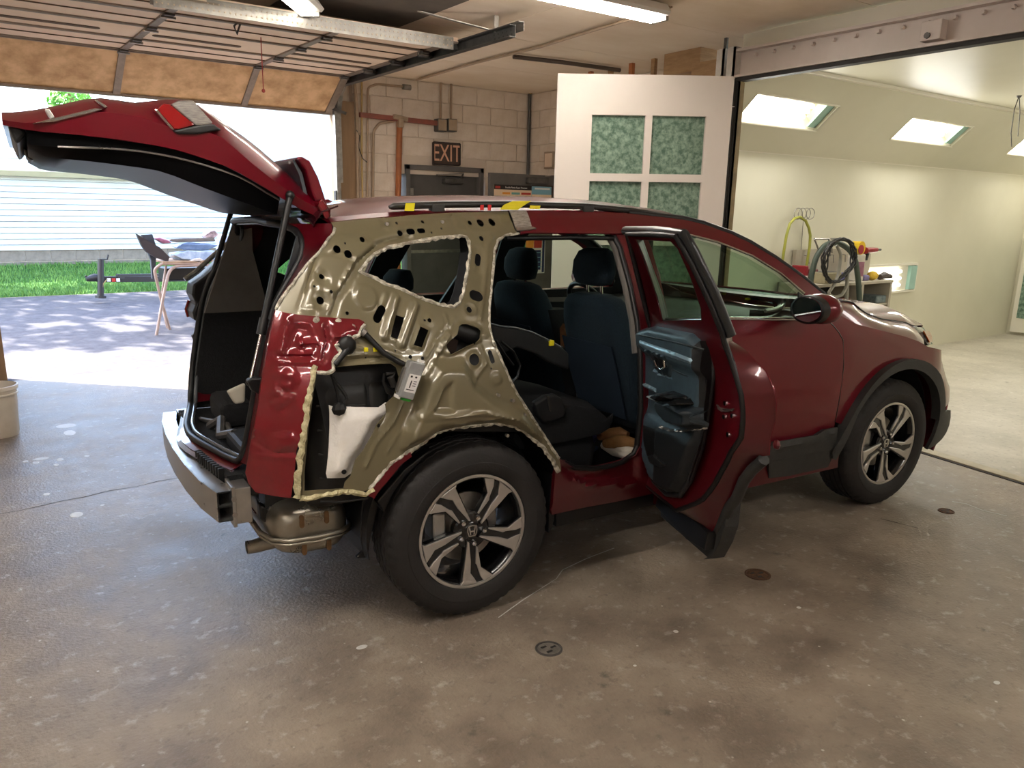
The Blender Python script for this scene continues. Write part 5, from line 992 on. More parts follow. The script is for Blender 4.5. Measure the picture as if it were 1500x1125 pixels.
# ------------------------------------------------ cargo space
MB().box((-.86,-.56,.60),(.30,.56,.63)).build('cargo_floor',M_carp,car)
def lf_trim(x,z): return (x,.60-.06*max(0,(z-1.15))/.4*1.0,z)
panel('cargo_side_trim',[(-.80,.63),(.35,.63),(.35,1.10),(-.70,1.10)],lambda x,z:(x,.575,z),M_carp,car,step=.1,thick=.02)
panel('cargo_upper_trim',[(-.70,1.10),(.35,1.10),(.35,1.12),(-.05,1.14),(-.40,1.14),(-.46,1.40),(-.46,1.55),(-.55,1.52)],lambda x,z:(x,.575-.12*max(0,z-1.1),z),M_intg,car,step=.05,thick=.02)
panel('cargo_side_trim',[(-.80,.63),(-.42,.63),(-.30,1.0),(-.48,1.1),(-.55,1.50),(-.70,1.10)],lambda x,z:(x,-.585+.12*max(0,z-1.1),z),M_int,car,step=.1,thick=.015)
c=[(-.55,.624,.694)][0]
MB().box((-.78,-.45,.63),(-.60,-.15,.70)).build('jack_tray',M_int,car,bev=.02); MB().tube([(-.80,.30,.64),(-.74,.0,.68),(-.76,-.3,.66)],.012,8).build('tray_wire',M_dsteel,car,smooth=60); MB().box((-.74,.1,.63),(-.6,.4,.75)).build('tool_bag',M_carp,car,bev=.03)
o=MB().tube([(-.79,.12,.65),(-.76,.02,.70),(-.79,-.10,.66),(-.75,-.2,.69)],.02,8).build('scissor_jack',M_dsteel,car,smooth=40)
ob=[(-.826,-.5,.935),(-.757,-.5,.96),(-.764,-.5,.887),(-.8,-.5,.883)]; MB().prism([(p[0],p[2]) for p in ob],lambda u,v,h:(u,h,v),-.5,-.47).build('loose_liner_flap',mat('beige_flap','#a09a8c',rough=.8),car,bev=.008)
ob=[(-.787,-.63,1.003),(-.77,-.63,1.011),(-.707,-.63,1.008),(-.74,-.63,.943),(-.772,-.63,.966)]; MB().prism([(p[0],p[2]) for p in ob],lambda u,v,h:(u,h,v),-.66,-.625).build('bump_stop_bracket',M_rub,car,bev=.006)
ob=[(-.758,.63,.983),(-.74,.63,1.003),(-.715,.63,.998),(-.721,.63,.954),(-.75,.63,.955)]; MB().prism([(p[0],p[2]) for p in ob],lambda u,v,h:(u,h,v),.62,.66).build('bump_stop_bracket',M_rub,car,bev=.006)
# left tail lamp seen past the opening
tl=[(-.385,.78,1.488),(-.442,.78,1.463),(-.557,.78,1.375),(-.674,.78,1.274),(-.733,.78,1.235),(-.743,.78,1.184),(-.727,.78,1.142),(-.747,.78,1.098),(-.74,.78,1.056),(-.664,.78,1.052),(-.617,.78,1.138),(-.492,.78,1.326),(-.39,.78,1.463)]
o=MB().prism([(p[0],p[2]) for p in tl],lambda u,v,h:(u,h,v),.62,.80).build('left_tail_lamp',M_blk,car,bev=.01)
e=[(-.46,.7,1.469),(-.573,.7,1.382),(-.688,.7,1.284),(-.745,.7,1.245)]; MB().tube([(p[0]-.005,.76,p[2]+.004) for p in e],.012,8).build('lamp_bright_edge',M_hdl,o,smooth=60)
e=[(-.727,.8,1.14),(-.745,.8,1.096),(-.737,.8,1.057)]; MB().tube([(p[0]-.004,.80,p[2]) for p in e],.008,8).build('lamp_red_edge',M_lensr,o,smooth=60)
# ------------------------------------------------ gas struts
def strut(a,m_,b,name):
    a,m_,b=Vector(a),Vector(m_),Vector(b)
    s=MB().cyl(a,m_,.012,10).build(name,M_blk,car,smooth=50); MB().cyl(m_,b,.0055,8).build('strut_rod',M_chr,s,smooth=50)
    MB().cyl(m_+(a-m_).normalized()*.03,m_+(b-m_).normalized()*.03,.017,10).build('strut_collar',M_rub,s,smooth=50); MB().ball(b,.016,8).ball(a,.018,8).build('ball_joint',M_blk,s,smooth=50)
strut([(-.57,-.55,1.643)][0],[(-.709,-.61,1.186)][0],[(-.773,-.64,.993)][0],'gas_strut')
strut([(-.525,.55,1.64)][0],[(-.676,.61,1.184)][0],[(-.73,.64,.98)][0],'gas_strut')
# ------------------------------------------------ raised tailgate
def fn(L): 
    L=sorted((p[0],p[2]) for p in L)
    def g(x): return (g0(x-.04)+g0(x-.02)+2*g0(x)+g0(x+.02)+g0(x+.04))/6
    def g0(x):
        if x<=L[0][0]: return L[0][1]
        for (a,b),(c,d) in zip(L,L[1:]):
            if x<=c: return b+(d-b)*(x-a)/(c-a)
        return L[-1][1]
    return g
zA=fn([(-1.428,-.5,1.873),(-1.378,-.5,1.878),(-1.307,-.5,1.889),(-1.264,-.5,1.905),(-1.175,-.5,1.932),(-1.116,-.5,1.936),(-1.057,-.5,1.92),(-1.0,-.5,1.937),(-.94,-.5,1.946),(-.865,-.5,1.946),(-.833,-.5,1.926),(-.769,-.5,1.88),(-.68,-.5,1.827),(-.611,-.5,1.775),(-.515,-.5,1.698),(-.428,-.5,1.618)])
zB=fn([(-1.43,-.585,1.845),(-1.356,-.585,1.831),(-1.176,-.585,1.882),(-1.06,-.585,1.877),(-.955,-.585,1.842),(-.812,-.585,1.84),(-.727,-.585,1.761),(-.637,-.585,1.697),(-.543,-.585,1.639),(-.47,-.585,1.597)])
zC=fn([(-1.418,-.58,1.831),(-1.362,-.58,1.813),(-1.258,-.58,1.81),(-1.131,-.58,1.803),(-.959,-.58,1.783),(-.789,-.58,1.734),(-.638,-.58,1.655),(-.568,-.58,1.615),(-.469,-.58,1.568)])
zD=fn([(-1.419,-.48,1.836),(-1.398,-.48,1.785),(-1.342,-.48,1.743),(-1.262,-.48,1.738),(-1.198,-.48,1.735),(-1.104,-.48,1.726),(-.993,-.48,1.715),(-.849,-.48,1.659),(-.736,-.48,1.619),(-.681,-.48,1.604),(-.634,-.48,1.58),(-.541,-.48,1.567),(-.438,-.48,1.558)])
xs=[-.415,-.45,-.48,-.52,-.56,-.60,-.65,-.70,-.75,-.80,-.85,-.90,-.95,-1.0,-1.05,-1.10,-1.15,-1.20,-1.25,-1.29,-1.33,-1.37,-1.40,-1.43]
tg=[]
def gw(x): return .53+.055*sst((-.45-x)/.35)-.05*sst((-1.30-x)/.13)
for x in xs:
    w=gw(x); a,b,c=zA(x),zB(x),zC(x); b=min(b,a-.004); c=min(c,b-.006)
    tg.append([Vector((x,-w+.01,c)),Vector((x,-w,b)),Vector((x,-w+.045,b+(a-b)*.6)),Vector((x,-w+.10,a)),Vector((x,-.25,a+.015)),Vector((x,0,a+.02)),Vector((x,.25,a+.015)),Vector((x,w-.10,a)),Vector((x,w-.045,b+(a-b)*.6)),Vector((x,w,b)),Vector((x,w-.01,c)),Vector((x,w-.10,c+.045*sst((x+.9)/.3))),Vector((x,-w+.10,c+.045*sst((x+.9)/.3)))])
tgo=MB().loft(tg).build('tailgate',M_red,car,smooth=38); lab(tgo,'raised tailgate with tail lamp and black inner trim')
zM=fn([(-1.406,-.57,1.784),(-1.354,-.57,1.773),(-1.262,-.57,1.772),(-1.166,-.57,1.775),(-1.068,-.57,1.772),(-.966,-.57,1.76),(-.882,-.57,1.742),(-.795,-.57,1.719),(-.721,-.57,1.694),(-.637,-.57,1.642),(-.541,-.57,1.601)])
tr_=[]; tl_=[]
for x in [k for k in xs[:-2] if k<-.57]:
    w=gw(x)-.03; c=min(zC(x),zB(x)-.006)+.002; d=min(zD(x),c-.004); mid=min(max(zM(x),d+.006),c-.004); tl_.append(Vector((x,-w+.004,mid)))
    tr_.append([Vector((x,-w,c)),Vector((x,-w+.006,mid)),Vector((x,-w+.05,d)),Vector((x,0,d-.008)),Vector((x,w-.05,d)),Vector((x,w-.006,mid)),Vector((x,w,c))])
MB().loft(tr_).build('tailgate_trim',mat('tailgate_black_trim','#0a0a0b',rough=.35,scale=3,spec=.3,ior=1.16),tgo,smooth=35)
MB().tube(tl_[:-2],.0035,6).build('trim_highlight_line',M_alu,tgo,smooth=60)  # bright tube stands in for the highlight along the trim's edge
# lamps on the flank
for nm,L,m in (('lamp_red_lens',[(-.998,-.6,1.898),(-.978,-.6,1.918),(-.959,-.6,1.917),(-.885,-.6,1.858),(-.939,-.6,1.84),(-.953,-.6,1.843)],M_lensr),('lamp_clear_lens',[(-.957,-.6,1.917),(-.931,-.6,1.93),(-.885,-.6,1.933),(-.828,-.6,1.868),(-.857,-.6,1.857),(-.885,-.6,1.858)],M_lensc),('lamp_housing',[(-.958,-.6,1.836),(-.885,-.6,1.856),(-.828,-.6,1.866),(-.801,-.6,1.848),(-.88,-.6,1.83),(-.94,-.6,1.827)],M_blk),('lamp_chrome_edge',[(-1.008,-.602,1.897),(-.998,-.602,1.9),(-.949,-.602,1.839),(-.96,-.602,1.838)],M_chr)):
    MB().prism([(p[0],p[2]) for p in L],lambda u,v,h:(u,h,v),-.597,-.50).build(nm,m,tgo,bev=.006)
for nm,L,m in (('badge',[(-1.178,-.57,1.912),(-1.17,-.57,1.916),(-1.141,-.57,1.896),(-1.149,-.57,1.89)],M_chr),('chrome_strip',[(-1.352,-.585,1.833),(-1.3,-.585,1.85),(-1.175,-.585,1.89),(-1.153,-.585,1.888),(-1.177,-.585,1.878),(-1.292,-.585,1.841)],M_chr),('plate_lamp_edge',[(-1.315,-.575,1.877),(-1.302,-.575,1.878),(-1.29,-.575,1.854),(-1.302,-.575,1.847)],M_alu)):
    MB().prism([(p[0],p[2]) for p in L],lambda u,v,h:(u,h,v),-.592,-.55).build(nm,m,tgo,bev=.003)
L=[(-1.421,-.5,1.842),(-1.383,-.5,1.836),(-1.368,-.5,1.809),(-1.399,-.5,1.776),(-1.409,-.5,1.799)]; MB().prism([(p[0],p[2]) for p in L],lambda u,v,h:(u,h,v),-.5,.5).build('lower_lip',M_blk,tgo,bev=.01)
L=[(-1.382,-.45,1.794),(-1.356,-.45,1.781),(-1.345,-.45,1.757),(-1.363,-.45,1.75),(-1.376,-.45,1.764)]; MB().prism([(p[0],p[2]) for p in L],lambda u,v,h:(u,h,v),-.1,.1).build('latch',M_blk,tgo,bev=.006)
# spoiler standing up at the hinge
S1=[(-.407,-.5,1.568),(-.43,-.5,1.637),(-.453,-.5,1.71),(-.482,-.5,1.767),(-.511,-.5,1.782),(-.532,-.5,1.776),(-.498,-.5,1.733),(-.477,-.5,1.649),(-.444,-.5,1.568)]
sp=MB().prism([(p[0],p[2]) for p in S1],lambda u,v,h:(u,h,v),-.52,.52).build('spoiler',M_red,tgo,bev=.008)
S2=[(-.474,-.49,1.637),(-.493,-.49,1.724),(-.519,-.49,1.77),(-.527,-.49,1.768),(-.504,-.49,1.718),(-.485,-.49,1.631)]; MB().prism([(p[0],p[2]) for p in S2],lambda u,v,h:(u-.012,h,v),-.49,.49).build('spoiler_liner',mat('gloss_grey_liner','#3e4348',rough=.12,coat=1),tgo)
for y in (-.33,.33): MB().tube([(-.46,y,1.60),(-.48,y,1.64),(-.53,y,1.655),(-.56,y,1.68)],.02,8).build('hinge_arm',M_blk,tgo,smooth=50)
L=[(-.441,-.56,1.612),(-.427,-.56,1.569),(-.445,-.56,1.559),(-.474,-.56,1.612),(-.46,-.56,1.636)]; MB().prism([(p[0],p[2]) for p in L],lambda u,v,h:(u,h,v),-.565,-.50).build('hinge_tail_reflector',M_redbr,tgo,bev=.006)
# ------------------------------------------------ roof, rails, screen, bonnet
RE=[(-.4464,1.5522),(-.3484,1.5625),(-.1187,1.5809),(.0656,1.592),(.3374,1.6023),(.7161,1.606),(.975,1.5959),(1.2819,1.5715),(1.3933,1.5505),(1.5442,1.5053),(1.6533,1.4603),(1.7944,1.3864),(1.9421,1.2954),(2.0738,1.2038)]
def arc(x,z,c,fwd=0,n=15):
    w=halfw(x,z); return [Vector((x+fwd*(1-(y)**2),y*w,z+c*(1-abs(y)**2.2))) for y in [-1+2*k/(n-1) for k in range(n)]]
rows=[]; RX=[p for p in RE]
kf=next(i for i,p in enumerate(RX) if p[0]>1.18)
for i,(x,z) in enumerate(RX[:kf+1]):
    rows.append(arc(x,z,.05+.02*sst((x+.45)/.4)-.01*sst((x-.9)/.4),fwd=.16*sst((x-.5)/.7)))
MB().grid(rows).build('roof',M_red,car,smooth=50,solid=.008)
MB().grid([[p+Vector((0,0,-.05)) for p in r] for r in rows]).build('headliner',mat('grey_headliner','#4a4845','#55524f',rough=.9,scale=30),car,smooth=60)
rows=[rows[-1]]
for i,(x,z) in enumerate(RX[kf+1:]): rows.append(arc(x,z,.05-.022*i,fwd=.16+.02*i))
ws_=MB().grid(rows).build('windscreen',M_gls,car,smooth=60)
CB=rows[-1]
for s in (-1,1): MB().tube([Vector((x+.006,s*(halfw(x,z)-.012),z+.006)) for x,z in RX[kf-1:]],.016,8).build('screen_pillar_trim',M_rub,car,smooth=60)
M_rail=mat('roof_rail_black','#2a2926',rough=.35)
rl=[(-.189,-.55,1.614),(-.171,-.55,1.618),(.015,-.55,1.627),(.33,-.55,1.635),(.753,-.55,1.633),(1.026,-.55,1.616),(1.324,-.55,1.582),(1.406,-.55,1.557)]; 
rr=MB(); rr.tube([(p[0],p[1],p[2]-.006) for p in rl],[.006]+[.014]*6+[.006],8); rro=rr.build('roof_rail',M_rail,car,smooth=60)
for k,p in enumerate((rl[2],rl[4],rl[5])): MB().box((p[0]-.03,-.565,1.585),(p[0]+.03,-.535,p[2])).build('rail_foot',M_rail,rro,bev=.005)
rr=MB(); rr.tube([(p[0],.55,p[2]-.006) for p in rl],[.006]+[.014]*6+[.006],8); rr.build('roof_rail',M_rail,car,smooth=60)
for nm,L,m in (('yellow_tape',[(-.13,-.572,1.624),(-.092,-.572,1.625),(-.096,-.572,1.595),(-.136,-.572,1.595)],M_ylw),('yellow_tape',[(.352,-.575,1.641),(.442,-.575,1.643),(.406,-.575,1.624),(.376,-.575,1.606),(.29,-.575,1.606),(.309,-.575,1.625)],M_ylw),('yellow_tape',[(.438,-.572,1.625),(.489,-.572,1.625),(.486,-.572,1.611),(.435,-.572,1.611)],M_ylw),('red_tape',[(.198,-.572,1.623),(.214,-.572,1.624),(.214,-.572,1.602),(.198,-.572,1.602)],M_rtape),('red_tape',[(.233,-.572,1.624),(.249,-.572,1.624),(.248,-.572,1.602),(.233,-.572,1.602)],M_rtape)):
    MB().prism([(p[0],p[2]) for p in L],lambda u,v,h:(u,h,v),-.577,-.574).build(nm,m,rro)
# roof edge strip (red) over olive rail
MB().grid([[Vector((x,-halfw(x,z)-.004,z)) for x,z in RE[:7]],[Vector((x,-halfw(x,z)+.03,z+.014)) for x,z in RE[:7]]]).build('roof_edge_strip',M_redin,car,smooth=60,solid=.004)
# cant rail and screen pillar (right and mirrored left), with bare metal end
top=[(.3666,1.6013),(.7161,1.606),(.975,1.5959),(1.2819,1.5715),(1.3933,1.5505),(1.5442,1.5053),(1.6533,1.4603),(1.7944,1.3864),(1.9421,1.2954),(2.0738,1.2038),(2.1116,1.1791)]
bot=[(2.0619,1.1114),(1.942,1.1859),(1.9134,1.2294),(1.7903,1.3252),(1.6284,1.4112),(1.4313,1.4758),(1.2478,1.5132),(1.0679,1.5117),(.8503,1.5103),(.611,1.5118),(.3773,1.5132),(.3424,1.5092)]
CR=top+bot
panel('cant_rail',CR,SF(.004,[('c',[(.3686,1.5414),(.871,1.5436),(1.2439,1.5269)],-.010,.004,.005)]),M_red,car,step=.03,thick=.006,smooth=40)
panel('bare_metal_patch',[(.3405,1.6021),(.4247,1.6021),(.4184,1.5771),(.4073,1.5389),(.3474,1.5333),(.3258,1.5359),(.3339,1.5709)],SF(.009),mat('sanded_metal','#b9b2aa','#8d8780',rough=.45,metal=.5,scale=40,stretch=(1,1,5)),car,step=.02,thick=.004)
L=[(.3243,1.5332),(.4098,1.5376),(.4228,1.5308),(.3551,1.5226),(.3254,1.5226)]; panel('rail_end_strip',L,SF(.012),M_galv,car,step=.03,thick=.006)
chr_=[(1.2459,1.5101),(1.4296,1.4727),(1.6269,1.4081),(1.7888,1.322),(1.9165,1.2244)]; MB().tube([Vector((x,-halfw(x,z)-.008,z)) for x,z in chr_],.006,8).build('chrome_window_strip',M_chr,car,smooth=60)
# front door
FD_=[(1.3556,1.1326),(1.8591,1.1036),(2.0459,1.0923),(2.091,1.0597),(2.1282,1.0237),(2.1574,.9841),(2.1686,.8467),(2.1644,.6697),(2.1618,.5505),(2.1619,.5202),(2.0634,.5216),(2.0007,.496),(1.6925,.5013)]+[(1.02,.47),(1.02,1.085)]
panel('front_door',FD_,SF(.0,[('c',[(1.3827,1.0348),(1.7305,1.0316),(1.9804,1.0226)],.003,.012,.02)]),M_red,car,step=.03,thick=.006,smooth=45)
FG=[(1.2393,1.4995),(1.424,1.4619),(1.6217,1.3971),(1.7853,1.3141),(1.9082,1.2166),(1.8948,1.105),(1.3556,1.1326)]+[(1.02,1.09),(.98,1.47)]
def gly(z): t=(z-1.05)/.45; return .862-.185*t-.03*t*t
panel('front_door_glass',FG,lambda x,z:(x,-gly(z),z),M_gls,car,step=.05,thick=0,smooth=60)
st_=[(1.2532,1.1384),(1.3558,1.1332),(1.606,1.1189),(1.8642,1.104)]; MB().tube([Vector((x,-halfw(x,z)-.006,z)) for x,z in st_],.009,8).build('belt_chrome_strip',M_chr,car,smooth=60)
L=[(1.8786,1.2306),(1.9181,1.2032),(1.9143,1.1024),(1.8447,1.106)]; panel('mirror_sail',L,SF(.004),M_rub,car,step=.03,thick=.01)
DC=[(1.6454,.4934),(1.6912,.5069),(1.9991,.5019),(2.0624,.5255),(2.1551,.5249),(2.1667,.466),(2.1702,.407),(1.8941,.4127),(1.6677,.4094)]+[(1.02,.36),(1.02,.47)]
panel('door_cladding',DC,SF(.014,[('c',[(1.7217,.4827),(2.0073,.4725),(2.0855,.4998),(2.1389,.5042)],.010,.010,.008)]),M_cld,car,step=.025,thick=.03,smooth=45)
RKc=[(1.6729,.4086),(1.8941,.4127),(2.1702,.407),(2.1748,.3543),(2.1695,.2887),(2.0273,.2877),(1.7073,.3146)]; panel('rocker_cladding',RKc,SF(.0),M_cld,car,step=.04,thick=.05)
# front wing
FW=[(2.0459,1.0923),(2.091,1.0597),(2.1282,1.0237),(2.1574,.9841),(2.1686,.8467),(2.1644,.6697),(2.1618,.5505),(2.2139,.5326),(2.2933,.6332),(2.3948,.7352),(2.5158,.8063),(2.6129,.8356),(2.7451,.8401),(2.8582,.8118),(2.9702,.7474),(3.0927,.6438),(3.1367,.5682),(3.1459,.4872)]
KL=[(2.0898,1.1633),(2.1566,1.1067),(2.2809,1.056),(2.4743,1.0133),(2.6812,.968),(2.8067,.9338),(2.8989,.8971)]
FW+=[(3.42,.50),(3.49,.60),(3.46,.69),(3.41,.755),(3.34,.81)]+[p for p in reversed(KL)]
panel('front_wing',FW,SF(.0,[('c',[(2.1687,.9938),(2.4723,.9849),(2.7802,.8753),(2.9658,.7478)],.003,.01,.03)]),M_red,car,step=.025,thick=.004,smooth=45)
AC=[(2.66+r*math.cos(math.radians(t)),.362+r*math.sin(math.radians(t))) for r,t in [(.468+.032*sst((150-t)/110),t) for t in range(152,8,-8)]]
AC+=[(2.66+.435*math.cos(math.radians(t)),.362+.435*math.sin(math.radians(t))) for t in range(12,156,8)]+[(2.2426,.4557),(2.1908,.3437),(2.1629,.3562),(2.1673,.4466)]
panel('arch_cladding',AC,SF(.016),M_cld,car,step=.03,thick=.05,smooth=45)
BL=[(3.137,.4844),(3.2207,.4786),(3.3481,.4628),(3.3883,.407),(3.3853,.3595),(3.3529,.3217),(3.2976,.2874),(3.2202,.2608),(3.1237,.254),(3.1256,.3031),(3.1319,.3515),(3.1357,.4164)]
panel('bumper_corner_cladding',BL,SF(.012),M_cld,car,step=.02,thick=.02,smooth=45)
# wing top, bonnet
HL=[Vector(p) for p in [(2.152,-.8,1.178),(2.397,-.75,1.15),(2.464,-.74,1.118),(2.557,-.73,1.079),(2.721,-.715,1.038),(2.997,-.69,1.0),(3.126,-.66,.966)]]
K3=resamp([(x,-halfw(x,z)+.012,z-.016) for x,z in KL],24); H3=resamp(HL,24)
MB().grid([K3,[a.lerp(b,.33)+Vector((0,-.012,.016)) for a,b in zip(K3,H3)],[a.lerp(b,.7)+Vector((0,-.006,.010)) for a,b in zip(K3,H3)],H3]).build('wing_top',M_red,car,smooth=70,solid=.006)
MB(Matrix.Diagonal((1,-1,1,1))).grid([K3,[a.lerp(b,.33)+Vector((0,-.012,.016)) for a,b in zip(K3,H3)],[a.lerp(b,.7)+Vector((0,-.006,.010)) for a,b in zip(K3,H3)],H3]).build('wing_top',M_red,car,smooth=70,solid=.006)
MB().tube([p+Vector((0,-.002,.004)) for p in H3],.004,6).build('bonnet_gap',M_rub,car,smooth=60)
gp_=[(2.0459,1.0923),(2.091,1.0597),(2.1282,1.0237),(2.1574,.9841),(2.1686,.8467),(2.1644,.6697),(2.1618,.5505)]; MB().tube([Vector((x,-halfw(x,z)-.0015,z)) for x,z in gp_],.0042,6).build('door_gap',M_rub,car,smooth=60)
cr_=[(1.4262,1.0258),(1.5862,1.0216),(1.7783,1.0221),(2.0065,1.0244),(2.1543,1.0153)]; 
HB=[Vector(p) for p in [(2.405,-.745,1.149),(2.471,-.735,1.117),(2.564,-.725,1.078),(2.728,-.71,1.037),(3.005,-.685,.999),(3.178,-.64,.967),(3.362,-.58,.951)]]
HY=[-1,-.985,-.96,-.92,-.86,-.75,-.6,-.4,0,.4,.6,.75,.86,.92,.96,.985,1]
rows=[]
for p,c_,f_ in zip(HB,(.00,.02,.042,.065,.09,.08,.03),(.14,.14,.13,.12,.08,.06,.08)):
    rows.append([Vector((p.x+f_*(1-y*y),-p.y*y,p.z+c_*(1-abs(y)**9))) for y in HY])
rows.append([Vector((v.x+.012,v.y*.98,v.z-.025)) for v in rows[-1]])
MB().grid(rows).build('bonnet',M_red,car,smooth=60,solid=.006)
CB0=rows[0]; CBr=resamp(CB,17)
MB().grid([[v+Vector((0,0,-.012)) for v in CBr],[v+Vector((0,0,-.012)) for v in CB0]]).build('cowl_panel',M_rub,car,smooth=60)
# front fascia, grille, head lamps
fz=[.22,.35,.50,.60,.68,.74,.78]; rows=[]
XE=dict(zip(fz,(3.24,3.33,3.43,3.46,3.45,3.41,3.37)))
for z in fz:
    xe=XE[z]; wv=halfw(xe,max(z,.3)); rows.append([Vector((xe+(.12 if z>.3 else .09)*(1-abs(y)**3),y*wv,z)) for y in [-1+2*k/12 for k in range(13)]])
MB().grid(rows).build('front_bumper',M_red,car,smooth=50,solid=.01)
gr=MB().box((3.30,-.52,.76),(3.43,.52,.93)).build('grille',M_blk,car,bev=.01)
for k in range(3): MB().bar((3.435,-.48,.79+.045*k),(3.435,.48,.79+.045*k),.01,.014).build('grille_bar',M_chr,gr)
hp_=[Vector(p) for p in [(3.142,-.655,.96),(3.356,-.585,.941),(3.401,-.6,.893),(3.409,-.63,.837),(3.299,-.67,.842),(3.206,-.675,.903)]]
hc=sum(hp_,Vector())/6+Vector((.02,-.015,.004))
mb=MB(); mb.P(hp_+[hc]); mb.f=[[k,(k+1)%6,6] for k in range(6)]; ho=mb.build('head_lamp',M_hdl,car,smooth=80,solid=.02)
ap=[Vector(p)+Vector((.003,-.010,.002)) for p in [(3.216,-.66,.934),(3.373,-.6,.916),(3.394,-.61,.882),(3.359,-.64,.854),(3.289,-.665,.859)]]; mb=MB(); mb.P(ap); mb.f=[[0,1,2,3,4]]; mb.build('amber_reflector',M_amber,ho,solid=.006)
mb=MB(Matrix.Diagonal((1,-1,1,1))); mb.P(hp_+[hc]); mb.f=[[k,(k+1)%6,6] for k in range(6)]; mb.build('head_lamp',M_hdl,car,smooth=80,solid=.02)
# door mirror
c=Vector([(1.756,-1.03,1.176)][0]); mo=MB().ball((c.x+.02,c.y,c.z),.1,16,(.85,1.05,.72)).build('door_mirror',M_red,car,smooth=80); lab(mo,'red door mirror with black rear face')
g=[];
for r_,xx in ((1,-.05),(.97,-.090),(.86,-.094),(.84,-.086)): g.append([Vector((c.x+.02+xx,c.y+.005+math.cos(2*PI*k/20)*.098*r_,c.z+math.sin(2*PI*k/20)*.068*r_)) for k in range(20)])
MB().loft(g,True,False).build('mirror_bezel',M_rub,mo,smooth=40); MB().loft([[Vector((c.x-.070,c.y+.008+math.cos(2*PI*k/20)*.08,c.z+math.sin(2*PI*k/20)*.055)) for k in range(20)],[Vector((c.x-.069,c.y+.008+math.cos(2*PI*k/20)*.08,c.z+math.sin(2*PI*k/20)*.055)) for k in range(20)]]).build('mirror_glass',M_mirg,mo)
MB().bar((c.x+.02,c.y+.08,c.z-.04),(c.x+.06,-.88,c.z-.04),.06,.03).build('mirror_arm',M_rub,mo,bev=.01)
mo2=MB().ball((c.x+.14,-c.y-.05,c.z),.1,16,(.85,1.05,.72)).build('door_mirror',M_red,car,smooth=80)
# rocker sill with step, B pillar
SLp=[(.3983,.6119),(.4384,.5862),(.494,.5531),(.6081,.5305),(.697,.5323),(.753,.5396),(.8178,.5668),(.8345,.598)]+[(.99,.52),(1.02,.46),(1.02,.31)]+[(.9645,.3533),(.7262,.3524),(.5598,.3573),(.3901,.3558),(.3839,.4646),(.3841,.5355)]
panel('sill_panel',SLp,SF(-.01,[('c',[(.4312,.5493),(.4815,.5009),(.565,.4614),(.8279,.4261)],.010,.006,.008),('p',[(.4115,.5767),(.4509,.5245),(.5188,.4852),(.6314,.4597),(.8458,.4364),(.8311,.5632),(.753,.5396),(.6081,.5305),(.4939,.5547)],-.02,.012)]),M_redin,car,step=.018,thick=.02,smooth=45)
MB().bar((1.0,-.86,.36),(2.25,-.86,.36),.06,.16).build('front_sill',M_redin,car)
bpl=[(.8435,1.5117),(.8583,1.4456),(.8575,1.2892),(.8521,1.1485),(.8444,1.0067),(.8485,.7683),(.8445,.5805)]
BP=bpl+[(p[0]+.16,p[1]) for p in reversed(bpl)]
panel('centre_pillar',BP,SF(-.03,[('c',[(p[0]+.06,p[1]) for p in bpl],.008,.012,.01)]),M_redin,car,step=.03,thick=.04,smooth=45)
MB().tube([Vector((p[0],-halfw(*p)+.03,p[1])) for p in bpl],.016,8).build('door_opening_seal',M_rub,car,smooth=60)
MB().tube([Vector((p[0]-.008,-halfw(*p)+.05,p[1])) for p in bpl[:5]],.018,8).build('pillar_trim',M_intg,car,smooth=60)
MB().tube([Vector((x,-halfw(x,z)+.02,z)) for x,z in [(.4388,.5816),(.4945,.5484),(.6086,.5257),(.6978,.5258),(.7539,.5331),(.8157,.5623),(.8345,.598)]],.012,8).build('sill_seal',M_rub,car,smooth=60)
MB().tube([Vector((x,-halfw(x,z)+.02,z-.012)) for x,z in [(.2846,1.5039),(.6082,1.5062),(.8463,1.5031)]],.010,8).build('header_seal',M_rub,car,smooth=60)

# ------------------------------------------------ wheels
WR=.362
HUBX,HUBZ=0.0,.362
def wq(L): return [(p[0]-HUBX,p[2]-HUBZ) for p in L]
SPA=wq([(.039,-.897,.589),(.084,-.897,.578),(.081,-.897,.548),(.065,-.897,.504),(.064,-.897,.492),(.02,-.897,.438),(.015,-.897,.442),(.057,-.897,.521),(.044,-.897,.571)])
SPB=wq([(.111,-.897,.566),(.175,-.897,.514),(.152,-.897,.507),(.033,-.897,.392),(.031,-.897,.399),(.074,-.897,.468),(.105,-.897,.505),(.106,-.897,.532)])
SPC=wq([(.033,-.897,.59),(.121,-.897,.568),(.18,-.897,.512),(.156,-.897,.503),(.032,-.897,.383),(.008,-.897,.434),(.053,-.897,.521),(.039,-.897,.572)])
LUG=wq([(.018,-.89,.422),(.048,-.89,.362),(.001,-.89,.315),(-.056,-.89,.344),(-.044,-.89,.409)])
CEN=wq([(-.008,-.897,.37)])[0]
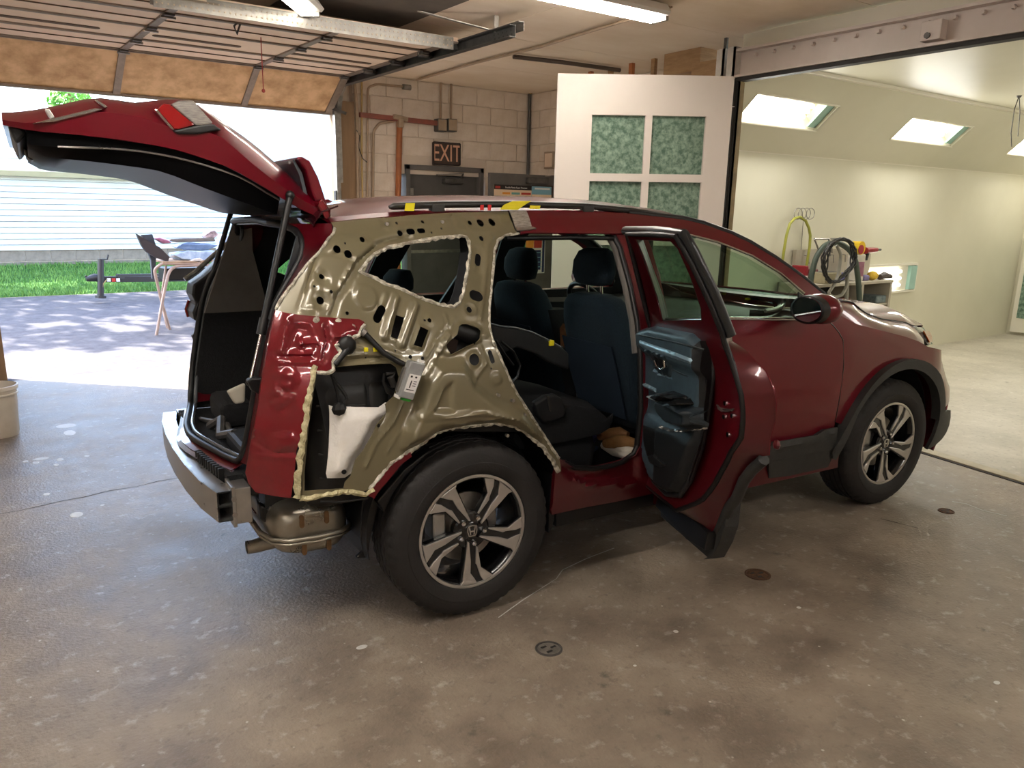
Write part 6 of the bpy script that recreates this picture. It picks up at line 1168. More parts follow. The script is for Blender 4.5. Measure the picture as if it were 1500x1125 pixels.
# re-centre on the emblem, then average lug radius
SPA=[(a-CEN[0],b-CEN[1]) for a,b in SPA]; SPB=[(a-CEN[0],b-CEN[1]) for a,b in SPB]; SPC=[(a-CEN[0],b-CEN[1]) for a,b in SPC]
def clampr(L,r): return [((a,b) if math.hypot(a,b)<r else (a*r/math.hypot(a,b),b*r/math.hypot(a,b))) for a,b in L]
SPA,SPB,SPC=clampr(SPA,.226),clampr(SPB,.226),clampr(SPC,.226)
def face(a,b): r=math.hypot(a,b); return -.088-.014*min(1,(r/.225))**1.5
def spin(L,t): c,s=math.cos(t),math.sin(t); return [(a*c-b*s,a*s+b*c) for a,b in L]
def make_wheel():
    n=144
    prof=[(.236,-.092),(.243,-.106),(.262,-.1165),(.290,-.1185),(.292,-.1165),(.320,-.1145),(.338,-.107),(.350,-.098),(.3575,-.086),(.3605,-.078),(.362,-.058),(.3620,-.055),(.3545,-.054),(.3545,-.046),(.3622,-.045),(.3625,-.022),(.355,-.021),(.355,-.012),(.3625,-.011),(.3625,.011),(.355,.012),(.355,.021),(.3625,.022),(.3622,.045),(.3545,.046),(.3545,.054),(.362,.055),(.3605,.078),(.3575,.086),(.350,.098),(.338,.107),(.30,.1185),(.262,.1165),(.243,.106),(.23,.09)]
    rings=[]
    for k,(r,a) in enumerate(prof):
        ring=[]
        for j in range(n):
            t=2*PI*j/n; rr=r
            if .345<r<.3615 and abs(a)>.07 and j%3==0: rr-=.006
            if r>.3615 and .022<=abs(a)<=.06 and (j+2)%3==0: rr-=.004
            ring.append((rr*math.cos(t),a,rr*math.sin(t)))
        rings.append(ring)
    w=MB().loft(rings,True,False).build('wheel',M_tire,None,smooth=28)
    MB().lathe([(.238,-.094),(.2385,-.103),(.234,-.1045),(.227,-.103),(.224,-.096)],72).build('rim_lip',M_mach,w,smooth=40)
    MB().lathe([(.225,-.098),(.215,-.088),(.208,-.04),(.205,.06),(.225,.10),(.235,.10)],48).build('rim_barrel',M_wblk,w,smooth=40)
    for k in range(5):
        t=-2*PI*k/5
        c=spin(SPC,t); MB().prism(c,lambda u,v,h:(u,face(u,v)+h,v),.004,.03).build('spoke_pocket',M_wblk,w,bev=.002)
        for L in (SPA,SPB):
            c=spin(L,t); MB().prism(c,lambda u,v,h:(u,face(u,v)+h,v),-.003,.012).build('spoke',M_mach,w,bev=.0015,segs=1)
    MB().lathe([(.001,-.086),(.030,-.087),(.034,-.083),(.050,-.080),(.072,-.086),(.080,-.080),(.078,-.05),(.04,-.04)],40).build('hub_face',M_wblk,w,smooth=35)
    a0=math.atan2(LUG[0][1]-CEN[1],LUG[0][0]-CEN[0])
    for k in range(5):
        t=a0-2*PI*k/5; x,z=.0555*math.cos(t),.0555*math.sin(t)
        MB().tube([(x,-.078,z),(x,-.094,z),(x,-.099,z)],[.0105,.0105,.006],6).build('lug_nut',M_chr,w,smooth=30)
    # chrome H emblem on the cap
    e=MB(); q=[(-.019,.019),(-.021,.0),(-.014,-.021),(.014,-.021),(.021,.0),(.019,.019),(.0,.023)]
    for i in range(len(q)): a,b=q[i],q[(i+1)%len(q)]; e.bar((a[0],-.0885,a[1]),(b[0],-.0885,b[1]),.004,.004,up=(0,1,0))
    for s in (-1,1): e.bar((s*.013,-.0885,.017),(s*.0075,-.0885,-.017),.005,.004,up=(0,1,0))
    e.bar((-.009,-.0885,-.001),(.009,-.0885,-.001),.006,.004,up=(0,1,0)); e.build('emblem',M_chr,w)
    MB().lathe([(.145,-.03),(.145,-.018),(.07,-.018),(.07,-.03),(.145,-.03)],40).lathe([(.07,-.05),(.07,-.02)],24).build('brake_disc',M_galv,w,smooth=30)
    cp=MB(); cp.box((-.16,-.06,-.02),(-.10,.02,.09)); cp.build('brake_caliper',M_alu,w,bev=.01)
    return w
wh=make_wheel(); wh.parent=car; wh.location=(0,-.80,.362)
for loc,rz in (((2.66,-.80,.362),0),((0,.80,.362),PI),((2.66,.80,.362),PI)):
    w=copy_tree(wh,car); w.location=loc; w.rotation_euler=(0,0,rz)
# wheel houses
for x in (0,2.66):
    for s in (-1,1):
        R=.435 if x==0 else .43; zb_=.40
        arcp=[(x+R*math.cos(t),zb_+R*math.sin(t)) for t in [PI*(-.06+1.12*k/24) for k in range(25)]]
        mb=MB(); yo=.86 if x==0 else .84
        mb.grid([[Vector((a,s*yo,b)) for a,b in arcp],[Vector((a,s*.50,b)) for a,b in arcp]])
        mb.f.append([len(mb.v)-25+k for k in range(25)]); mb.build('wheel_house',M_rub,car,solid=.004)
# mud flap
fl_=[(-.422,-.8,.553),(-.381,-.8,.54),(-.354,-.8,.555),(-.366,-.8,.507),(-.378,-.8,.454),(-.4,-.8,.374),(-.409,-.8,.314),(-.421,-.8,.306),(-.451,-.8,.309),(-.459,-.8,.317),(-.431,-.8,.336),(-.438,-.8,.382),(-.435,-.8,.465)]
MB().prism([(p[0],p[2]) for p in fl_],lambda u,v,h:(u,h,v),-.81,-.795).build('mud_flap',M_rub,car,bev=.003)
fl_=[(-.384,-.8,.541),(-.333,-.8,.59),(-.271,-.8,.651),(-.219,-.8,.681),(-.155,-.8,.716),(-.205,-.8,.668),(-.263,-.8,.622),(-.314,-.8,.564),(-.355,-.8,.491)]; MB().prism([(p[0],p[2]) for p in fl_],lambda u,v,h:(u,h,v),-.85,-.79).build('arch_liner_edge',M_rub,car,bev=.006)
MB().prism([(p[0],p[2]) for p in [(.401,-.82,.524),(.441,-.82,.502),(.44,-.82,.431),(.429,-.82,.332),(.414,-.82,.278),(.397,-.82,.256),(.392,-.82,.377),(.4,-.82,.469)]],lambda u,v,h:(u,h,v),-.85,-.76).build('front_arch_flap',M_rub,car,bev=.004)
# underbody
ub=MB(); ub.box((-.30,-.50,.28),(3.3,.50,.34)).box((.45,-.83,.27),(2.20,.83,.33)).box((-.80,-.50,.52),(-.30,.50,.60)); ub.build('underbody',M_rub,car)
MB().box((-.80,-.60,.555),(-.42,.60,.60)).build('rear_floor_edge',M_rub,car)
ax_=MB(); ax_.cyl((0,-.7,.30),(0,.7,.30),.05,10).bar((-.1,-.55,.24),(-.1,.55,.24),.10,.06).bar((.0,-.7,.36),(.45,-.45,.33),.07,.05); ax_.build('rear_axle',M_dsteel,car,smooth=40)
MB().box((-.74,-.62,.50),(-.62,-.52,.60)).build('tow_bracket',M_blk,car)
# muffler
mc_=[(-.595,-.7,.427)][0]; mx,mz=mc_[0],mc_[2]
def sup(t,n): c=math.cos(t); return math.copysign(abs(c)**(2/n),c)
def sring(y,sx,sz,n=3.2,N=40): return [Vector((mx+sx*sup(2*PI*k/N,n),y,mz+sz*sup(2*PI*k/N-PI/2,n))) for k in range(N)]
mr=[sring(-.56-.19+.012,.03,.03,2),sring(-.742,.09,.062,2.4),sring(-.728,.122,.085),sring(-.69,.144,.098),sring(-.60,.150,.102),sring(-.35,.150,.10),sring(-.05,.146,.098),sring(.02,.11,.08,2.5)]
mu=MB().loft(mr).build('muffler',M_muf,car,smooth=50); lab(mu,'bare steel muffler with tail pipe under rear corner')
sm_=[]
for (dz0,dz1,e) in ((-.006,.010,.018),):
    ring=[]
    N=40
    pts=[(mx-.168,0.0),(mx-.170,-.62),(mx-.148,-.712),(mx-.10,-.752),(mx,-.764),(mx+.10,-.752),(mx+.148,-.712),(mx+.170,-.62),(mx+.168,0)]
    MB().tube([Vector((a,b,mz-.018+.0*a)) for a,b in pts],.009,8).build('muffler_seam',M_muf,mu,smooth=60); MB().tube([Vector((a,b,mz-.034)) for a,b in pts],.007,8).build('muffler_seam',M_muf,mu,smooth=60)
for (dx,dz) in ((-.045,.045),(.05,.045),(-.04,-.065),(.055,-.065)):
    MB().prism(capsule2((mx+dx,mz+dz-.016),(mx+dx,mz+dz+.016),.009),lambda u,v,h:(u,h,v),-.7445,-.72).build('weld_mark',M_rust,mu)
tp=[(-.63,-.6,.354),(-.676,-.6,.352),(-.729,-.6,.346),(-.773,-.6,.341),(-.811,-.6,.341)]
tpo=MB().tube([Vector((p[0],p[1]+.02,p[2])) for p in tp],[.036,.033,.029,.027,.025],16,caps=False).build('tail_pipe',M_muf,mu,smooth=60); a=Vector(tp[0]); MB().tube([a+Vector((.03,.02,.0)),a+Vector((-.01,.02,-.002))],.045,16).build('pipe_collar',M_muf,mu,smooth=40)
MB().cyl(Vector(tp[-1])+Vector((.012,.02,.003)),Vector(tp[-1])+Vector((.008,.02,.002)),.024,14).build('pipe_bore',M_gasket,mu)
hg=[(-.762,-.6,.519),(-.728,-.6,.499),(-.714,-.6,.469),(-.742,-.6,.438),(-.761,-.6,.461)]; MB().prism([(p[0],p[2]) for p in hg],lambda u,v,h:(u,h,v),-.62,-.57).build('muffler_hanger_rubber',M_rub,car,bev=.008)
MB().tube([(-.73,-.62,.501),(-.708,-.62,.48),(-.697,-.62,.445),(-.707,-.62,.402),(-.726,-.62,.387)],.009,8).build('muffler_hanger_rod',M_galv,car,smooth=60)
# bumper beam
bt=[(-.949,-.04,.6),(-.958,-.378,.6),(-.934,-.55,.6),(-.917,-.681,.6)]
bpth=[(-.858,-.66),(-.905,-.66),(-.945,-.45),(-.965,-.25),(-.972,0),(-.965,.25),(-.945,.45),(-.905,.66)]
bpth=[(-.915,-.655),(-.945,-.48),(-.962,-.25),(-.968,0),(-.962,.25),(-.945,.48),(-.915,.655)]
be=MB()
outer=[[Vector((x,y,z)) for x,y in bpth] for z in (.49,.60)]
def beamrow(dx,z): return [Vector((x+dx,y,z)) for x,y in bpth]
for z in (.492,.546,.602): be.grid([beamrow(0,z-.003),beamrow(.058,z-.003),beamrow(.058,z+.003),beamrow(0,z+.003)])
for dx in (0,.058): be.grid([beamrow(dx-.003,.49),beamrow(dx-.003,.604),beamrow(dx+.003,.604),beamrow(dx+.003,.49)])
bo=be.build('bumper_beam',M_alu,car,smooth=35,fixn=True); lab(bo,'bare aluminium bumper beam with open hollow end')
MB().box((-.857,-.665,.475),(-.80,-.56,.612)).build('crash_box',M_alu,bo,bev=.003); MB().box((-.868,-.668,.465),(-.855,-.55,.62)).build('mounting_plate',M_alu,bo,bev=.002)
MB().box((-.857,.56,.475),(-.80,.665,.612)).build('crash_box',M_alu,bo,bev=.003)
for z in (.515,.575): MB().cyl((-.862,-.672,z),(-.862,-.664,z),.010,8).build('bolt',M_galv,bo)
MB().prism(capsule2((-.6,.54),(-.6,.555),.010),lambda u,v,h:(-.9215+h,u,v),-.004,.003).build('slot',M_gasket,bo)
# ------------------------------------------------ open rear door (built closed, then swung on its hinge)
HX_,HY_=.97,-.86; DTH=math.radians(72.5)
DM=Matrix.Translation((HX_,HY_,0))@Matrix.Rotation(DTH,4,'Z')@Matrix.Translation((-HX_,-HY_,0))
def dsheet(name,pl,fr,m,parent,holes=(),step=.03,thick=.004,smooth=45,soff=0):
    v,f=cdt(pl,list(holes),step); b=MB(DM if parent is None else DM); b.P([fr(*p) for p in v]); b.f=f; return b.build(name,m,parent,smooth,solid=thick,soff=soff)
def dprism(name,pl,y0,y1,m,parent,bev=0): return MB(DM).prism([(p[0],p[1]) for p in pl],lambda u,v,h:(u,h,v),y0,y1).build(name,m,parent,bev=bev)
OUT=[(.9057,1.5268),(.6175,1.532),(.3755,1.5307),(.3771,1.482),(.3495,1.3368),(.3371,1.1818),(.3494,1.1524),(.2644,1.1342),(.2152,1.1039),(.1599,1.0783),(.1272,1.0301),(.1134,.9805),(.124,.9126),(.1496,.8416),(.1502,.779),(.2086,.7558),(.2761,.6953),(.3209,.6378),(.3532,.5528),(.3873,.5097),(.4205,.4348),(.4501,.3655)]
OUT=[(a,b) for a,b in OUT]+[(.62,.36),(.94,.36),(.955,.50),(.955,1.10)]
INN=[(.7348,1.5184),(.4983,1.5234),(.296,1.5232),(.2892,1.4356),(.2708,1.2982),(.2578,1.1953),(.2656,1.1676),(.2568,1.1326),(.2467,1.0954),(.2316,1.0322),(.2124,.9872),(.2052,.9346),(.2055,.8948),(.2136,.8324),(.2384,.7998),(.2761,.7576),(.2982,.714),(.3289,.6669),(.3651,.6033),(.3968,.5618),(.434,.5176),(.4807,.4832)]
INN=[(a,b) for a,b in INN]+[(.62,.40),(.925,.40),(.935,.52),(.93,1.08)]
GLO=[(.6621,1.5026),(.3485,1.5058),(.3242,1.4793),(.3257,1.3891),(.3426,1.2732),(.3731,1.2278),(.7511,1.1748),(.7185,1.2781)]
def skin(x,z): return (x,-(halfw(x,z)-.004),z)
GL2=[(a,b) for a,b in [(.8008,1.4985),(.472,1.5018),(.4455,1.4742),(.4455,1.3798),(.4616,1.2585),(.4928,1.211),(.8866,1.1559),(.8553,1.2636)]]
def inn_y(x,z): return -(halfw(x,z)-.085)
dsk=dsheet('rear_door',OUT,skin,M_red,None,holes=[GL2],step=.04); dsk.parent=car; lab(dsk,'rear passenger door swung wide open showing its trim')
dsheet('inner_panel',INN,lambda x,z:(x,inn_y(x,z),z),M_redin,dsk,holes=[GLO],step=.04)
n_=len(OUT); rows=[]
for t in (0,.12,.5,.88,1):
    rows.append([DM@Vector((a[0]+(b[0]-a[0])*t,(1-t)*(-(halfw(*a)-.004))+t*inn_y(*b)-.02*math.sin(PI*t)*0,a[1]+(b[1]-a[1])*t)) for a,b in zip(OUT,INN)])
rows=[r+[r[0]] for r in rows]; MB().grid(rows).build('door_edge',M_redin,dsk,smooth=60,solid=.003)
rows=[[DM@Vector((a[0],-(halfw(*a)-.004)*(1-t)+t*inn_y(*b),a[1])).lerp(Vector((b[0],inn_y(*b),b[1])),t) if False else DM@Vector((a[0]+(b[0]-a[0])*t,(1-t)*(-(halfw(*a)-.004))+t*inn_y(*b),a[1]+(b[1]-a[1])*t)) for a,b in zip(GL2,GLO)] for t in (0,1)]
rows=[r+[r[0]] for r in rows]; MB().grid(rows).build('window_reveal',M_rub,dsk,solid=.003)
dsheet('door_glass',GL2,lambda x,z:(x,-(halfw(x,z)-.03),z),M_gls,dsk,step=.06,thick=0)
MB(DM).tube([Vector((p[0],inn_y(*p)-.006,p[1])) for p in INN],.011,8,closed=True).build('door_seal',M_rub,dsk,smooth=60)
tf=[(.8072,1.5299),(.5074,1.5354),(.285,1.5304),(.2858,1.4812),(.2667,1.338),(.2554,1.1878)]; MB(DM).tube([Vector((p[0],inn_y(*p)-.035,p[1])) for p in tf],.018,8).build('frame_seal',mat('satin_black_seal','#222323',rough=.3),dsk,smooth=60)
sf=[(.9129,1.157),(.4496,1.2183)]; MB(DM).tube([Vector((p[0],-(halfw(*p)-.045),p[1])) for p in sf],.009,8).build('belt_chrome_strip',M_chr,dsk,smooth=60)
# trim
TRIM=[(1.0219,1.111),(.8356,1.1558),(.4761,1.1799),(.4127,1.1511),(.396,1.1133),(.3877,1.0333),(.4028,.8711),(.4291,.7322),(.5005,.5697),(.5723,.4832),(.6905,.4462),(.8259,.4574),(.9189,.5288),(.9896,.6653),(1.0227,.8605),(1.0461,1.0431)]
tp2=[(a,b) for a,b in TRIM]
def trimf(x,z):
    d=min(segd((x,z),tp2[i],tp2[i-1]) for i in range(len(tp2)))
    y=min(inn_y(x,z),-.78)+.005; h=.045*sst(d/.035)
    if z>1.0: h+=.035*sst((z-1.0)/.05)*sst(d/.02)
    if .72<z<.86: h-=.02*sst((z-.72)/.06)*sst((.90-z)/.06)*sst(d/.05)
    return (x,-.80+h,z)
M_tblu=mat('door_trim_vinyl','#33424b','#3c4d57',rough=.4,scale=30,bump=.06,bscale=250)
tm=dsheet('door_trim',tp2,trimf,M_tblu,dsk,step=.014,thick=0,smooth=60)
MB(DM).tube([Vector((p[0],-.792,p[1])) for p in tp2],.012,8,closed=True).build('trim_edge',M_int,dsk,smooth=60)
def dpx(name,pl,y0,y1,m,bev=.004,par=None): return dprism(name,[(p[0],p[1]) for p in pl],y0,y1,m,par or dsk,bev)
def acc(name,pl,m,h,soft=.006,step=.012,thick=.008,base=None):
    pl=[(p[0],p[1]) for p in pl]
    def fr(x,z):
        d=min(segd((x,z),pl[i],pl[i-1]) for i in range(len(pl))); P=trimf(x,z); return (x,P[1]+.001+h*sst(d/soft) if h>0 else P[1]+.003,z)
    return dsheet(name,pl,fr,m,dsk,step=step,thick=0,smooth=60)
M_strip=mat('grey_blue_strip','#7f98a6',rough=.3,metal=.3)
acc('accent_strip',[(.9036,1.0725),(.6393,1.0784),(.408,1.0791),(.4262,1.0579),(.6351,1.0517),(.86,1.0413),(.9005,1.0523)],M_strip,.008)
acc('side_band',[(.4297,1.1411),(.3841,1.1509),(.3601,1.0392),(.3726,.895),(.3971,.7506),(.4722,.5832),(.5432,.4977),(.5976,.4809),(.5065,.6113),(.4427,.7562),(.4234,.9089),(.4214,1.0271)],mat('black_trim_side','#101112',rough=.6),.004)
acc('lower_panel',[(.7713,.7189),(.5979,.7489),(.4081,.8094),(.4331,.7239),(.4933,.5933),(.5465,.5057),(.6441,.4704),(.7559,.4828),(.7628,.6187)],mat('black_trim_lower','#15181a',rough=.55,scale=20,bump=.08,bscale=300),.006)
acc('handle_bezel',[(.8595,1.0385),(.8116,1.0466),(.6533,1.0485),(.6452,.9974),(.6515,.9571),(.7697,.9531),(.8211,.9721)],mat('handle_bezel_grey','#2d3940',rough=.3,metal=.2),.010)
acc('handle_recess',[(.8008,1.0342),(.6808,1.0355),(.6615,.9945),(.73,.9726),(.78,.9889)],M_blk,.013)
MB(DM).tube([Vector((p[0],-.724,p[1])) for p in [(.7515,1.0089),(.7284,.9904),(.6812,.9854),(.6519,1.0051),(.6619,1.0281)]],.006,8).build('door_handle',M_chr,dsk,smooth=60)
acc('bezel_edge',[(.8132,.965),(.7632,.9545),(.6457,.9612),(.6383,.9544),(.7685,.9447),(.826,.9566)],M_strip,.012,.003,.008)
acc('armrest',[(.746,.8371),(.7027,.8676),(.6246,.8744),(.5178,.9076),(.4732,.8885),(.3997,.8932),(.3598,.8849),(.3516,.8351),(.4194,.806),(.4981,.7844),(.6084,.7711),(.6907,.7897)],mat('armrest_vinyl','#20282d','#283137',rough=.45,scale=30,bump=.06,bscale=250),.062,.022,.008)
acc('switch_panel',[(.7564,.8557),(.6931,.8932),(.6232,.9116),(.4878,.9178),(.5201,.8941),(.6177,.8766),(.685,.8407)],M_blk,.060,.012,.008)
acc('window_switch',[(.6321,.903),(.5756,.9116),(.5866,.9008),(.6438,.8934)],M_gasket,.068,.003,.006)
acc('switch_bright_edge',[(.7564,.8557),(.738,.873),(.6608,.8579),(.6785,.8423)],mat('bright_grey_edge','#aab8be',rough=.25,metal=.4),.062,.004,.006)
acc('pull_cup',[(.5673,.8801),(.4756,.9153),(.4382,.9002),(.5109,.8745)],M_blk,.066,.003,.006)
acc('left_accent',[(.9284,.8846),(.7842,.8857),(.7816,.8686),(.9253,.8639)],M_strip,.008,.004,.008)
acc('door_pocket',[(.9043,.6958),(.7481,.7138),(.7437,.6401),(.7655,.6001),(.8335,.5729),(.8772,.6159)],M_blk,.003,.004)
acc('pocket_lip',[(.8115,.5803),(.7449,.613),(.6952,.6044),(.6288,.6077),(.5961,.6065),(.689,.5645),(.7785,.5537)],M_int,.014,.006,.008)
acc('lower_seam',[(.7299,.74),(.6506,.7468),(.5585,.7663),(.3615,.831),(.3602,.8235),(.5568,.7556),(.6552,.734),(.7281,.7286)],M_alu,.010,.002,.008)
for L in ([(.9127,1.0935),(.613,1.1143),(.3295,1.1284)],[(.6532,.9929),(.5489,.9916),(.4134,.9956)],[(.4055,1.0693),(.4087,.9914),(.4079,.8871)]):
    MB(DM).tube([Vector((x,trimf(x,z)[1]+.001,z)) for x,z in [(p[0],p[1]) for p in L]],.0035,6).build('trim_crease',M_rub,dsk,smooth=60)
# latch and studs on the shut face
def dface(pl): return [(p[0],p[1]) for p in pl]
LT=[(.4044,.8957),(.3771,.8892),(.3056,.9146),(.2945,.9072),(.3759,.8816),(.4069,.8792)]
def shut(p,k=0): return DM@Vector((p[0]-.0,inn_y(*p)-.012+.018+k,p[1]))
e=[(.3756,.9115),(.3626,.8964),(.3364,.8939),(.2929,.9048),(.256,.9178),(.2528,.9274),(.3039,.911),(.354,.9064)]
MB(DM).prism([(p[0],p[1]) for p in e],lambda u,v,h:(u,inn_y(u,v)+h,v),.0,.008).build('door_latch',M_galv,dsk); e=[(.3289,.9077),(.2478,.9264),(.2512,.9181),(.313,.9039)]; MB(DM).prism([(p[0],p[1]) for p in e],lambda u,v,h:(u,inn_y(u,v)+h,v),.007,.010).build('latch_slot',M_gasket,dsk)
for p in [(.3149,.9312),(.3235,.8778),(.2645,.8968),(.2908,.8195)]: MB(DM).cyl((p[0],inn_y(*p)-.004,p[1]),(p[0],inn_y(*p)+.007,p[1]),.009,8).build('stud',M_chr,dsk)
p=[(.2905,1.0415)][0]; MB(DM).cyl((p[0],-.845,p[1]),(p[0],-.80,p[1]),.02,14).build('rubber_plug',M_gasket,dsk)
p=[(.0608,.8462)][0]; MB(DM).ball((p[0],-.87,p[1]),.018,8,(1,.6,1)).build('drain_plug',M_redin,dsk)
# lower cladding
CLD=[(.955,.43),(.955,.235),(.80,.225)]+[(a,b) for a,b in [(.5523,.1991),(.4518,.254),(.4008,.4021),(.3963,.4981),(.3873,.5662)]]
cl_=[(.955,.43),(.955,.235),(.50,.235)]+[(.5346,.2081),(.4655,.2456),(.4139,.3336),(.3846,.4124),(.381,.5131)]
dprism('door_cladding',cl_,-.955,-.895,M_cld,dsk,.008)
cl_=[(.914,.3659),(.6944,.3833),(.4377,.3713),(.4522,.2887),(.6114,.2679),(.933,.2959)]; dprism('lower_seal',cl_,-.90,-.855,M_rub,dsk,.004)
ar=[(.1849,.7641),(.2525,.7039),(.3002,.6456),(.3402,.5581),(.3792,.5131),(.4246,.433),(.4729,.355)]; MB(DM).tube([Vector((p[0]-.004,-.905,p[1]-.01)) for p in ar],.022,8).build('arch_edge_trim',M_cld,dsk,smooth=60)
# ------------------------------------------------ left body side (seen through the car)
def LS(off=0): return lambda x,z:(x,halfw(x,z)+off,z)
def archpts(x,R,n=12): return [(x+R*math.cos(t),.40+R*math.sin(t)) for t in [PI*k/n for k in range(n+1)]]
lo=[(3.46,.40),(3.46,.90),(2.9,1.03),(2.3,1.09)]+[(x,z) for x,z in reversed(RE)]+[(-.52,1.45),(-.60,1.26),(-.60,1.0),(-.58,.6)]+[(-.44,.42)]+list(reversed(archpts(0,.43)))[0:]+[(.46,.30),(2.20,.30)]+list(reversed(archpts(2.66,.42)))
LW1=[(1.17,1.115),(1.17,1.51)]+[(x-.03,z-.045) for x,z in RE if 1.25<x<1.98]+[(2.0,1.16),(2.0,1.115)]
LW2=[(.30,1.115),(.45,1.495),(1.02,1.485),(1.02,1.115)]
LW3=[(.20,1.18),(-.10,1.20),(-.33,1.28),(-.20,1.40),(.05,1.465),(.29,1.475)]
panel('left_body_side',lo,LS(),M_red,car,holes=[LW1,LW2,LW3],step=.08,thick=.03,smooth=50)
for nm,L in (('left_front_glass',LW1),('left_rear_glass',LW2),('left_quarter_glass',LW3)): panel(nm,L,lambda x,z:(x,halfw(x,z)-.012,z),M_gls,car,step=.1,thick=0)
lt=[(2.1,.40),(2.1,1.15),(1.93,1.27),(1.64,1.44),(1.38,1.54),(1.1,1.55),(-.45,1.50),(-.62,1.30),(-.70,1.05),(-.40,1.05),(-.3,.75),(.42,.75),(.5,.4)]
def shr(L,k): 
    cx=sum(p[0] for p in L)/len(L); cz=sum(p[1] for p in L)/len(L); return [(cx+(p[0]-cx)*k,cz+(p[1]-cz)*k) for p in L]
panel('left_inner_trim',lt,lambda x,z:(x,halfw(x,z)-.075,z),M_int,car,holes=[shr(LW1,.97),shr(LW2,.97),shr(LW3,.95)],step=.06,thick=.01)
MB().bar((1.25,.80,1.06),(2.0,.80,1.04),.02,.03).bar((.2,.80,1.06),(.95,.80,1.06),.02,.03).build('door_trim_strip',M_intg,car)
# ------------------------------------------------ cabin
fp=MB(); fp.box((.38,-.80,.36),(2.25,.80,.38)).box((2.2,-.80,.36),(2.25,.80,1.0)).box((.30,-.56,.36),(.40,.56,.60)); fp.build('cabin_floor',M_carp,car)
MB().box((1.2,-.10,.38),(2.1,.10,.72)).build('centre_console',M_int,car,bev=.03)
ds=MB(); ds.loft([[Vector((1.70,y,.75)),Vector((1.72,y,.98)),Vector((1.80,y,1.055)),Vector((2.05,y,1.075)),Vector((2.42-.18*(y/.8)**2,y,1.065)),Vector((2.42-.18*(y/.8)**2,y,.80))] for y in (-.80,-.5,-.25,0,.25,.5,.80)]); ds.build('dashboard',M_int,car,smooth=50,bev=.01)
sw=MB().tube([(1.50+.10*math.sin(2*PI*k/28)*-1,.37+.185*math.cos(2*PI*k/28),1.03+.165*math.sin(2*PI*k/28)) for k in range(28)],.015,8,closed=True).build('steering_wheel',M_blk,car,smooth=60)
MB().ball((1.52,.37,1.02),.075,12,(.5,1,.9)).bar((1.50,.20,1.03),(1.50,.54,1.03),.03,.04).bar((1.53,.37,1.02),(1.60,.37,.88),.04,.03,up=(1,0,0)).build('airbag_pad',M_intg,sw,smooth=40); MB().bar((1.53,.37,1.0),(1.75,.37,.92),.06,.06).build('steering_column',M_int,sw)
e=MB(); 
for s in (-1,1): e.bar((1.478,.37+s*.010,1.045),(1.478,.37+s*.007,1.01),.005,.004,up=(1,0,0))
e.bar((1.478,.361,1.027),(1.478,.379,1.027),.005,.004,up=(1,0,0)); e.build('emblem',M_chr,sw)
mi=MB().box((1.52,-.11,1.40),(1.545,.11,1.465)); mi.build('rear_view_mirror',M_blk,car,bev=.012)
def se(cx,cy,cz,sx,sy,n=3.0,N=24): return [Vector((cx+sx*sup(2*PI*k/N,n),cy+sy*sup(2*PI*k/N-PI/2,n),cz)) for k in range(N)]
def seat(y,nm,lean=.30,x0=.90,hd=0):
    c=MB(); c.loft([se(x0+.34,y,.51,.24,.23),se(x0+.34,y,.57,.26,.26),se(x0+.34,y,.62,.25,.25),se(x0+.34,y,.65,.21,.20)]); s=c.build(nm,M_fabk,car,smooth=60)
    def bx(z): return x0+.10-lean*(z-.55)
    B=[]
    for z,w,t in ((.56,.20,.06),(.62,.235,.085),(.75,.25,.09),(.95,.25,.095),(1.08,.235,.095),(1.16,.205,.09),(1.205,.16,.075),(1.22,.10,.05)): B.append(se(bx(z),y,z,t,w,n=3.4))
    MB().loft(B).build('seat_back',M_fab,s,smooth=60)
    for sgn in (-1,1): MB().loft([se(bx(z)+.075,y+sgn*(w-.03),z,.075,.055,2.4) for z,w in ((.58,.225),(.75,.25),(.95,.25),(1.08,.225))]).build('side_bolster',M_fabk,s,smooth=60)
    mb=MB(); mb.loft([[Vector((bx(z)-t,y+sg*w,z)) for sg in (-1,-.5,0,.5,1)] for z,w,t in ((.62,.19,.092),(.80,.20,.098),(.99,.20,.102))],close=False,caps=False); mb.build('back_pocket',mat('dark_blue_pocket','#0e1f2e',rough=.9,scale=60),s,smooth=60,solid=.006)
    hz=1.345-hd; hx=bx(1.345)+.035+hd
    MB().loft([se(hx,y,hz-.085,.03,.07,2.6),se(hx-.002,y,hz-.075,.05,.115,2.8),se(hx-.006,y,hz-.03,.062,.135,2.8),se(hx-.004,y,hz+.03,.060,.130,2.8),se(hx+.004,y,hz+.075,.050,.110,2.6),se(hx+.012,y,hz+.092,.028,.07,2.4)]).build('headrest',M_fab,s,smooth=60)
    for sg in (-1,1): MB().cyl((bx(1.19),y+sg*.055,1.19),(hx,y+sg*.055,hz-.07),.007,8).build('headrest_post',M_chr,s,smooth=40)
    return s
seat(-.37,'front_seat',x0=1.05); seat(.37,'driver_seat',x0=1.07,hd=.03)
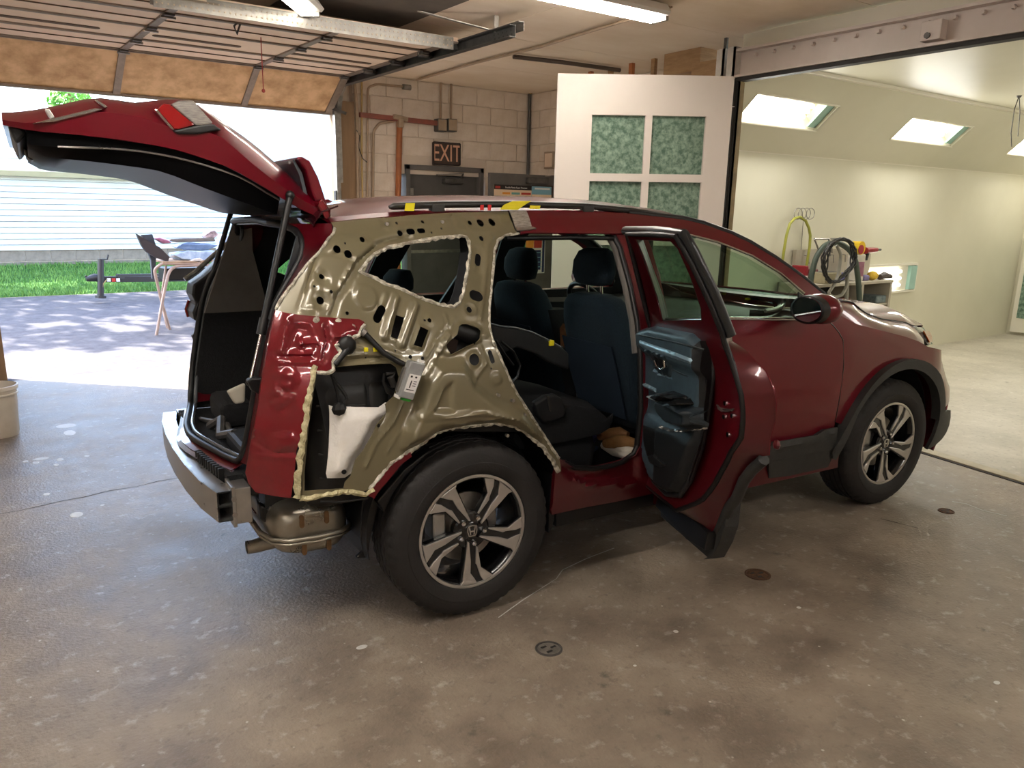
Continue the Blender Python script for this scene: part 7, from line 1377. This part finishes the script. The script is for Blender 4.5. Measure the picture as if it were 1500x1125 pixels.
# rear bench: left back upright, right side folded
MB().loft([se(.18+.0*z,.30,z,.07,.29,4) for z in (.62,.70,.95,1.08,1.13)]).build('rear_seat_back',M_fab,car,smooth=60)
MB().loft([se(.235,.37,1.19,.04,.10),se(.235,.37,1.21,.055,.13),se(.24,.37,1.26,.055,.125),se(.25,.37,1.30,.035,.09)]).build('rear_headrest',M_fab,car,smooth=60)
MB().loft([se(.70,.30,.45,.26,.30,4),se(.70,.30,.58,.28,.31,4),se(.68,.30,.65,.25,.28,4)]).build('rear_seat_cushion',M_fabk,car,smooth=60)
MB().loft([se(.60,-.36,.41,.22,.29,5),se(.60,-.36,.53,.235,.30,5),se(.60,-.36,.585,.22,.28,5)]).build('rear_seat_cushion',M_fabk,car,smooth=60)
fs=MB(); fs.loft([[Vector((x,y,z0+.0)) for y,z0 in ((-.66,.57+a),(-.665,.62+a),(-.64,.70+b),(-.55,.725+b),(-.12,.725+b),(-.05,.70+b),(-.05,.57+a))] for x,a,b in ((.33,.06,.02),(.36,.02,.07),(.52,.02,.07),(.66,.02,.05),(.80,.03,.01),(.85,.05,-.03),(.87,.08,-.06))]); fso=fs.build('folded_rear_seat',M_fabk,car,smooth=60,bev=.02)
gp=[(.421,-.67,.794),(.484,-.67,.821),(.527,-.67,.823),(.565,-.67,.8),(.593,-.67,.744),(.583,-.67,.707),(.51,-.67,.694),(.47,-.67,.696),(.44,-.67,.737)]; gp2=[(p[0],p[2]) for p in gp]; MB().prism(gp2,lambda u,v,h:(u,h,v),-.678,-.64).build('seat_side_cover',M_int,fso,bev=.012)
gp=[(.481,-.68,.82),(.492,-.68,.819),(.508,-.68,.756),(.502,-.68,.747),(.494,-.68,.757)]; MB().prism([(p[0],p[2]) for p in gp],lambda u,v,h:(u,h,v),-.682,-.676).build('cover_slot',M_gasket,fso)
lq=[(.183,-.7,1.157),(.234,-.7,1.143),(.317,-.7,1.129),(.402,-.7,1.104),(.472,-.7,1.073),(.563,-.7,1.028),(.608,-.7,.995),(.612,-.7,.919),(.512,-.7,.958),(.422,-.7,1.009),(.319,-.7,1.046),(.237,-.7,1.024),(.2,-.7,1.041)]
MB().prism([(p[0],p[2]) for p in lq],lambda u,v,h:(u,h-.10*(u-.2)*-1,v),-.70,-.66).build('loose_quarter_trim',M_int,car,bev=.01)
e=[(.177,-.71,1.158),(.228,-.71,1.144),(.311,-.71,1.131),(.395,-.71,1.106),(.465,-.71,1.075),(.556,-.71,1.03)]; MB().tube([(p[0],-.70+.10*(p[0]-.2),p[2]) for p in e],.004,6).build('trim_edge_line',mat('frayed_edge','#6d747a',rough=.6,scale=30),car,smooth=60)
c=[(.5,-.66,1.051)][0]; MB().box((c[0]-.012,-.68,c[2]-.012),(c[0]+.012,-.65,c[2]+.012)).build('yellow_clip',M_ylw,car,bev=.003)
c=[(.543,-.62,1.024),(.597,-.62,1.026),(.606,-.62,.988),(.555,-.62,.986)]; MB().box((c[0][0],-.63,c[2][2]),(c[1][0],-.60,c[0][2])).build('trim_connector',M_gasket,car,bev=.004)
MB().tube([(.22,-.72,1.085),(.28,-.72,1.038),(.315,-.72,.978),(.303,-.72,.929),(.276,-.72,.908)],.006,6).build('loose_wire',M_blk,car,smooth=60); MB().tube([(.194,-.72,1.092),(.241,-.72,1.027),(.281,-.72,.98)],.006,6).build('loose_wire',M_blk,car,smooth=60)
wb_=[(1.056,.02,.988),(1.077,.02,1.012),(1.114,.02,.916),(1.136,.02,.839),(1.097,.02,.872),(1.065,.02,.89)]; MB().prism([(p[0],p[2]) for p in wb_],lambda u,v,h:(u,h,v),.02,.06).build('cardboard_piece',mat('brown_cardboard','#8a5f3c','#7a5232',rough=.8,scale=6),car)
# belt on the left side seen through the quarter window
bl=[(.775,.62,1.308),(.806,.62,1.284),(.726,.62,1.156),(.673,.62,1.06),(.598,.62,1.079),(.708,.62,1.224)]; MB().prism([(p[0],p[2]) for p in bl],lambda u,v,h:(u,h,v),.62,.64).build('left_belt',M_blk,car)

# ------------------------------------------------ loose things lying in the car (world coordinates)
def inv_car(P): c,s=math.cos(CAR_YAW),math.sin(CAR_YAW); return Vector((c*P[0]-s*P[1],s*P[0]+c*P[1],P[2]))
CM=Matrix.Rotation(CAR_YAW,4,'Z')
M_glv=mat('tan_leather','#8a6238','#9d7446',rough=.8,scale=14,bump=.3); M_wht=mat('white_cotton','#cfc7b8','#ddd6c8',rough=.9,scale=20,bump=.3)
def blob(name,pl,y0,dy,h,m,label,cat,seed=1):
    random.seed(seed)
    rings=[]
    b=MB(CM)
    pts=[Vector(p) for p in pl]
    for k,(p) in enumerate(pts): pass
    b.tube(pts,[h*f for f in ([.6]+[1]*(len(pts)-2)+[.5])],10); o=b.build(name,m,smooth=70); tag(o,label,cat); return o
a=[(1.012,-.424,.455),(1.017,-.506,.455),(1.04,-.584,.455),(1.075,-.615,.455)]; blob('white_cloth',a,0,0,.035,M_wht,'folded white cotton cloth on car floor inside open rear door','cloth')
a=[(.937,-.528,.5),(1.008,-.524,.5),(1.049,-.559,.5),(1.09,-.593,.5)]; blob('work_glove',a,0,0,.034,M_glv,'tan leather work glove lying on white cloth in car','glove')
a=[(.934,-.487,.525),(1.01,-.471,.525),(1.072,-.475,.525),(1.085,-.524,.525)]; blob('work_glove',a,0,0,.030,mat('dark_tan_leather','#6e4a2a','#835c37',rough=.8,scale=14,bump=.3),'darker tan work glove behind the first one on car floor','glove')
a=[(.925,-.435,.47),(1.005,-.352,.47),(1.072,-.3,.47),(1.118,-.31,.47)]; blob('purple_strap',a,0,0,.016,mat('purple_web','#3b3560','#4a4374',rough=.8,scale=20),'purple strap curled beside white cloth on car floor','strap')
a=[(.974,-.351,.43),(.97,-.39,.43),(1.004,-.38,.43)]; blob('blue_rag',a,0,0,.022,mat('dull_blue_rag','#3a4a68','#4a5a7a',rough=.9,scale=20),'small blue rag at left of white cloth on car floor','rag')
# trim strip and part lying on the dashboard
a=[(2.665,.533,1.1),(2.513,.19,1.1),(2.436,-.049,1.1),(2.358,-.263,1.1)]; o=MB(CM).tube(a,.006,8).build('long_trim_strip',M_chr,smooth=60); tag(o,'long thin bright trim strip lying on dashboard behind front door glass','trim strip')
for p in [(2.478,.246,1.105),(2.356,-.067,1.105)]: MB(CM).ball(p,.014,8,(1.6,1,.6)).build('yellow_tape_wrap',M_ylw,o)
a=[(2.669,.032,1.1),(2.571,-.106,1.1),(2.374,-.309,1.1),(2.161,-.475,1.1),(1.988,-.568,1.1),(1.887,-.588,1.1),(1.853,-.541,1.1)]; o=MB(CM).tube(bend(a,3,.4),.018,8).build('curved_plastic_part',M_blk,smooth=60); tag(o,'curved black plastic part with silver strip lying on dashboard','car part')
MB(CM).tube(bend([Vector(p)+Vector((.01,-.015,.014)) for p in a[1:6]],3,.4),.010,8).build('silver_strip',M_alu,o,smooth=60)
